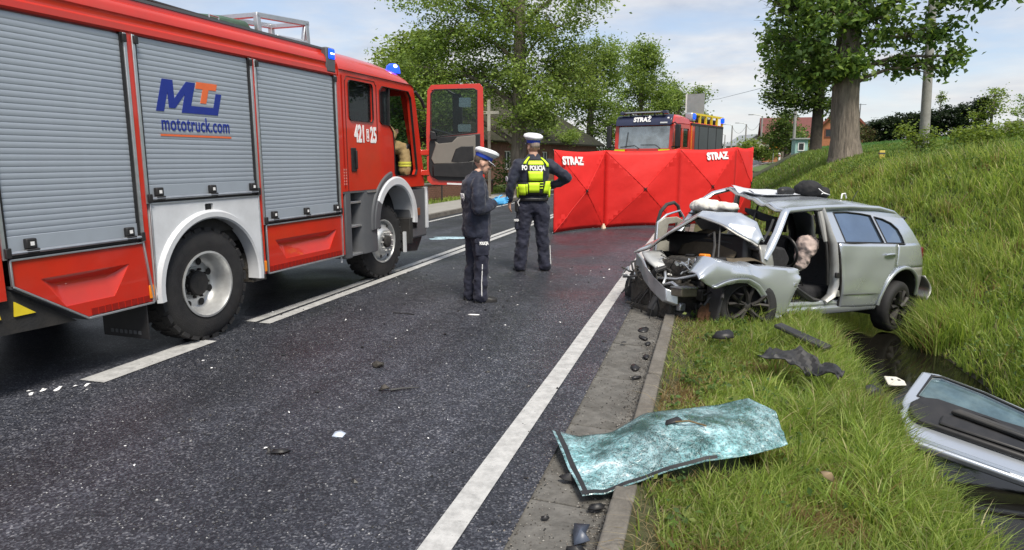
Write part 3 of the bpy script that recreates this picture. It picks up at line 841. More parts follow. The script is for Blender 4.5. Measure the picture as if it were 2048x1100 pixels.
# front wheel arch: white lip, grey rear half
def arch_band(name, a0, a1, r0, r1, m, ya=-.03, yb=.30, c=(3.63,.80)):
    b_ = MB(); rg = []
    for a in np.linspace(a0, a1, max(4, int(abs(a1-a0)/6))):
        c_, s_ = math.cos(R(a)), math.sin(R(a))
        rg.append([(c[0]+c_*r_, y_, c[1]+s_*r_) for r_, y_ in ((r0,yb),(r0,ya+.02),(r0+.02,ya),(r1-.02,ya),(r1,ya+.02),(r1,yb))])
    b_.loft(rg, caps=True)
    return b_.build(name, m, ft, 40, bevel=.004)
arch_band('front_wheel_arch', -8, 150, .485, .615, MT['white'])
arch_band('arch_extension', 150, 186, .485, .64, MT['dgrey'])
arch_band('arch_shoulder', 100, 186, .617, .70, MT['dgrey'], ya=-.02)
wh = MB(); wh.loft([[(3.63+.60*math.cos(R(a)), y_, .80+.60*math.sin(R(a))) for a in range(-20, 200, 10)] for y_ in (.03, .8)], caps=False, closed=False)
wh.build('wheel_house', MT['dark'], ft)
MB().box(3.0, 4.25, .74, .80, .5, 1.3).build('wheel_house_wall', MT['dark'], ft)
MB().box(4.02, 4.12, .0, .5, .42, .80).box(4.06,4.3,.02,.4,.62,.80).build('arch_bracket', MT['dark'], ft, bevel=.01)
# steps between the body and the front wheel
st = MB(); st.box(2.345, 2.475, .0, .5, .425, 1.245).build('step_side', MT['dgrey'], ft, bevel=.015)
tk = MB()
tkp = [(2.70,.45),(2.70,.10),(2.74,.03),(2.80,.0),(3.06,.0),(3.11,.012),(3.14,.05),(3.15,.12),(3.15,.45)]
tk.loft([[(u, y, z) for u, y in tkp] for z in (.435, 1.24)])
tk.build('step_tank', MT['dgrey'], ft, 40, bevel=.01)
MB().box(2.47, 2.72, .30, .34, .43, 1.24).build('step_back', MT['dark'], ft)
for zz in (.44, .80, 1.10):
    MB().box(2.46, 2.74, .02, .30, zz, zz+.028).build('step_tread', MT['alu'], ft, bevel=.004)
MB().box(2.30, 3.26, .0, .2, 1.235, 1.262).build('cab_sill', MT['dgrey'], ft)
MB().box(2.86,3.18,-.012,.04,1.225,1.245).build('step_edge', MT['alu'], ft)
MB().tube([(2.24,.02,.47),(2.24,.02,.40)], .012, 6).build('drain_pipe', MT['white'], ft)
# door handle, numbers, sticker
MB().box(2.51, 2.625, -.012, .0, 1.50, 1.79).build('handle_recess', MT['black'], cabside, bevel=.02, seg=3)
MB().box(2.585, 2.61, -.04, -.01, 1.53, 1.76).build('door_handle', MT['black'], cabside, bevel=.008)
text_on('fleet_number', '421', .29, MT['white_print'], cabside, (2.735,-.003,1.955), (1,0,0), (0,0,1), sx=.58, offset=.010)
text_on('fleet_number', '25', .27, MT['white_print'], cabside, (3.065,-.003,1.95), (1,0,0), (0,0,1), sx=.58, offset=.010)
MB().plate(rrect(2.895,2.955,1.875,2.03,.012), [rrect(2.904,2.946,1.886,2.019,.008)], side(-.003), .003).build('number_box', MT['white_print'], cabside, 0)
text_on('fleet_letter', 'S', .13, MT['white_print'], cabside, (2.925,-.004,1.955), (1,0,0), (0,0,1), sx=.45, offset=.004)
for k in range(6):
    MB().box(2.335, 2.40, -.004, -.001, 1.34+k*.035, 1.36+k*.035).build('sticker_line', mat('pale_red_print',(.62,.22,.18),.5) if k == 0 else bpy.data.materials['pale_red_print'], cabside)
# interior
MB().box(2.32, 4.4, .06, W-.06, 1.26, 1.42).build('cab_floor', MT['dark'], ft)
dash = MB(); dash.loft([[(u, y, z) for u, z in ((4.22,1.42),(4.16,1.75),(4.2,1.86),(4.3,1.88),(4.38,1.75),(4.42,1.42))] for y in (.10, W-.10)]); dash.build('dashboard', MT['black'], ft, bevel=.02)
for yy_ in (.30, W-.85):
    s_ = MB(); s_.box(3.22,3.72,yy_,yy_+.52,1.55,1.72).box(3.16,3.32,yy_+.02,yy_+.5,1.70,2.28).box(3.17,3.28,yy_+.14,yy_+.38,2.30,2.48)
    s_.build('seat', MT['black'], ft, bevel=.04, seg=3)
rb_ = MB(); rb_.box(2.36,2.78,.2,W-.2,1.6,1.75).box(2.36,2.5,.2,W-.2,1.7,2.3); rb_.build('rear_bench', MT['dgrey'], ft, bevel=.03)
sw = MB(); pts = [(3.9+.0, W-.60+.21*math.cos(2*math.pi*k/24), 1.95+.21*math.sin(2*math.pi*k/24)) for k in range(25)]
sw.tube(pts, .015, 6).tube([(3.9,W-.6,1.95),(4.1,W-.6,1.75)], .03, 8); sw.build('steering_wheel', MT['black'], ft)
# helmet bag and gear seen through the crew window
bag = MB(); bag.ball((2.70,.40,2.14),(.20,.16,.17)).ball((2.86,.42,2.08),(.13,.15,.14)); link('kit_bag', baked(bag,'kit_bag',.02,3,.5,.05,.07), mat('grey_kit_fabric',(.42,.45,.46),.8,0,.35,12), ft)

# opened door ---------------------------------------------------------
dp = bpy.data.objects.new('front_door', None)
th = R(-71.5)
hx, hy = 4.50, -.03
def dmap(y0):
    c_, s_ = math.cos(th), math.sin(th)
    nx, ny = s_, -c_       # towards the camera (inner face)
    return lambda u, v, w: (hx+c_*u-nx*(y0+w), hy+s_*u-ny*(y0+w), v)
bpy.data.objects.remove(dp)
ddo = [(.03,1.33),(.10,1.27),(.80,1.25),(.90,1.32),(.885,2.70),(.84,2.755),(.12,2.735),(.06,2.66),(.03,2.05)]
dwin = [(.10,1.98),(.78,2.06),(.79,2.64),(.75,2.675),(.17,2.66),(.12,2.60)]
d_ = MB(); d_.plate(ddo, [dwin], dmap(0), .07); fdoor = d_.build('front_door', MT['red'], ft, bevel=.014, seg=3)
d_ = MB(); d_.plate([(.085,1.96),(.80,2.045),(.805,2.66),(.75,2.69),(.16,2.675),(.105,2.61)], [dwin], dmap(-.010), .02); d_.build('window_gasket', MT['black'], fdoor, bevel=.004)
d_ = MB(); d_.plate(dwin, [], dmap(.03), .006); d_.build('window_pane', glass_mat('door_glass', (.72,.78,.78), .22), fdoor, 0)
d_ = MB(); d_.plate([(.06,1.50),(.09,1.40),(.20,1.335),(.66,1.32),(.84,1.42),(.84,2.03),(.10,1.965),(.075,1.9)], [], dmap(-.022), .03); dt = d_.build('door_trim', MT['black'], fdoor, bevel=.01)
d_ = MB(); d_.plate([(.10,1.66),(.17,1.86),(.16,1.92),(.22,1.88),(.42,1.90),(.50,1.98),(.77,2.005),(.77,1.60),(.14,1.58)], [], dmap(-.038), .02); d_.build('beige_panel', MT['beige'], fdoor, bevel=.008)
d_ = MB(); d_.plate([(.40,1.62),(.47,1.80),(.55,1.84),(.74,1.85),(.74,1.64),(.60,1.59)], [], dmap(-.046), .02); d_.build('door_pocket', MT['black'], fdoor, bevel=.012)
d_ = MB(); d_.plate([(.12,1.40),(.64,1.38),(.74,1.44),(.74,1.62),(.12,1.57)], [], dmap(-.055), .03); d_.build('lower_pocket', MT['black'], fdoor, bevel=.02)
d_ = MB(); d_.plate([(.10,1.93),(.20,1.945),(.17,2.05),(.09,2.07)], [], dmap(-.06), .04); d_.build('grab_handle', MT['black'], fdoor, bevel=.01)
d_ = MB(); d_.plate([(.33,1.275),(.70,1.26),(.70,1.285),(.33,1.30)], [], dmap(-.006), .008); d_.build('label_strip', MT['white_print'], fdoor, 0)
d_ = MB(); d_.plate([(.855,1.75),(.875,1.75),(.875,1.82),(.855,1.82)], [], dmap(-.006), .01); d_.build('door_latch', MT['black'], fdoor, bevel=.003)
for zz in (1.45, 1.75):
    f_ = dmap(.02); a = f_(.0, zz, 0); b = f_(.06, zz, 0)
    MB().bar((4.44,.02,zz), b, .05, .08).build('hinge', MT['red'], fdoor, bevel=.008)
# mirrors on the outer face of that door
f_ = dmap(.12)
mm = MB(); mm.plate(rrect(.42,.56,1.98,2.62,.04), [], dmap(.10), .16); mir = mm.build('mirror', MT['black'], fdoor, bevel=.03, seg=3)
mm = MB(); mm.plate(rrect(.52,.70,2.42,2.56,.02), [], dmap(.085), .03); mm.build('mirror_glass', mat('mirror_silver',(.75,.78,.8),.08,1.0), mir)
mm = MB(); mm.plate(rrect(.50,.70,2.06,2.17,.02), [], dmap(.085), .03); mm.build('mirror_glass', bpy.data.materials['mirror_silver'], mir)
MB().tube([f_(.1,2.68,0), f_(.3,2.7,.05), f_(.48,2.60,.05)], .018, 8).tube([f_(.1,2.1,0), f_(.48,2.0,.05)], .018, 8).build('mirror_arm', MT['black'], mir)
MB().tube([(4.28,.0,2.62),(4.40,-.05,2.50),(4.46,-.06,2.40)], .025, 8).build('door_stay', MT['black'], ft)

# roof kit --------------------------------------------------------------
cl_ = MB().box(2.06, 2.235, -.018, .08, 2.64, 2.915).build('corner_lamp_housing', MT['dgrey'], ft, bevel=.015)
MB().box(2.10, 2.225, -.026, .03, 2.79, 2.905).build('corner_lamp', MT['blue_lens'], ft, bevel=.012)
MB().box(2.13, 2.20, -.029, -.024, 2.842, 2.858).build('lamp_led', MT['blue_core'], ft)
g_ = MB()
for yy_ in (.30, .78):
    g_.bar((1.32,yy_,2.90),(1.30,yy_,3.14),.05,.06).bar((2.16,yy_,2.90),(2.14,yy_,3.20),.05,.06)
    g_.bar((1.28,yy_,3.13),(2.18,yy_,3.20),.05,.055)
g_.bar((1.30,.28,3.13),(1.30,.80,3.13),.05,.05).bar((2.14,.28,3.19),(2.14,.80,3.19),.05,.05).bar((2.05,.30,2.92),(2.12,.30,3.19),.04,.02)
g_.tube([(1.6,.3,2.96),(2.14,.3,2.98)], .03, 8)
g_.build('ladder_gantry', MT['alu'], ft, bevel=.006)
MB().tube([(.5,.42,2.96),(.85,.40,2.975),(1.18,.38,2.98),(1.26,.38,2.96)], [.05,.075,.075,.04], 10).build('rolled_hose', MT['hose'], ft)
for a, b in ((-2.2,-1.0),(-.9,.45)):
    MB().box(a, b, .30, .75, 2.90, 2.95).build('roof_box', MT['dgrey'], ft, bevel=.01)
MB().tube([(-2.0,.18,2.93),(-.2,.18,2.95),(1.2,.2,2.93)], .018, 6).build('roof_pipe', MT['dark'], ft)
for uu in (-.45, .42):
    MB().tube([(uu,.12,2.90),(uu,.12,2.955),(uu+.12,.12,2.955),(uu+.12,.12,2.90)], .008, 6).build('tie_loop', MT['alu'], ft)
bl = MB(); bl.lathe([(.0,.14),(.05,.135),(.085,.11),(.10,.06),(.105,.0)], 24, 'z', (4.12,.26,2.86)); beacon = bl.build('beacon', MT['blue_flash'], ft)
MB().ball((4.08,.20,2.955),(.035,.03,.028)).build('beacon_flash', MT['blue_core'], beacon)
MB().lathe([(.11,-.03),(.11,.006)], 20, 'z', (4.12,.26,2.855)).build('beacon_base', MT['black'], beacon)
# ================================================================== folding red privacy screen
MT['screen'] = mat('red_screen_fabric', hexc('#d3231f'), .62, 0, .05, 3, bump=.35, bscale=5, rvar=.08)
MT['screen_pole'] = mat('grey_screen_pole', (.3,.3,.31), .5)
MT['paleboot'] = mat('pale_corner_weight', (.62,.52,.38), .7)
scr = thing('privacy_screen', 'folding red fabric screen with white lettering standing across the lane', 'privacy screen', (-2.38, 16.14, 0))
O_ = Vector((-2.38, 16.14, 0))
corners = [(-3.28,14.62,0,1.86), (-2.38,16.14,0,1.86), (-.70,17.10,.0,1.90), (.66,18.40,.03,1.93), (1.16,20.2,.06,1.93)]
cs_ = [(Vector(c[:3])-O_, c[3]) for c in corners]
view = Vector((0,-1,0))
for i in range(4):
    (a, ha), (b, hb) = cs_[i], cs_[i+1]
    ax = (b-a); ax.z = 0; w_ = ax.length; axn = ax.normalized(); nn = axn.cross(Vector((0,0,1)))
    if nn.dot(Vector((2.4,-16,0))) < 0: nn = -nn
    z_a, z_b = a.z, b.z
    mb = MB(); n = 18
    def f(u, v, a=a, b=b, ha=ha, hb=hb, nn=nn, i=i):
        base = a.lerp(b, u); h = ha*(1-u)+hb*u
        zb = base.z + .02; zz = zb + (h-.02)*v
        p = Vector((base.x, base.y, zz))
        # four facets meeting at the pushed-out hub, edges bowed a little inwards between corners
        d = 1 - 2*max(abs(u-.5), abs(v-.5))
        out_ = .20*d**.92
        r_ = math.hypot(u-.5, v-.5)
        out_ += .010*math.sin(14*u+5*v+i)*d + .008*math.sin(23*v-9*u+i*2)*d
        p += nn*out_
        p.z += (-.045 if v > .5 else .028)*math.sin(math.pi*u)*abs(2*v-1)**3
        cd_ = min(math.hypot(u-a_, v-b_) for a_ in (0,1) for b_ in (0,1))
        p += nn*.012*math.sin(math.atan2(v-.5, u-.5)*26+i)*math.exp(-(cd_-.22)**2/.02)*min(1, d*6)
        return p
    mb.grid(f, n, n)
    pan = mb.build('fabric_panel', MT['screen'], scr, smooth=9, solid=.004)
    hub = f(.5,.5)
    hb_ = MB()
    for s1, s2 in ((1,1),(1,-1)):
        hb_.bar(hub+nn*.012+axn*.045*s1+Vector((0,0,.035*s2)), hub+nn*.012-axn*.045*s1-Vector((0,0,.035*s2)), .012, .012)
    hb_.ball(hub+nn*.01, .022, 8, 6); hb_.build('hub', MT['dark'], pan)
    # seams running from the corners to the hub
    for (u0, v0) in ((0,0),(1,0),(0,1),(1,1)):
        pts = [f(u0+(.5-u0)*t, v0+(.5-v0)*t)+nn*.004 for t in np.linspace(.02, .97, 9)]
        MB().tube(pts, .006, 5).build('seam', MT['screen'], pan)
    # frame rods behind the cloth
    br = MB()
    for (u0, v0) in ((0,0),(1,0),(0,1),(1,1)):
        br.tube([f(u0,v0)-nn*.03, hub-nn*.03], .008, 6)
    br.build('brace_rod', MT['screen_pole'], pan)
    if i in (0, 2):
        uc, vc = (.30, .87) if i == 0 else (.62, .90)
        o_ = f(uc, vc)+nn*.012
        xd = (f(uc+.1, vc)-f(uc-.1, vc)).normalized(); yd = (f(uc, min(1,vc+.06))-f(uc, vc-.06)).normalized()
        if i == 0: xd, yd, o_ = xd, yd, o_
        text_on('lettering', 'STRAZ', .24, MT['white_print'], pan, o_+nn*.012, xd, yd, sx=1.0, offset=.014)
        zc = o_+nn*.013+xd*.315; MB().bar(zc-xd*.055, zc+xd*.055, .006, .032, up=nn).build('letter_bar', MT['white_print'], pan, 0)
for (c, h) in cs_:
    MB().tube([(c.x-.004, c.y+.03, c.z), (c.x-.004, c.y+.03, c.z+h+.01)], .012, 8).build('upright_pole', MT['dark'], scr)
c = cs_[1][0]
MB().tube([(c.x+.01,c.y-.05,0),(c.x+.0,c.y-.05,.04),(c.x,c.y-.04,.12)], [.06,.055,.02], 8).build('corner_weight', MT['paleboot'], scr)
c = cs_[4][0]
MB().tube([(c.x,c.y-.03,1.62),(c.x,c.y-.03,1.70)], .016, 8).build('pole_clip', MT['yellow'], scr)

# ================================================================== second fire engine behind the screen
f2 = thing('fire_truck', 'second red fire engine facing the camera behind the red screen', 'fire truck', (-2.56, 26.8, 0), (0, 0, R(252)))
MT['visor'] = mat('dark_navy_visor', (.03,.035,.075), .3, 0, .1, 5, coat=.3)
MT['shut2'] = mat('charcoal_shutter', (.10,.11,.12), .5, .3, .1, 2)
MT['haz'] = mat('fluorescent_yellow', (.72,.78,.02), .5, 0, .05, 6, emit=None)
hw2 = 1.20
def fx(u, v, w): return (-.02-(v-1.0)*.09+w, u, v)      # front plane, leaning back
def rr2(a, b, c, d, r): return rrect(a, b, c, d, r)
m_ = MB(); m_.plate(rr2(-hw2,hw2,.95,3.02,.10), [rr2(-1.06,1.06,2.06,2.92,.06)], fx, -.10); cabf = m_.build('cab_front', MT['red'], f2, bevel=.03, seg=3)
m_ = MB(); m_.plate(rr2(-1.07,1.07,2.05,2.93,.06), [], lambda u,v,w: fx(u,v,w-.03), -.006); m_.build('windscreen', mat('sky_reflecting_screen', (.34,.37,.37), .10, .75, .35, 2.2, bump=.05, bscale=5), f2, 0)
m_ = MB(); m_.loft([[(-.16+dx_, y, z) for dx_, z in ((-.02,2.95),(.12,2.93),(.10,3.10),(-.06,3.30),(-.20,3.34))] for y in (-1.14,-.9,0,.9,1.14)]); vis = m_.build('sun_visor', MT['visor'], f2, 40, bevel=.02)
text_on('visor_lettering', 'STRAŻ', .24, MT['white_print'], vis, (-.058,-.02,3.15), (0,1,0), (-.35,0,.95), offset=.014)
MB().box(-.06,-.03,.72,1.0,3.0,3.05).build('visor_label', MT['white_print'], vis)
lb = MB(); lb.box(-.34,-.10,-.85,.80,3.40,3.47); lbo = lb.build('light_bar', MT['dgrey'], f2, bevel=.02)
lb = MB(); lb.box(-.095,-.085,-.75,.70,3.42,3.45); lb.build('light_strip', MT['alu'], lbo)
for yy_ in (-.9, .86):
    MB().box(-.34,-.08,yy_-.08,yy_+.08,3.36,3.48).build('light_end', MT['visor'], lbo, bevel=.02)
for yy_ in (-.6,-.1,.4,.75):
    MB().box(-.30,-.2,yy_-.02,yy_+.02,3.30,3.41).build('light_foot', MT['black'], lbo)
MB().ball((-.12,-1.08,3.12),(.02,.07,.05)).build('marker_lamp', MT['white_print'], f2); MB().ball((-.12,1.0,3.19),(.02,.05,.04)).build('marker_lamp', MT['white_print'], f2)
# wipers and dash
MB().tube([(.0-.09,-.95,2.12),(-.12,-.35,2.18),(-.095,-.15,2.06)], .014, 6).build('wiper', MT['black'], f2)
MB().tube([(-.12,-.1,2.2),(-.12,.5,2.2),(-.095,.72,2.06)], .014, 6).build('wiper', MT['black'], f2)
MB().tube([(-.12,-.72,2.1),(-.16,-.66,2.7)], .012, 6).build('wiper', MT['black'], f2)
MB().box(-.7,-.25,-1.05,1.05,1.9,2.16).build('dashboard', MT['black'], f2, bevel=.03)
for yy_ in (-.6,.6):
    MB().box(-1.2,-1.0,yy_-.25,yy_+.25,1.7,2.55).box(-1.17,-1.05,yy_-.13,yy_+.13,2.58,2.8).build('seat', MT['black'], f2, bevel=.04)
# cab sides and roof
cs2 = [(-.08,.95),(-.22,2.98),(-2.0,3.02),(-2.0,.95)]
for s_ in (1,-1):
    m_ = MB(); m_.plate(cs2, [[(-.36,2.02),(-.40,2.80),(-1.05,2.84),(-1.05,2.10)], [(-1.25,2.12),(-1.25,2.84),(-1.85,2.84),(-1.85,2.12)]], lambda u,v,w,s_=s_: (u, s_*(hw2-.06+w), v), .06); cs_o = m_.build('cab_side', MT['red'], f2, bevel=.01)
    m_ = MB(); m_.plate([(-.35,2.0),(-.39,2.82),(-1.06,2.86),(-1.06,2.08)], [], lambda u,v,w,s_=s_: (u, s_*(hw2-.035+w), v), .005); m_.build('side_window', MT['glass'], cs_o, 0)
    m_ = MB(); m_.plate([(-1.24,2.11),(-1.24,2.85),(-1.86,2.85),(-1.86,2.11)], [], lambda u,v,w,s_=s_: (u, s_*(hw2-.035+w), v), .005); m_.build('side_window', MT['glass_dark'], cs_o, 0)
    # mirrors
    m_ = MB(); m_.box(-.14,.0,s_*1.42-.10,s_*1.42+.10,2.10,2.95); mr_ = m_.build('mirror', MT['black'], f2, bevel=.04, seg=3)
    MB().tube([(-.15,s_*1.15,2.98),(-.08,s_*1.3,3.02),(-.06,s_*1.42,2.92)], .025, 8).tube([(-.12,s_*1.17,2.12),(-.07,s_*1.42,2.14)], .022, 8).build('mirror_arm', MT['black'], mr_)
    MB().box(.0,.03,s_*.92-.22,s_*.92+.22,1.96,2.03).build('yellow_marker', MT['haz'], f2)
MB().box(-.75,-.30,1.2,1.225,2.86,2.93).build('window_deflector', MT['alu'], f2)
m_ = MB(); m_.loft([[(x, y, z) for y, z in ((-1.2,zb),(-1.16,zt-.1),(-1.0,zt),(1.0,zt),(1.16,zt-.1),(1.2,zb))] for x, zb, zt in ((-.22,2.96,3.16),(-.45,3.0,3.34),(-1.2,3.02,3.36),(-2.0,3.02,3.30))]); m_.build('cab_roof', MT['red'], f2, 40, bevel=.01)
MB().box(-1.2,-.3,1.2,1.215,1.98,2.03).build('yellow_stripe', MT['haz'], f2)
text_on('fleet_number', '421', .3, MT['white_print'], f2, (-1.55,1.205,2.17-.35), (-1,0,0), (0,0,1), sx=.6, offset=.01)
# lower front (behind the screen), wheels, body
MB().box(-.35,.10,-1.2,1.2,.45,.93).build('bumper', MT['white'], f2, bevel=.05)
for y_ in (-.85,.85): MB().box(.09,.115,y_-.2,y_+.2,.60,.80).build('headlight', MT['alu'], f2, bevel=.02)
MB().box(.0,.05,-.75,.75,1.1,1.75).build('grille', MT['black'], f2, bevel=.02)
for u_ in (-1.35,-4.9):
    for y_ in (1.15,-.85):
        o_ = MB().lathe([(.28,0),(.42,.01),(.5,-.03),(.52,-.06),(.52,-.24),(.5,-.28),(.28,-.29)], 28, 'y').build('wheel', MT['rubber'], f2, loc=(u_, y_, .52))
        MB().lathe([(.0,-.06),(.27,-.06),(.28,-.2)], 16, 'y').build('rim', MT['steel'], o_)
MB().box(-6.2,-2.06,-1.22,1.22,.95,3.12).build('body', MT['red'], f2, bevel=.03)
MB().box(-6.2,-.4,-.6,.6,.5,.95).build('chassis', MT['dark'], f2)
for a, b in ((-2.95,-2.5),(-4.1,-3.0),(-5.2,-4.15),(-6.1,-5.25)):
    o_ = MB().box(a,b,1.205,1.235,1.05,2.98).build('shutter', MT['shut2'], f2)
    MB().box(a-.03,a,1.205,1.25,1.0,3.0).build('guide_rail', MT['black'], o_)
MB().box(-6.2,-2.06,1.2,1.24,2.99,3.08).build('top_rail', MT['black'], f2)
MB().box(-2.16,-2.08,1.215,1.235,1.0,3.0).build('orange_strip', MT['orange'], f2)
for a in np.arange(-2.4,-6.2,-.75):
    MB().box(a-.05,a+.05,1.14,1.22,3.08,3.42).build('rack_post', MT['yellow'], f2)
MB().box(-6.2,-2.2,1.12,1.22,3.42,3.50).build('rack_rail', MT['yellow'], f2)
MB().box(-6.0,-2.3,-.9,1.0,3.12,3.36).build('roof_kit', MT['dark'], f2, bevel=.03)
MB().box(-2.5,-2.1,.9,1.24,3.12,3.50).build('lamp_housing', MT['alu'], f2, bevel=.06)
for u_ in (-2.3,-6.1):
    MB().box(u_-.14,u_+.14,1.16,1.27,3.24,3.46).build('blue_lamp', MT['blue_lens'], f2, bevel=.03)
MB().box(-3.6,-3.56,.45,1.20,3.5,4.35).build('raised_panel', mat('grey_panel',(.32,.34,.35),.5), f2)
MB().box(-3.60,-3.54,.40,.45,3.3,4.36).build('panel_edge', MT['white_print'], f2)
# ================================================================== people
MT['skin'] = mat('skin', (.56,.34,.25), .5, 0, .08, 12, bump=.05)
MT['navy'] = mat('navy_jacket_cloth', (.013,.017,.036), .72, 0, .25, 9, bump=.25, bscale=40, sheen=.15)
MT['navy2'] = mat('navy_trouser_cloth', (.016,.018,.036), .75, 0, .3, 9, bump=.25, bscale=35, sheen=.1)
MT['boot'] = mat('black_boot_leather', (.012,.012,.013), .4, 0, .2, 10, dirt=.3)
MT['capw'] = mat('white_cap_cloth', (.72,.74,.77), .7, 0, .06, 10)
MT['capb'] = mat('blue_cap_band', (.02,.06,.42), .6, 0, .1, 10)
MT['hiviz'] = mat('hi_vis_yellow', (.60,.86,.03), .55, 0, .08, 9, emit=(.60,.9,.03), estr=.0)
MT['glove'] = mat('blue_nitrile_glove', (.08,.36,.68), .4, 0, .1, 20)
MT['hair'] = mat('grey_brown_hair', (.10,.075,.055), .8, 0, .4, 60, bump=.4, bscale=150)
def rings_z(spec, n=20, p=2.3):
    """horizontal super-ellipse rings: (cx, cy, z, rx, ry)"""
    out_ = []
    for cx_, cy_, z, rx, ry in spec:
        r_ = []
        for k in range(n):
            a = 2*math.pi*k/n; c_, s_ = math.cos(a), math.sin(a)
            r_.append((cx_+rx*math.copysign(abs(c_)**(2/p), c_), cy_+ry*math.copysign(abs(s_)**(2/p), s_), z))
        out_.append(r_)
    return out_
def limb(mb, pts, rad, n=10):
    """tapered limb with rounded ends"""
    P = [Vector(p) for p in pts]
    fine, fr = [], []
    for i in range(len(P)-1):
        for t in np.linspace(0, 1, 5)[:-1]:
            fine.append(P[i].lerp(P[i+1], t)); fr.append(rad[i]*(1-t)+rad[i+1]*t)
    fine.append(P[-1]); fr.append(rad[-1])
    mb.tube(fine, fr, n)
    for p, r_ in zip(P, rad): mb.ball(p, r_*.99, n, 6)
    return mb
def hand(mb, w, d, side_, curl=.5, s=1.0):
    """palm plus five separate fingers; w wrist, d direction of the hand, side_ thumb side"""
    w = Vector(w); d = Vector(d).normalized(); sd = Vector(side_); sd = (sd - d*sd.dot(d)).normalized(); nn = d.cross(sd)
    mb.tube([w, w+d*.03*s, w+d*.085*s], [.024*s,.036*s,.036*s], 8, squash=.5, up=nn)
    for k, (o, L_) in enumerate(((-.028,.058),(-.010,.072),(.010,.078),(.028,.070))):
        b = w + d*.08*s + sd*o*s
        d2 = (d*math.cos(curl*.6)+nn*math.sin(curl*.6)).normalized(); d3 = (d*math.cos(curl*1.5)+nn*math.sin(curl*1.5)).normalized()
        m1 = b + d2*L_*.5*s; m2 = m1 + d3*L_*.5*s
        mb.tube([b-d*.01*s, b, m1, m2], [.0085*s,.009*s,.0085*s,.006*s], 6)
    b = w + d*.03*s + sd*.032*s
    m1 = b + (d*.7+sd*.6+nn*.2)*.035*s; m2 = m1 + (d*.95+sd*.2+nn*.4)*.03*s
    mb.tube([b, m1, m2], [.011*s,.010*s,.007*s], 6)
def head(par, c, pitch, yaw, haircol, grey=False):
    """skull, face, ears; hair shell; all in head space then turned"""
    M = Matrix.Translation(Vector(c)) @ Euler((0, pitch, yaw)).to_matrix().to_4x4()
    m_ = MB()
    m_.ball((-.012,0,.03),(.098,.076,.095),16,12).ball((.022,0,-.045),(.068,.056,.072),14,10)
    m_.ball((.052,0,-.088),(.030,.030,.024)).ball((.078,0,.035),(.02,.045,.018))
    m_.tube([(.085,0,.022),(.103,0,-.012),(.108,0,-.026)], [.008,.012,.014], 8).ball((.100,0,-.026),(.014,.018,.011))
    m_.ball((.086,0,-.058),(.012,.022,.006)).ball((.084,0,-.068),(.012,.019,.006))
    for s_ in (1,-1):
        m_.ball((-.008,s_*.077,-.012),(.022,.010,.032)).ball((.066,s_*.034,-.02),(.022,.018,.02))
    me = baked(m_, 'head_skin', .008, 3, .5)
    me.transform(M)
    hr = MB(); hr.ball((-.018,0,.036),(.100,.0785,.098),16,12).ball((-.035,0,-.01),(.074,.070,.06),14,8)
    hm = hr.mesh('hair', 60)
    bm = bmesh.new(); bm.from_mesh(hm)
    bmesh.ops.delete(bm, geom=[v for v in bm.verts if v.co.x > .03 or (v.co.x > -.02 and v.co.z < .03) or v.co.z < -.03], context='VERTS')
    bm.to_mesh(hm); bm.free(); hm.transform(M)
    ey = MB()
    for s_ in (1,-1): ey.ball((.083,s_*.033,.004),(.008,.013,.007),8,6)
    em = ey.mesh('eye', 60); em.transform(M)
    link('eye', em, MT['boot'], par)
    link('hair', hm, haircol, par, solid=.002)
    return me, M
def cap(par, M, tilt=0):
    """peaked cap: blue band, flared white crown, peak"""
    C_ = M @ Matrix.Translation((-.012,0,.062)) @ Euler((0, tilt, 0)).to_matrix().to_4x4()
    def el(z, rx, ry, dx=0, n=28, lift=0): return [(dx+rx*math.cos(2*math.pi*k/n), ry*math.sin(2*math.pi*k/n), z+lift*math.cos(2*math.pi*k/n)) for k in range(n)]
    b = MB(); b.loft([el(-.005,.103,.085), el(.015,.106,.088), el(.036,.108,.090)]); me = b.mesh('cap_band', 50); me.transform(C_); co = link('cap', me, MT['capb'], par)
    b = MB(); b.loft([el(.034,.108,.090), el(.052,.130,.110,.006,lift=.010), el(.074,.147,.127,.010,lift=.016), el(.096,.142,.122,.008,lift=.018), el(.113,.105,.09,.0,lift=.012), el(.118,.03,.03,0,lift=.004)]); me = b.mesh('cap_crown', 50); me.transform(C_); link('cap_crown', me, MT['capw'], co)
    pk = MB(); rg_a, rg_b = [], []
    for k in range(13):
        a = R(-62+124*k/12)
        rg_a.append((.100*math.cos(a), .086*math.sin(a), -.002)); q = .062*math.cos(a*1.25)
        rg_b.append(((.100+q)*math.cos(a), (.086+q*.4)*math.sin(a), -.002-.030*math.cos(a*1.2)))
    pk.loft([rg_a, rg_b], caps=False, closed=False); me = pk.mesh('cap_peak', 50); me.transform(C_); link('cap_peak', me, MT['boot'], co, solid=.006)
    ed = MB(); ed.tube(rg_b, .0045, 6); me = ed.mesh('peak_edge', 50); me.transform(C_); link('peak_edge', me, MT['capw'], co)
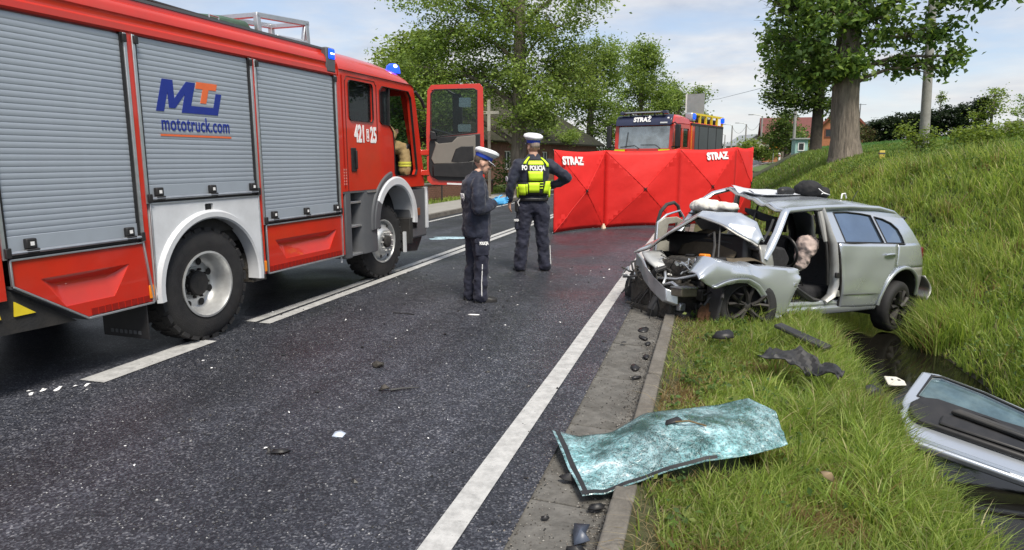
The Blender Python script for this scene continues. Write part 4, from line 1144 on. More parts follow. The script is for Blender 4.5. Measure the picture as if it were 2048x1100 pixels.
def shoe(par, x, y, yaw, name='shoe'):
    m_ = MB()
    prof = [(-.075,.032,.075),(-.05,.040,.085),(.0,.044,.085),(.06,.046,.062),(.12,.050,.045),(.165,.046,.036),(.195,.028,.022)]
    rg = []
    for px_, hw_, h_ in prof:
        rg.append([(px_, hw_*math.cos(R(a)), .018+h_*max(0, math.sin(R(a)))) for a in range(0,181,20)] + [(px_, -hw_, .004), (px_, hw_, .004)])
    m_.loft(rg); o_ = m_.build(name, MT['boot'], par, 50, loc=(x, y, 0), rot=(0,0,yaw))
    s_ = MB(); s_.loft([[(px_, -hw_-.004, z), (px_, hw_+.004, z)] for z in (0,.02) for px_, hw_, h_ in prof][:0] or [[(px_, hw_+.004, 0),(px_, hw_+.004,.02),(px_,-hw_-.004,.02),(px_,-hw_-.004,0)] for px_, hw_, h_ in prof]); s_.build('sole', MT['rubber'], o_)
    return o_

# ---------------------------------------------------------------- officer looking down at a phone
p1 = thing('person', 'police officer in navy jacket and white cap looking down at a phone', 'person', (-2.56, 7.33, 0), (0, 0, R(34)))
p1.scale = (.985,)*3
body = MB()
hm1, M1 = head(p1, (.085, 0, 1.625), R(20), R(-6), MT['hair'])
bb = MB(); bb.loft(rings_z([(0,0,.80,.10,.14),(0,0,1.1,.10,.14),(-.02,0,1.40,.10,.17),(.0,0,1.5,.055,.06),(.05,0,1.57,.052,.052)]))
for s_ in (1,-1):
    limb(bb, [(0,s_*.085,.86),(.0,s_*.09,.5),(-.02+.02*(s_ < 0),s_*.095,.09)], [.06,.04,.035]); limb(bb, [(-.02,s_*.18,1.40),(-.03,s_*.23,1.12),(.20,s_*.10,1.17)], [.05,.04,.03])
bm = bmesh.new(); bm.from_mesh(baked(bb,'b',.02,3)); bm.from_mesh(hm1); me = bpy.data.meshes.new('body'); bm.to_mesh(me); bm.free(); me.shade_smooth()
link('body', me, MT['skin'], p1)
hd = MB(); hand(hd, (.215,-.10,1.185), (.9,.35,.05), (0,.3,1), .9, 1.15); hand(hd, (.215,.10,1.17), (.9,-.35,.05), (0,-.3,1), .9, 1.15)
hd.tube([(.16,-.115,1.18),(.23,-.09,1.185)], [.045,.043], 10).tube([(.16,.115,1.165),(.23,.09,1.17)], [.045,.043], 10)
link('glove', baked(hd,'glove',.006,1), MT['glove'], p1)
jk = MB(); jk.loft(rings_z([(.01,0,.775,.155,.205),(.005,0,.86,.160,.205),(0,0,1.0,.155,.20),(-.012,0,1.18,.152,.205),(-.022,0,1.32,.150,.215),(-.022,0,1.42,.125,.195),(-.01,0,1.475,.085,.125),(.01,0,1.515,.066,.072),(.022,0,1.55,.066,.066)]))
for s_ in (1,-1):
    limb(jk, [(-.02,s_*.185,1.415),(-.04,s_*.255,1.27),(-.045,s_*.262,1.12),(.07,s_*.20,1.115),(.185,s_*.112,1.175)], [.083,.080,.074,.064,.050], 12)
jko = link('jacket', baked(jk,'jacket',.014,3,.5,.045,.10,3), MT['navy'], p1)
tr = MB(); tr.loft(rings_z([(.01,0,.78,.125,.165),(.01,0,.86,.14,.175),(.01,0,.93,.13,.17)]))
limb(tr, [(.02,-.09,.84),(.035,-.09,.50),(.015,-.09,.16),(.02,-.09,.07)], [.118,.088,.082,.088], 14)
limb(tr, [(-.01,.09,.84),(-.015,.09,.50),(-.06,.10,.16),(-.06,.10,.07)], [.118,.088,.082,.088], 14)
tro = link('trousers', baked(tr,'trousers',.014,3,.5,.052,.085,3), MT['navy2'], p1)
MB().tube([(.02,-.185,.47),(.018,-.178,.38),(.012,-.172,.25),(.012,-.174,.09)], .006, 6).build('piping', MT['white_print'], tro)
pkt = MB(); pkt.box(-.06,.10,-.218,-.19,.56,.74).box(-.065,.105,-.222,-.19,.70,.76); pkt.build('cargo_pocket', MT['navy2'], tro, bevel=.01, rot=(R(-3),0,0))
text_on('pocket_lettering', 'POLICJA', .045, MT['white_print'], tro, (.02,-.262,.725), (1,0,0), (0,.05,1), sx=.62, offset=.003)
text_on('back_lettering', 'POLICJA', .085, MT['white_print'], jko, (-.170,-.02,1.25), (0,-1,0), (-.06,0,1), sx=.60, offset=.004)
shoe(p1, .02, -.09, R(-4)); shoe(p1, -.06, .10, R(6))
cap(p1, M1, R(4))
ph = MB(); ph.box(.285,.36,-.038,.038,1.195,1.205); pho = ph.build('mobile_phone', MT['black'], None, bevel=.004)
phm = thing('phone', 'dark mobile phone held in the blue gloved hands of the officer', 'phone', (-2.56, 7.33, 0), (0,0,R(34)))
pho.parent = phm; pho.name = 'phone_body'; pho.location = (.02,0,-.0)
MB().box(.31,.375,-.033,.033,1.2055,1.2065).build('phone_screen', MT['glass_dark'], pho)

# ---------------------------------------------------------------- officer seen from behind with the yellow vest
p2 = thing('person', 'police officer from behind wearing a bright yellow vest over navy jacket', 'person', (-2.47, 9.62, 0), (0, 0, R(112)))
p2.scale = (1.10,)*3
hm2, M2 = head(p2, (.02, 0, 1.655), R(6), R(18), mat('short_grey_hair', (.32,.26,.22), .8, 0, .3, 60))
bb = MB(); bb.loft(rings_z([(0,0,.80,.10,.15),(0,0,1.1,.10,.15),(0,0,1.42,.10,.18),(.0,0,1.52,.06,.066),(.01,0,1.60,.058,.058)]))
for s_ in (1,-1):
    limb(bb, [(0,s_*.10,.86),(.0,s_*.133,.5),(-.01,s_*.165,.09)], [.06,.04,.035])
limb(bb, [(0,.20,1.43),(-.03,.29,1.17),(.03,.315,.93)], [.05,.04,.032]); limb(bb, [(0,-.20,1.43),(-.03,-.46,1.24),(.14,-.22,1.14)], [.05,.04,.03])
hand(bb, (.03,.315,.94), (.12,.0,-1), (1,.2,0), .5, 1.05); hand(bb, (.13,-.24,1.14), (.5,.8,-.1), (0,0,1), .4, 1.05)
bm = bmesh.new(); bm.from_mesh(baked(bb,'b',.009,2)); bm.from_mesh(hm2); me = bpy.data.meshes.new('body'); bm.to_mesh(me); bm.free(); me.shade_smooth()
link('body', me, MT['skin'], p2)
J2 = [(.0,0,.90,.135,.185),(.0,0,.98,.140,.187),(.0,0,1.08,.142,.185),(-.005,0,1.22,.148,.20),(-.01,0,1.36,.146,.222),(-.01,0,1.45,.118,.205),(.0,0,1.505,.082,.13),(.008,0,1.545,.070,.078),(.012,0,1.575,.068,.07)]
jk = MB(); jk.loft(rings_z(J2))
limb(jk, [(0,.20,1.43),(-.02,.262,1.30),(-.03,.300,1.15),(.0,.318,1.03),(.025,.322,.965)], [.085,.078,.068,.058,.052], 12)
limb(jk, [(0,-.20,1.43),(-.02,-.33,1.345),(-.03,-.455,1.255),(.05,-.35,1.185),(.12,-.26,1.145)], [.085,.078,.070,.060,.052], 12)
jko = link('jacket', baked(jk,'jacket',.014,3,.5,.038,.09,3), MT['navy'], p2)
tr = MB(); tr.loft(rings_z([(.0,0,.80,.125,.18),(.0,0,.90,.13,.182),(.0,0,.99,.128,.175)]))
limb(tr, [(.0,.105,.85),(.0,.135,.50),(-.01,.165,.16),(-.01,.17,.07)], [.122,.092,.086,.090], 14)
limb(tr, [(.0,-.105,.85),(.0,-.13,.50),(-.01,-.155,.16),(-.01,-.16,.07)], [.122,.092,.086,.090], 14)
tro = link('trousers', baked(tr,'trousers',.014,3,.5,.052,.085,3), MT['navy2'], p2)
MB().tube([(-.03,-.228,.35),(-.03,-.236,.2),(-.03,-.243,.09)], .006, 6).build('piping', MT['white_print'], tro)
pk_ = MB(); pk_.box(-.07,.07,.205,.245,.57,.72); pk_.build('cargo_pocket', MT['navy2'], tro, bevel=.012)
text_on('pocket_lettering', 'POLICJA', .035, MT['white_print'], tro, (-.09,.235,.70), (.5,-.85,0), (0,0,1), sx=.6, offset=.002)
shoe(p2, .0, .17, R(14)); shoe(p2, .0, -.16, R(-12))
cap(p2, M2, R(-10))
def tor(ang, z, off):
    zs = [j[2] for j in J2]; g = lambda k: float(np.interp(z, zs, [j[k] for j in J2]))
    a = R(ang); c_, s_ = math.cos(a), math.sin(a); p_ = 2.3
    return (g(0)+(g(3)+off)*math.copysign(abs(c_)**(2/p_), c_), (g(4)+off)*math.copysign(abs(s_)**(2/p_), s_), z)
def patch(name, a0, a1, z0, z1, m, par, off=.02, skew=0, th=.012, n=8):
    m_ = MB(); m_.grid(lambda u, v: tor(a0+(a1-a0)*u+skew*v, z0+(z1-z0)*v, off), n, 3)
    return m_.build(name, m, par, 60, solid=th)
vest = patch('vest', 158, 206, 1.20, 1.50, MT['black'], p2, .014)
patch('vest_back_panel', 163, 204, 1.225, 1.345, MT['hiviz'], vest, .022, -2)
patch('vest_yoke', 160, 208, 1.425, 1.478, MT['hiviz'], vest, .020, 0)
patch('vest_strap', 222, 236, 1.40, 1.52, MT['hiviz'], vest, .012); patch('vest_strap', 140, 152, 1.44, 1.53, MT['hiviz'], vest, .012)
patch('vest_belt', 80, 280, 1.03, 1.20, MT['black'], vest, .014, 0, n=20)
for a0, a1, z0, z1 in ((96,110,1.00,1.14),(116,150,1.035,1.175),(153,158,1.05,1.18),(162,192,1.07,1.20)):
    patch('pouch', a0, a1, z0, z1, MT['hiviz'], vest, .032, 0, .026)
patch('pouch', 206, 226, 1.06, 1.215, MT['hiviz'], vest, .040, 10, .03); patch('pouch', 231, 238, 1.04, 1.17, MT['hiviz'], vest, .032, 8, .02); patch('pouch', 243, 262, 1.0, 1.14, MT['hiviz'], vest, .032, 6, .024)
for z in (1.12,1.155,1.19): patch('webbing', 194, 206, z, z+.012, MT['hiviz'], vest, .03, 0, .008)
text_on('vest_lettering', 'POLICJA', .082, MT['white_print'], vest, (-.172,-.030,1.385), (0,-1,0), (.10,0,1), sx=.66, offset=.0045)
text_on('jacket_lettering', 'PO', .082, MT['white_print'], jko, (-.158,.135,1.39), (.30,-.95,0), (.10,0,1), sx=.72, offset=.0045)
em = MB(); em.lathe([(.0,.004),(.033,.004),(.035,.0)], 16, 'y'); e_ = em.build('sleeve_badge', MT['capw'], jko, loc=(-.075,.362,1.245), rot=(R(-8),0,R(22)))
hol = MB(); hol.box(-.06,.05,.19,.245,.80,.96); hol.build('holster', MT['black'], p2, bevel=.02, seg=3)
patch('belt', 20, 340, .955, .995, MT['black'], p2, .012, 0, .01, 30)
lo = MB(); lo.tube([tor(118,.985,.02), tor(112,.94,.045), tor(115,.89,.03)], .006, 6); lo.build('lanyard', MT['white_print'], p2)

# ---------------------------------------------------------------- firefighter on the cab seat
MT['tan'] = mat('tan_turnout_cloth', (.30,.215,.10), .85, 0, .25, 10, bump=.25, bscale=40)
MT['refl'] = mat('yellow_reflective_tape', (.72,.70,.10), .45, 0, .1, 14)
p3 = thing('person', 'firefighter in tan turnout gear sitting inside the big fire engine cab', 'person')
p3.location = (-4.36+.40*math.sin(TA)+.05, 4.99+.40*math.cos(TA), 0); p3.rotation_euler = (0, 0, R(90)-TA)
hm3, M3 = head(p3, (3.50,.56,2.46), R(8), R(10), MT['hair'])
bb = MB(); bb.loft(rings_z([(3.42,.56,1.74,.10,.14),(3.44,.56,2.1,.10,.15),(3.45,.56,2.3,.05,.055),(3.47,.56,2.40,.05,.05)]))
hand(bb, (3.72,.34,2.02), (.8,.1,.2), (0,.3,1), .5, 1.1)
limb(bb, [(3.44,.38,2.20),(3.52,.30,1.95),(3.72,.34,2.02)], [.05,.04,.032])
bm = bmesh.new(); bm.from_mesh(baked(bb,'b',.011,2)); bm.from_mesh(hm3); me = bpy.data.meshes.new('body'); bm.to_mesh(me); bm.free(); me.shade_smooth()
link('body', me, MT['skin'], p3)
jk = MB(); jk.loft(rings_z([(3.42,.56,1.72,.15,.20),(3.43,.56,2.0,.15,.21),(3.44,.56,2.18,.13,.21),(3.45,.56,2.27,.08,.10),(3.46,.56,2.33,.07,.07)]))
limb(jk, [(3.45,.38,2.19),(3.56,.27,1.98),(3.70,.33,2.02)], [.088,.078,.058]); limb(jk, [(3.45,.74,2.19),(3.56,.84,1.98),(3.75,.74,2.02)], [.088,.078,.058])
jk3 = link('jacket', baked(jk,'jacket',.016,3,.5,.03,.09), MT['tan'], p3)
tr = MB(); limb(tr, [(3.44,.44,1.76),(3.66,.34,1.84),(3.82,.24,1.80),(3.80,.20,1.62),(3.78,.20,1.47)], [.11,.105,.095,.088,.085], 12)
limb(tr, [(3.44,.66,1.76),(3.84,.68,1.80),(3.88,.66,1.47)], [.11,.095,.085], 12)
tr3 = link('trousers', baked(tr,'trousers',.016,3,.5,.03,.09), MT['tan'], p3)
for z in (1.56, 1.60): MB().lathe([(.096,-.014),(.097,.014)], 16, 'z', (3.79,.20,z), caps=False).build('reflective_band', MT['refl'], tr3)
for q in ((3.50,.325,2.09),(3.515,.31,2.05)): MB().ball(q, (.088,.088,.014), 14, 6).build('reflective_band', MT['refl'], jk3)
MB().box(3.72,3.92,.14,.27,1.425,1.50).build('boot', MT['boot'], p3, bevel=.03, seg=3)
# ================================================================== the wrecked silver hatchback
car = thing('wrecked_car', 'wrecked silver hatchback with crushed front standing over the grassy ditch', 'car', (1.755, 9.562, -.39), (R(3.0), R(-3.978), R(224.12)))
MT['silver'] = mat('silver_car_paint', (.57,.61,.67), .25, .66, .04, 1.2, coat=.5, dirt=.10, dirtcol=(.20,.19,.16), dscale=2.0, rvar=.08)
MT['silver_dirty'] = mat('muddy_silver_paint', (.46,.46,.45), .40, .65, .12, 4, coat=.3, dirt=.75, dirtcol=(.17,.155,.125), dscale=2.8)
MT['inner'] = mat('dark_cabin_cloth', (.020,.020,.023), .85, 0, .3, 8, bump=.3, bscale=40)
MT['airbag'] = mat('white_airbag_cloth', (.70,.68,.63), .8, 0, .12, 6, bump=.4, bscale=18, dirt=.35, dirtcol=(.35,.33,.22), dscale=5)
MT['airbag2'] = mat('pinkish_airbag_cloth', (.60,.48,.44), .85, 0, .15, 8, bump=.5, bscale=22, dirt=.3, dirtcol=(.28,.2,.17), dscale=6)
MT['grime'] = mat('engine_grime', (.045,.042,.038), .6, .1, .55, 14, bump=.5, bscale=30, dirt=.5, dirtcol=(.11,.09,.065), dscale=7)
MT['padding'] = mat('brown_insulation', (.10,.08,.055), .95, 0, .3, 7, bump=.5, bscale=16, dirt=.4)
MT['rust'] = mat('rusty_iron', (.12,.06,.035), .8, .3, .4, 20, bump=.5, bscale=60)
MT['cargl'] = mat('blue_reflecting_car_glass', (.22,.30,.42), .03, .85, .15, 2, spec=1.0, rvar=.02)
MT['scuffed'] = mat('scuffed_black_plastic', (.028,.029,.032), .55, 0, .3, 9, dirt=.5, dirtcol=(.12,.11,.095))
MT['rimgrey'] = mat('dusty_dark_alloy', (.045,.044,.043), .5, .5, .25, 10, dirt=.6, dirtcol=(.10,.085,.07), dscale=6)
def ysd(x, z):
    y = np.interp(z, [.15,.25,.45,.60,.85,.97,1.42], [.78,.80,.845,.862,.855,.835,.62])
    if x < .1: y -= .16*((.1-x)/.7)**2
    if x > 2.6: y -= .06*((x-2.6)/.8)**2
    return float(y)
def crump(p, amp, s=6.0, seed=0):
    x, y, z = p
    n_ = math.sin(x*s*1.3+seed)*math.cos(z*s+seed*1.7)+.6*math.sin(y*s*1.9+x*s*.7+seed*.4)+.4*math.sin(z*s*2.7-x*s*2.1)
    return Vector(p)+Vector((.4,1,.6))*(n_*amp)
def rows_panel(name, zs, xa, xb, m, par, nx=12, off=0, solid=.006, dent=None):
    mb = MB(); zs = list(zs)
    def f(u, v):
        i = v*(len(zs)-1); k = int(round(i)); z = zs[k]
        x = xa(z)+(xb(z)-xa(z))*u
        p = Vector((x, ysd(x, z)+off, z))
        if dent: p.y += dent(x, z)
        return p
    mb.grid(f, nx, len(zs)-1)
    return mb.build(name, m, par, 40, solid=solid)
arc_x = lambda z, s_: .06 + s_*math.sqrt(max(.0, .405**2-(z-.30)**2))
# rear door
xa = lambda z: float(np.interp(z, [.235,.30,.45,.60,.70,.985], [.52,.50,.46,.375,.27,.215]))
xb = lambda z: 1.165+(z-.23)*.165
dent = lambda x, z: -.022*math.exp(-((x-1.05)**2/.03+(z-.78)**2/.05)) -.012*math.exp(-((x-.75)**2/.02+(z-.55)**2/.02)) + .006*math.sin(9*x)*math.sin(11*z)*(1 if .4 < z < .9 else .3)
zz_ = np.concatenate([np.linspace(.235,.395,4), [.405,.415], np.linspace(.44,.90,12), [.925,.95,.985]])
rd = rows_panel('rear_door', zz_, xa, xb, MT['silver'], car, 16, .004, .03, dent)
cr = MB(); cr.tube([(x, ysd(x,.405)+.021, .405) for x in np.linspace(.5,1.18,10)], .004, 5); cr.build('door_crease', MT['dark'], rd)
gp = MB(); gp.tube([(xa(z)-.006, ysd(xa(z),z)+.012, z) for z in np.linspace(.24,.985,16)], .005, 5); gp.build('door_gap', MT['dark'], rd); MB().tube([(xb(z)+.008, ysd(xb(z),z)+.006, z) for z in np.linspace(.24,.985,8)], .010, 5).build('door_gap', MT['dark'], rd)
hd_ = MB(); hd_.tube([(.50,.895,.862),(.43,.905,.872),(.35,.903,.872),(.29,.885,.866)], [.012,.018,.018,.012], 10, squash=.7); hd_.build('door_handle', MT['silver'], rd)
MB().ball((.40,.858,.862),(.055,.012,.045)).build('handle_cup', MT['silver_dirty'], rd)
for z in (.42,.82): MB().box(xb(z)+.0, xb(z)+.05, .80,.845,z-.035,z+.035).build('hinge', MT['silver_dirty'], rd, bevel=.006)
# quarter panel
qx0 = lambda z: float(np.interp(z, [.30,.55,.70,.85,1.0], [-.40,-.46,-.47,-.44,-.37]))
rows_panel('quarter_panel', np.linspace(.706,1.0,8), qx0, lambda z: xa(z)-.014, MT['silver'], car, 12, 0, .01)
rows_panel('quarter_panel', np.linspace(.33,.706,9), qx0, lambda z: arc_x(z,-1), MT['silver_dirty'], car, 6, 0, .01)
rows_panel('quarter_panel', np.linspace(.60,.712,5), lambda z: arc_x(z,1)-.0, lambda z: xa(z)-.014, MT['silver'], car, 4, 0, .01)
al = MB(); al.tube([(.06+.405*math.cos(R(a)), ysd(.06+.405*math.cos(R(a)), .30+.405*math.sin(R(a)))+.012, .30+.405*math.sin(R(a))) for a in range(-5,176,8)], .022, 8); al.build('wheel_arch_lip', MT['silver'], car)
wh = MB(); wh.loft([[(.06+.40*math.cos(R(a)), y_, .30+.40*math.sin(R(a))) for a in range(-25,206,12)] for y_ in (.80,.40)], caps=False, closed=False); wh.build('wheel_house', MT['dark'], car)
# greenhouse with door window and quarter window
gy = lambda u, v, w: (u, ysd(u, v)+.002-w, v)
gh = [(1.305,.99),(1.385,1.375),(1.2,1.405),(.9,1.425),(.5,1.425),(.2,1.395),(.0,1.35),(-.14,1.30),(-.27,1.15),(-.36,1.0),(-.2,.995),(.2,.99),(.8,.988)]
w1 = [(1.15,1.0),(1.195,1.33),(.95,1.342),(.70,1.332),(.53,1.315),(.455,1.0)]
w2 = [(.40,1.0),(.47,1.302),(.32,1.28),(.18,1.235),(.09,1.165),(.06,1.08),(.06,1.0)]
m_ = MB(); m_.plate(gh, [w1, w2], gy, .03); gho = m_.build('greenhouse_side', MT['silver'], car, bevel=.006)
for w_, nm in ((w1,'rear_door_window'), (w2,'quarter_window')):
    c_ = np.mean(np.array(w_), 0); big = [(c_[0]+(p[0]-c_[0])*1.015, c_[1]+(p[1]-c_[1])*1.03) for p in w_]
    m_ = MB(); m_.plate(big, [], lambda u, v, w: (u, ysd(u,v)-.010-w, v), .004); wo = m_.build(nm, MT['cargl'], car, 0)
    g_ = MB()
    for a, b in zip(w_, w_[1:]+w_[:1]): g_.bar(gy(a[0],a[1],.002), gy(b[0],b[1],.002), .012, .016, up=(0,1,0))
    g_.build('window_gasket', MT['black'], wo)
bt = MB(); bt.tube([(x, ysd(x,.99)+.010, .99) for x in np.linspace(.06,1.30,14)], .009, 6); bt.build('belt_trim', MT['black'], gho)
# roof, lifted and bent on its far front corner
Lr = np.array([(1.97,.62,1.305),(1.75,.63,1.355),(1.17,.63,1.405),(.82,.63,1.432),(.35,.63,1.42),(.10,.62,1.392),(-.13,.60,1.32)])
Rr = np.array([(1.57,-.60,1.61),(1.34,-.60,1.60),(.80,-.62,1.565),(.45,-.62,1.53),(.15,-.62,1.49),(.0,-.60,1.43),(-.15,-.58,1.335)])
def roof_pt(u, v):
    i = v*6
    l = np.array([np.interp(i, range(7), Lr[:,k]) for k in range(3)]); r_ = np.array([np.interp(i, range(7), Rr[:,k]) for k in range(3)])
    p = l*(1-u)+r_*u
    p[2] += .055*math.sin(math.pi*u)*(.35+.65*min(1, v*1.6)) - .05*math.exp(-((u-.42)**2/.03+(v-.16)**2/.03)) + .035*math.exp(-((u-.22)**2/.006+(v-.12)**2/.05))
    a = max(0, 1-v*1.6); tri = lambda q: abs((q % 2)-1)-.5; p[2] += a*.035*tri(4.1*u+3*v)+a*.02*tri(9*u-5*v)
    return Vector(p)
m_ = MB(); m_.grid(roof_pt, 26, 24); rf_ = m_.build('roof', MT['silver'], car, 22, solid=.008)
hdr = MB(); hdr.tube([roof_pt(u, .0)+Vector((.01,0,-.018)) for u in np.linspace(0,1,14)], .026, 8, squash=.6); hdr.build('roof_header', MT['silver_dirty'], rf_)
ru = MB(); ru.grid(lambda u, v: roof_pt(.03+u*.94, .03+v*.9)+Vector((0,0,-.035)), 14, 12); ru.build('roof_lining', MT['inner'], rf_, 50)
rl = MB(); rl.tube([Vector(p) for p in [(2.03,.70,1.30),(1.95,.68,1.325),(1.6,.675,1.36),(1.38,.672,1.378),(.9,.66,1.405),(.35,.65,1.405),(.05,.635,1.37),(-.14,.61,1.305)]], [.03,.034,.034,.034,.03,.028,.026,.024], 8); rl.build('roof_rail', MT['silver'], car, 60)
# A pillar, hinge pillar, B pillar, sill
ap = MB(); ap.tube([(2.00,.69,1.325),(2.05,.71,1.29),(2.17,.735,1.08),(2.28,.75,.92),(2.35,.74,.80)], [.04,.045,.045,.05,.05], 8, squash=.7); ap.build('a_pillar', MT['silver'], car, 60)
apr = MB(); apr.tube([(2.30,-.72,.95),(2.12,-.70,1.18),(1.95,-.66,1.42),(1.78,-.63,1.53),(1.50,-.60,1.60)], [.05,.045,.042,.04,.04], 8, squash=.7); apr.build('a_pillar', MT['silver'], car, 60)
hp = MB(); hp.grid(lambda u, v: crump((2.42-.16*u-.10*v, .72+.05*math.sin(3*v), .95-.75*v), .012, 9, 2), 8, 12); hp.build('hinge_pillar', MT['silver_dirty'], car, 40, solid=.03)
ws = MB(); ws.grid(lambda u, v: crump((2.75-.45*u, .60+.14*v*u+.05*v, .80+.10*math.sin(3*u)*v-.12*v), .014, 8, 5), 10, 6); ws.build('inner_wing', MT['padding'], car, 40, solid=.01)
bp = MB()
bpp = [(1.405,.665,1.372),(1.375,.70,1.25),(1.345,.745,1.10),(1.315,.79,.97),(1.285,.80,.75),(1.265,.805,.52),(1.30,.80,.39),(1.42,.80,.325)]
bp.tube(bpp, [.045,.048,.05,.055,.06,.062,.062,.05], 8, squash=.6); bpo = bp.build('b_pillar', MT['silver_dirty'], car, 50)
bi = MB(); bi.tube([Vector(p)+Vector((.075,-.03,-.01)) for p in bpp[:6]], [.018]*6, 6); bi.build('door_weatherstrip', MT['black'], bpo)
fr_ = MB(); fr_.tube([(1.47,.70,1.33),(1.46,.735,1.2),(1.425,.77,1.0)], [.03,.032,.02], 8); fr_.build('seat_belt_cover', mat('pale_grey_trim',(.34,.34,.33),.7), bpo)
MB().box(1.27,1.33,.845,.875,.60,.66).build('door_striker', MT['black'], bpo, bevel=.008)
sp = [(.80,.18),(.818,.20),(.822,.255),(.80,.275),(.812,.30),(.80,.335),(.74,.345),(.70,.30),(.70,.18)]
sl_ = MB(); sl_.loft([[(x, y-.0, z+dz) for y, z in sp] for x, dz in ((.50,.03),(1.0,.012),(1.6,.0),(2.05,-.005),(2.20,-.01))]); sl_.build('sill', MT['silver'], car, 40, bevel=.006)
ds = MB(); ds.box(1.42,2.1,.70,.78,.345,.352); ds.build('sill_tread', MT['scuffed'], car)
# torn front wing
wx = np.array([3.36,3.26,3.14,3.0,2.85,2.70,2.55,2.40,2.25,2.10,1.98,1.93])
wt = np.array([.66,.745,.815,.795,.765,.752,.735,.735,.725,.715,.705,.69])
wb = np.array([.625,.565,.515,.555,.575,.572,.50,.345,.17,.20,.42,.56])
yt = np.array([.70,.66,.60,.58,.60,.62,.66,.68,.70,.74,.79,.83])
def wing_pt(u, v):
    i = u*(len(wx)-1); g = lambda A: float(np.interp(i, range(len(wx)), A))
    x, zt, zb, y0 = g(wx), g(wt), g(wb), g(yt)
    # first third of v runs outwards over the top, the rest down the side
    if v < .3:
        t = v/.3; y = y0+(.855-y0)*math.sin(t*math.pi/2); z = zt+.018*math.sin(t*math.pi)-.05*(1-math.cos(t*math.pi/2))
    else:
        t = (v-.3)/.7; z = (zt-.05)*(1-t)+zb*t; y = .855+.03*math.sin(math.pi*t*1.1)*(1 if x < 2.9 else .5)
    fold = .03*math.exp(-((x-2.62)**2/.004))*(1 if v < .55 else .3)
    y -= fold; z += fold*.8*(1-v)
    tri = lambda q: abs((q % 2)-1)-.5
    k_ = max(0, (x-2.45)/.9)
    y += k_*.012*tri(x*4.3+v*1.3); z += k_*.004*tri(x*7.7+v*2.3)
    return Vector((x, y, z))
m_ = MB(); m_.grid(wing_pt, 44, 16); wing = m_.build('front_wing', MT['silver'], car, 24, solid=.006)
fl = MB(); fl.tube([wing_pt(u, .985)+Vector((0,.008,.004)) for u in np.linspace(.16,.78,24)], .014, 6); fl.build('wing_arch_lip', MT['silver'], wing)
fl2 = MB(); fl2.grid(lambda u, v: wing_pt(.16+u*.62, 1-.22*v*math.sin(math.pi*(.08+.9*u)))+Vector((0,.016+.006*math.sin(math.pi*v),0)), 24, 4); fl2.build('wing_flare', MT['silver'], wing, 50, solid=.004)
for k in range(7):
    z = .70-k*.03; m_ = MB(); x = 1.93-random.uniform(0,.05)
    m_.add([(1.95,.85,z),(x,.86,z-.012),(1.95,.85,z-.026)], [(0,1,2)]); m_.build('torn_edge', MT['silver'], wing, 0, solid=.004)
MB().box(1.985,2.03,.885,.895,.52,.56).build('wing_indicator', MT['alu'], wing, bevel=.004)
# bonnet folded up like a tent
Fr = np.array([(3.06,-.52,.78),(3.00,-.34,.86),(2.90,-.10,1.05),(2.74,.14,1.232),(2.72,.34,1.185),(2.66,.52,1.115),(2.52,.68,1.0),(2.44,.73,.955)])
Bk = np.array([(2.36,-.76,.95),(2.34,-.60,1.08),(2.34,-.38,1.19),(2.38,-.10,1.255),(2.40,.20,1.275),(2.42,.46,1.275),(2.40,.66,1.18),(2.36,.74,.99)])
def hood_pt(u, v):
    i = u*7
    f_ = np.array([np.interp(i, range(8), Fr[:,k]) for k in range(3)]); b_ = np.array([np.interp(i, range(8), Bk[:,k]) for k in range(3)])
    p = f_*(1-v)+b_*v
    tri = lambda q: abs((q % 2)-1)-.5
    p[2] += .03*math.sin(math.pi*v)+.03*tri(3.2*u+.9*v)*math.sin(math.pi*min(1,v+.15))+.010*tri(9*u-3.7*v); p[0] += .02*tri(5*u+.4)*(1-v)
    return Vector(p)
m_ = MB(); m_.grid(hood_pt, 35, 10); hood = m_.build('bonnet', MT['silver'], car, 25, solid=.014)
m_ = MB(); m_.grid(lambda u, v: hood_pt(.02+.96*u, .03+.9*v)+Vector((0,0,-.03)), 24, 8); m_.build('bonnet_liner', MT['black'], hood, 40)
m_ = MB(); m_.tube([hood_pt(u, .0)+Vector((.004,0,-.008)) for u in np.linspace(0,1,36)], .012, 6); m_.build('bonnet_edge', MT['silver_dirty'], hood)
m_ = MB(); m_.tube([(2.66,.40,1.15),(2.72,.46,.98),(2.78,.52,.80)], .010, 6).tube([(2.70,.28,1.02),(2.70,.36,1.06),(2.76,.44,.92),(2.84,.50,.78)], .014, 6); m_.build('bonnet_strut', MT['scuffed'], hood)
pd = MB(); pd.grid(lambda u, v: crump((2.55-.10*v, -.35+.85*u, .78+.30*v*(1-.5*(u-.45)**2*4)), .014, 7, 3), 14, 8); pd.build('heat_shield', MT['padding'], car, 50, solid=.02)
# firewall, scuttle, windscreen frame remains
MB().box(2.20,2.36,-.72,.70,.25,.93).build('bulkhead', MT['grime'], car, bevel=.03)
sc_ = MB(); sc_.tube([(2.38,.72,.90),(2.46,.4,.95),(2.48,0,.96),(2.42,-.5,.95),(2.36,-.72,.93)], .05, 8, squash=.5); sc_.build('scuttle_panel', MT['scuffed'], car)
wf = MB(); wf.tube([(2.30,.66,.97),(2.16,.62,1.10),(2.06,.58,1.22)], .014, 6); wf.build('windscreen_strip', MT['scuffed'], car)
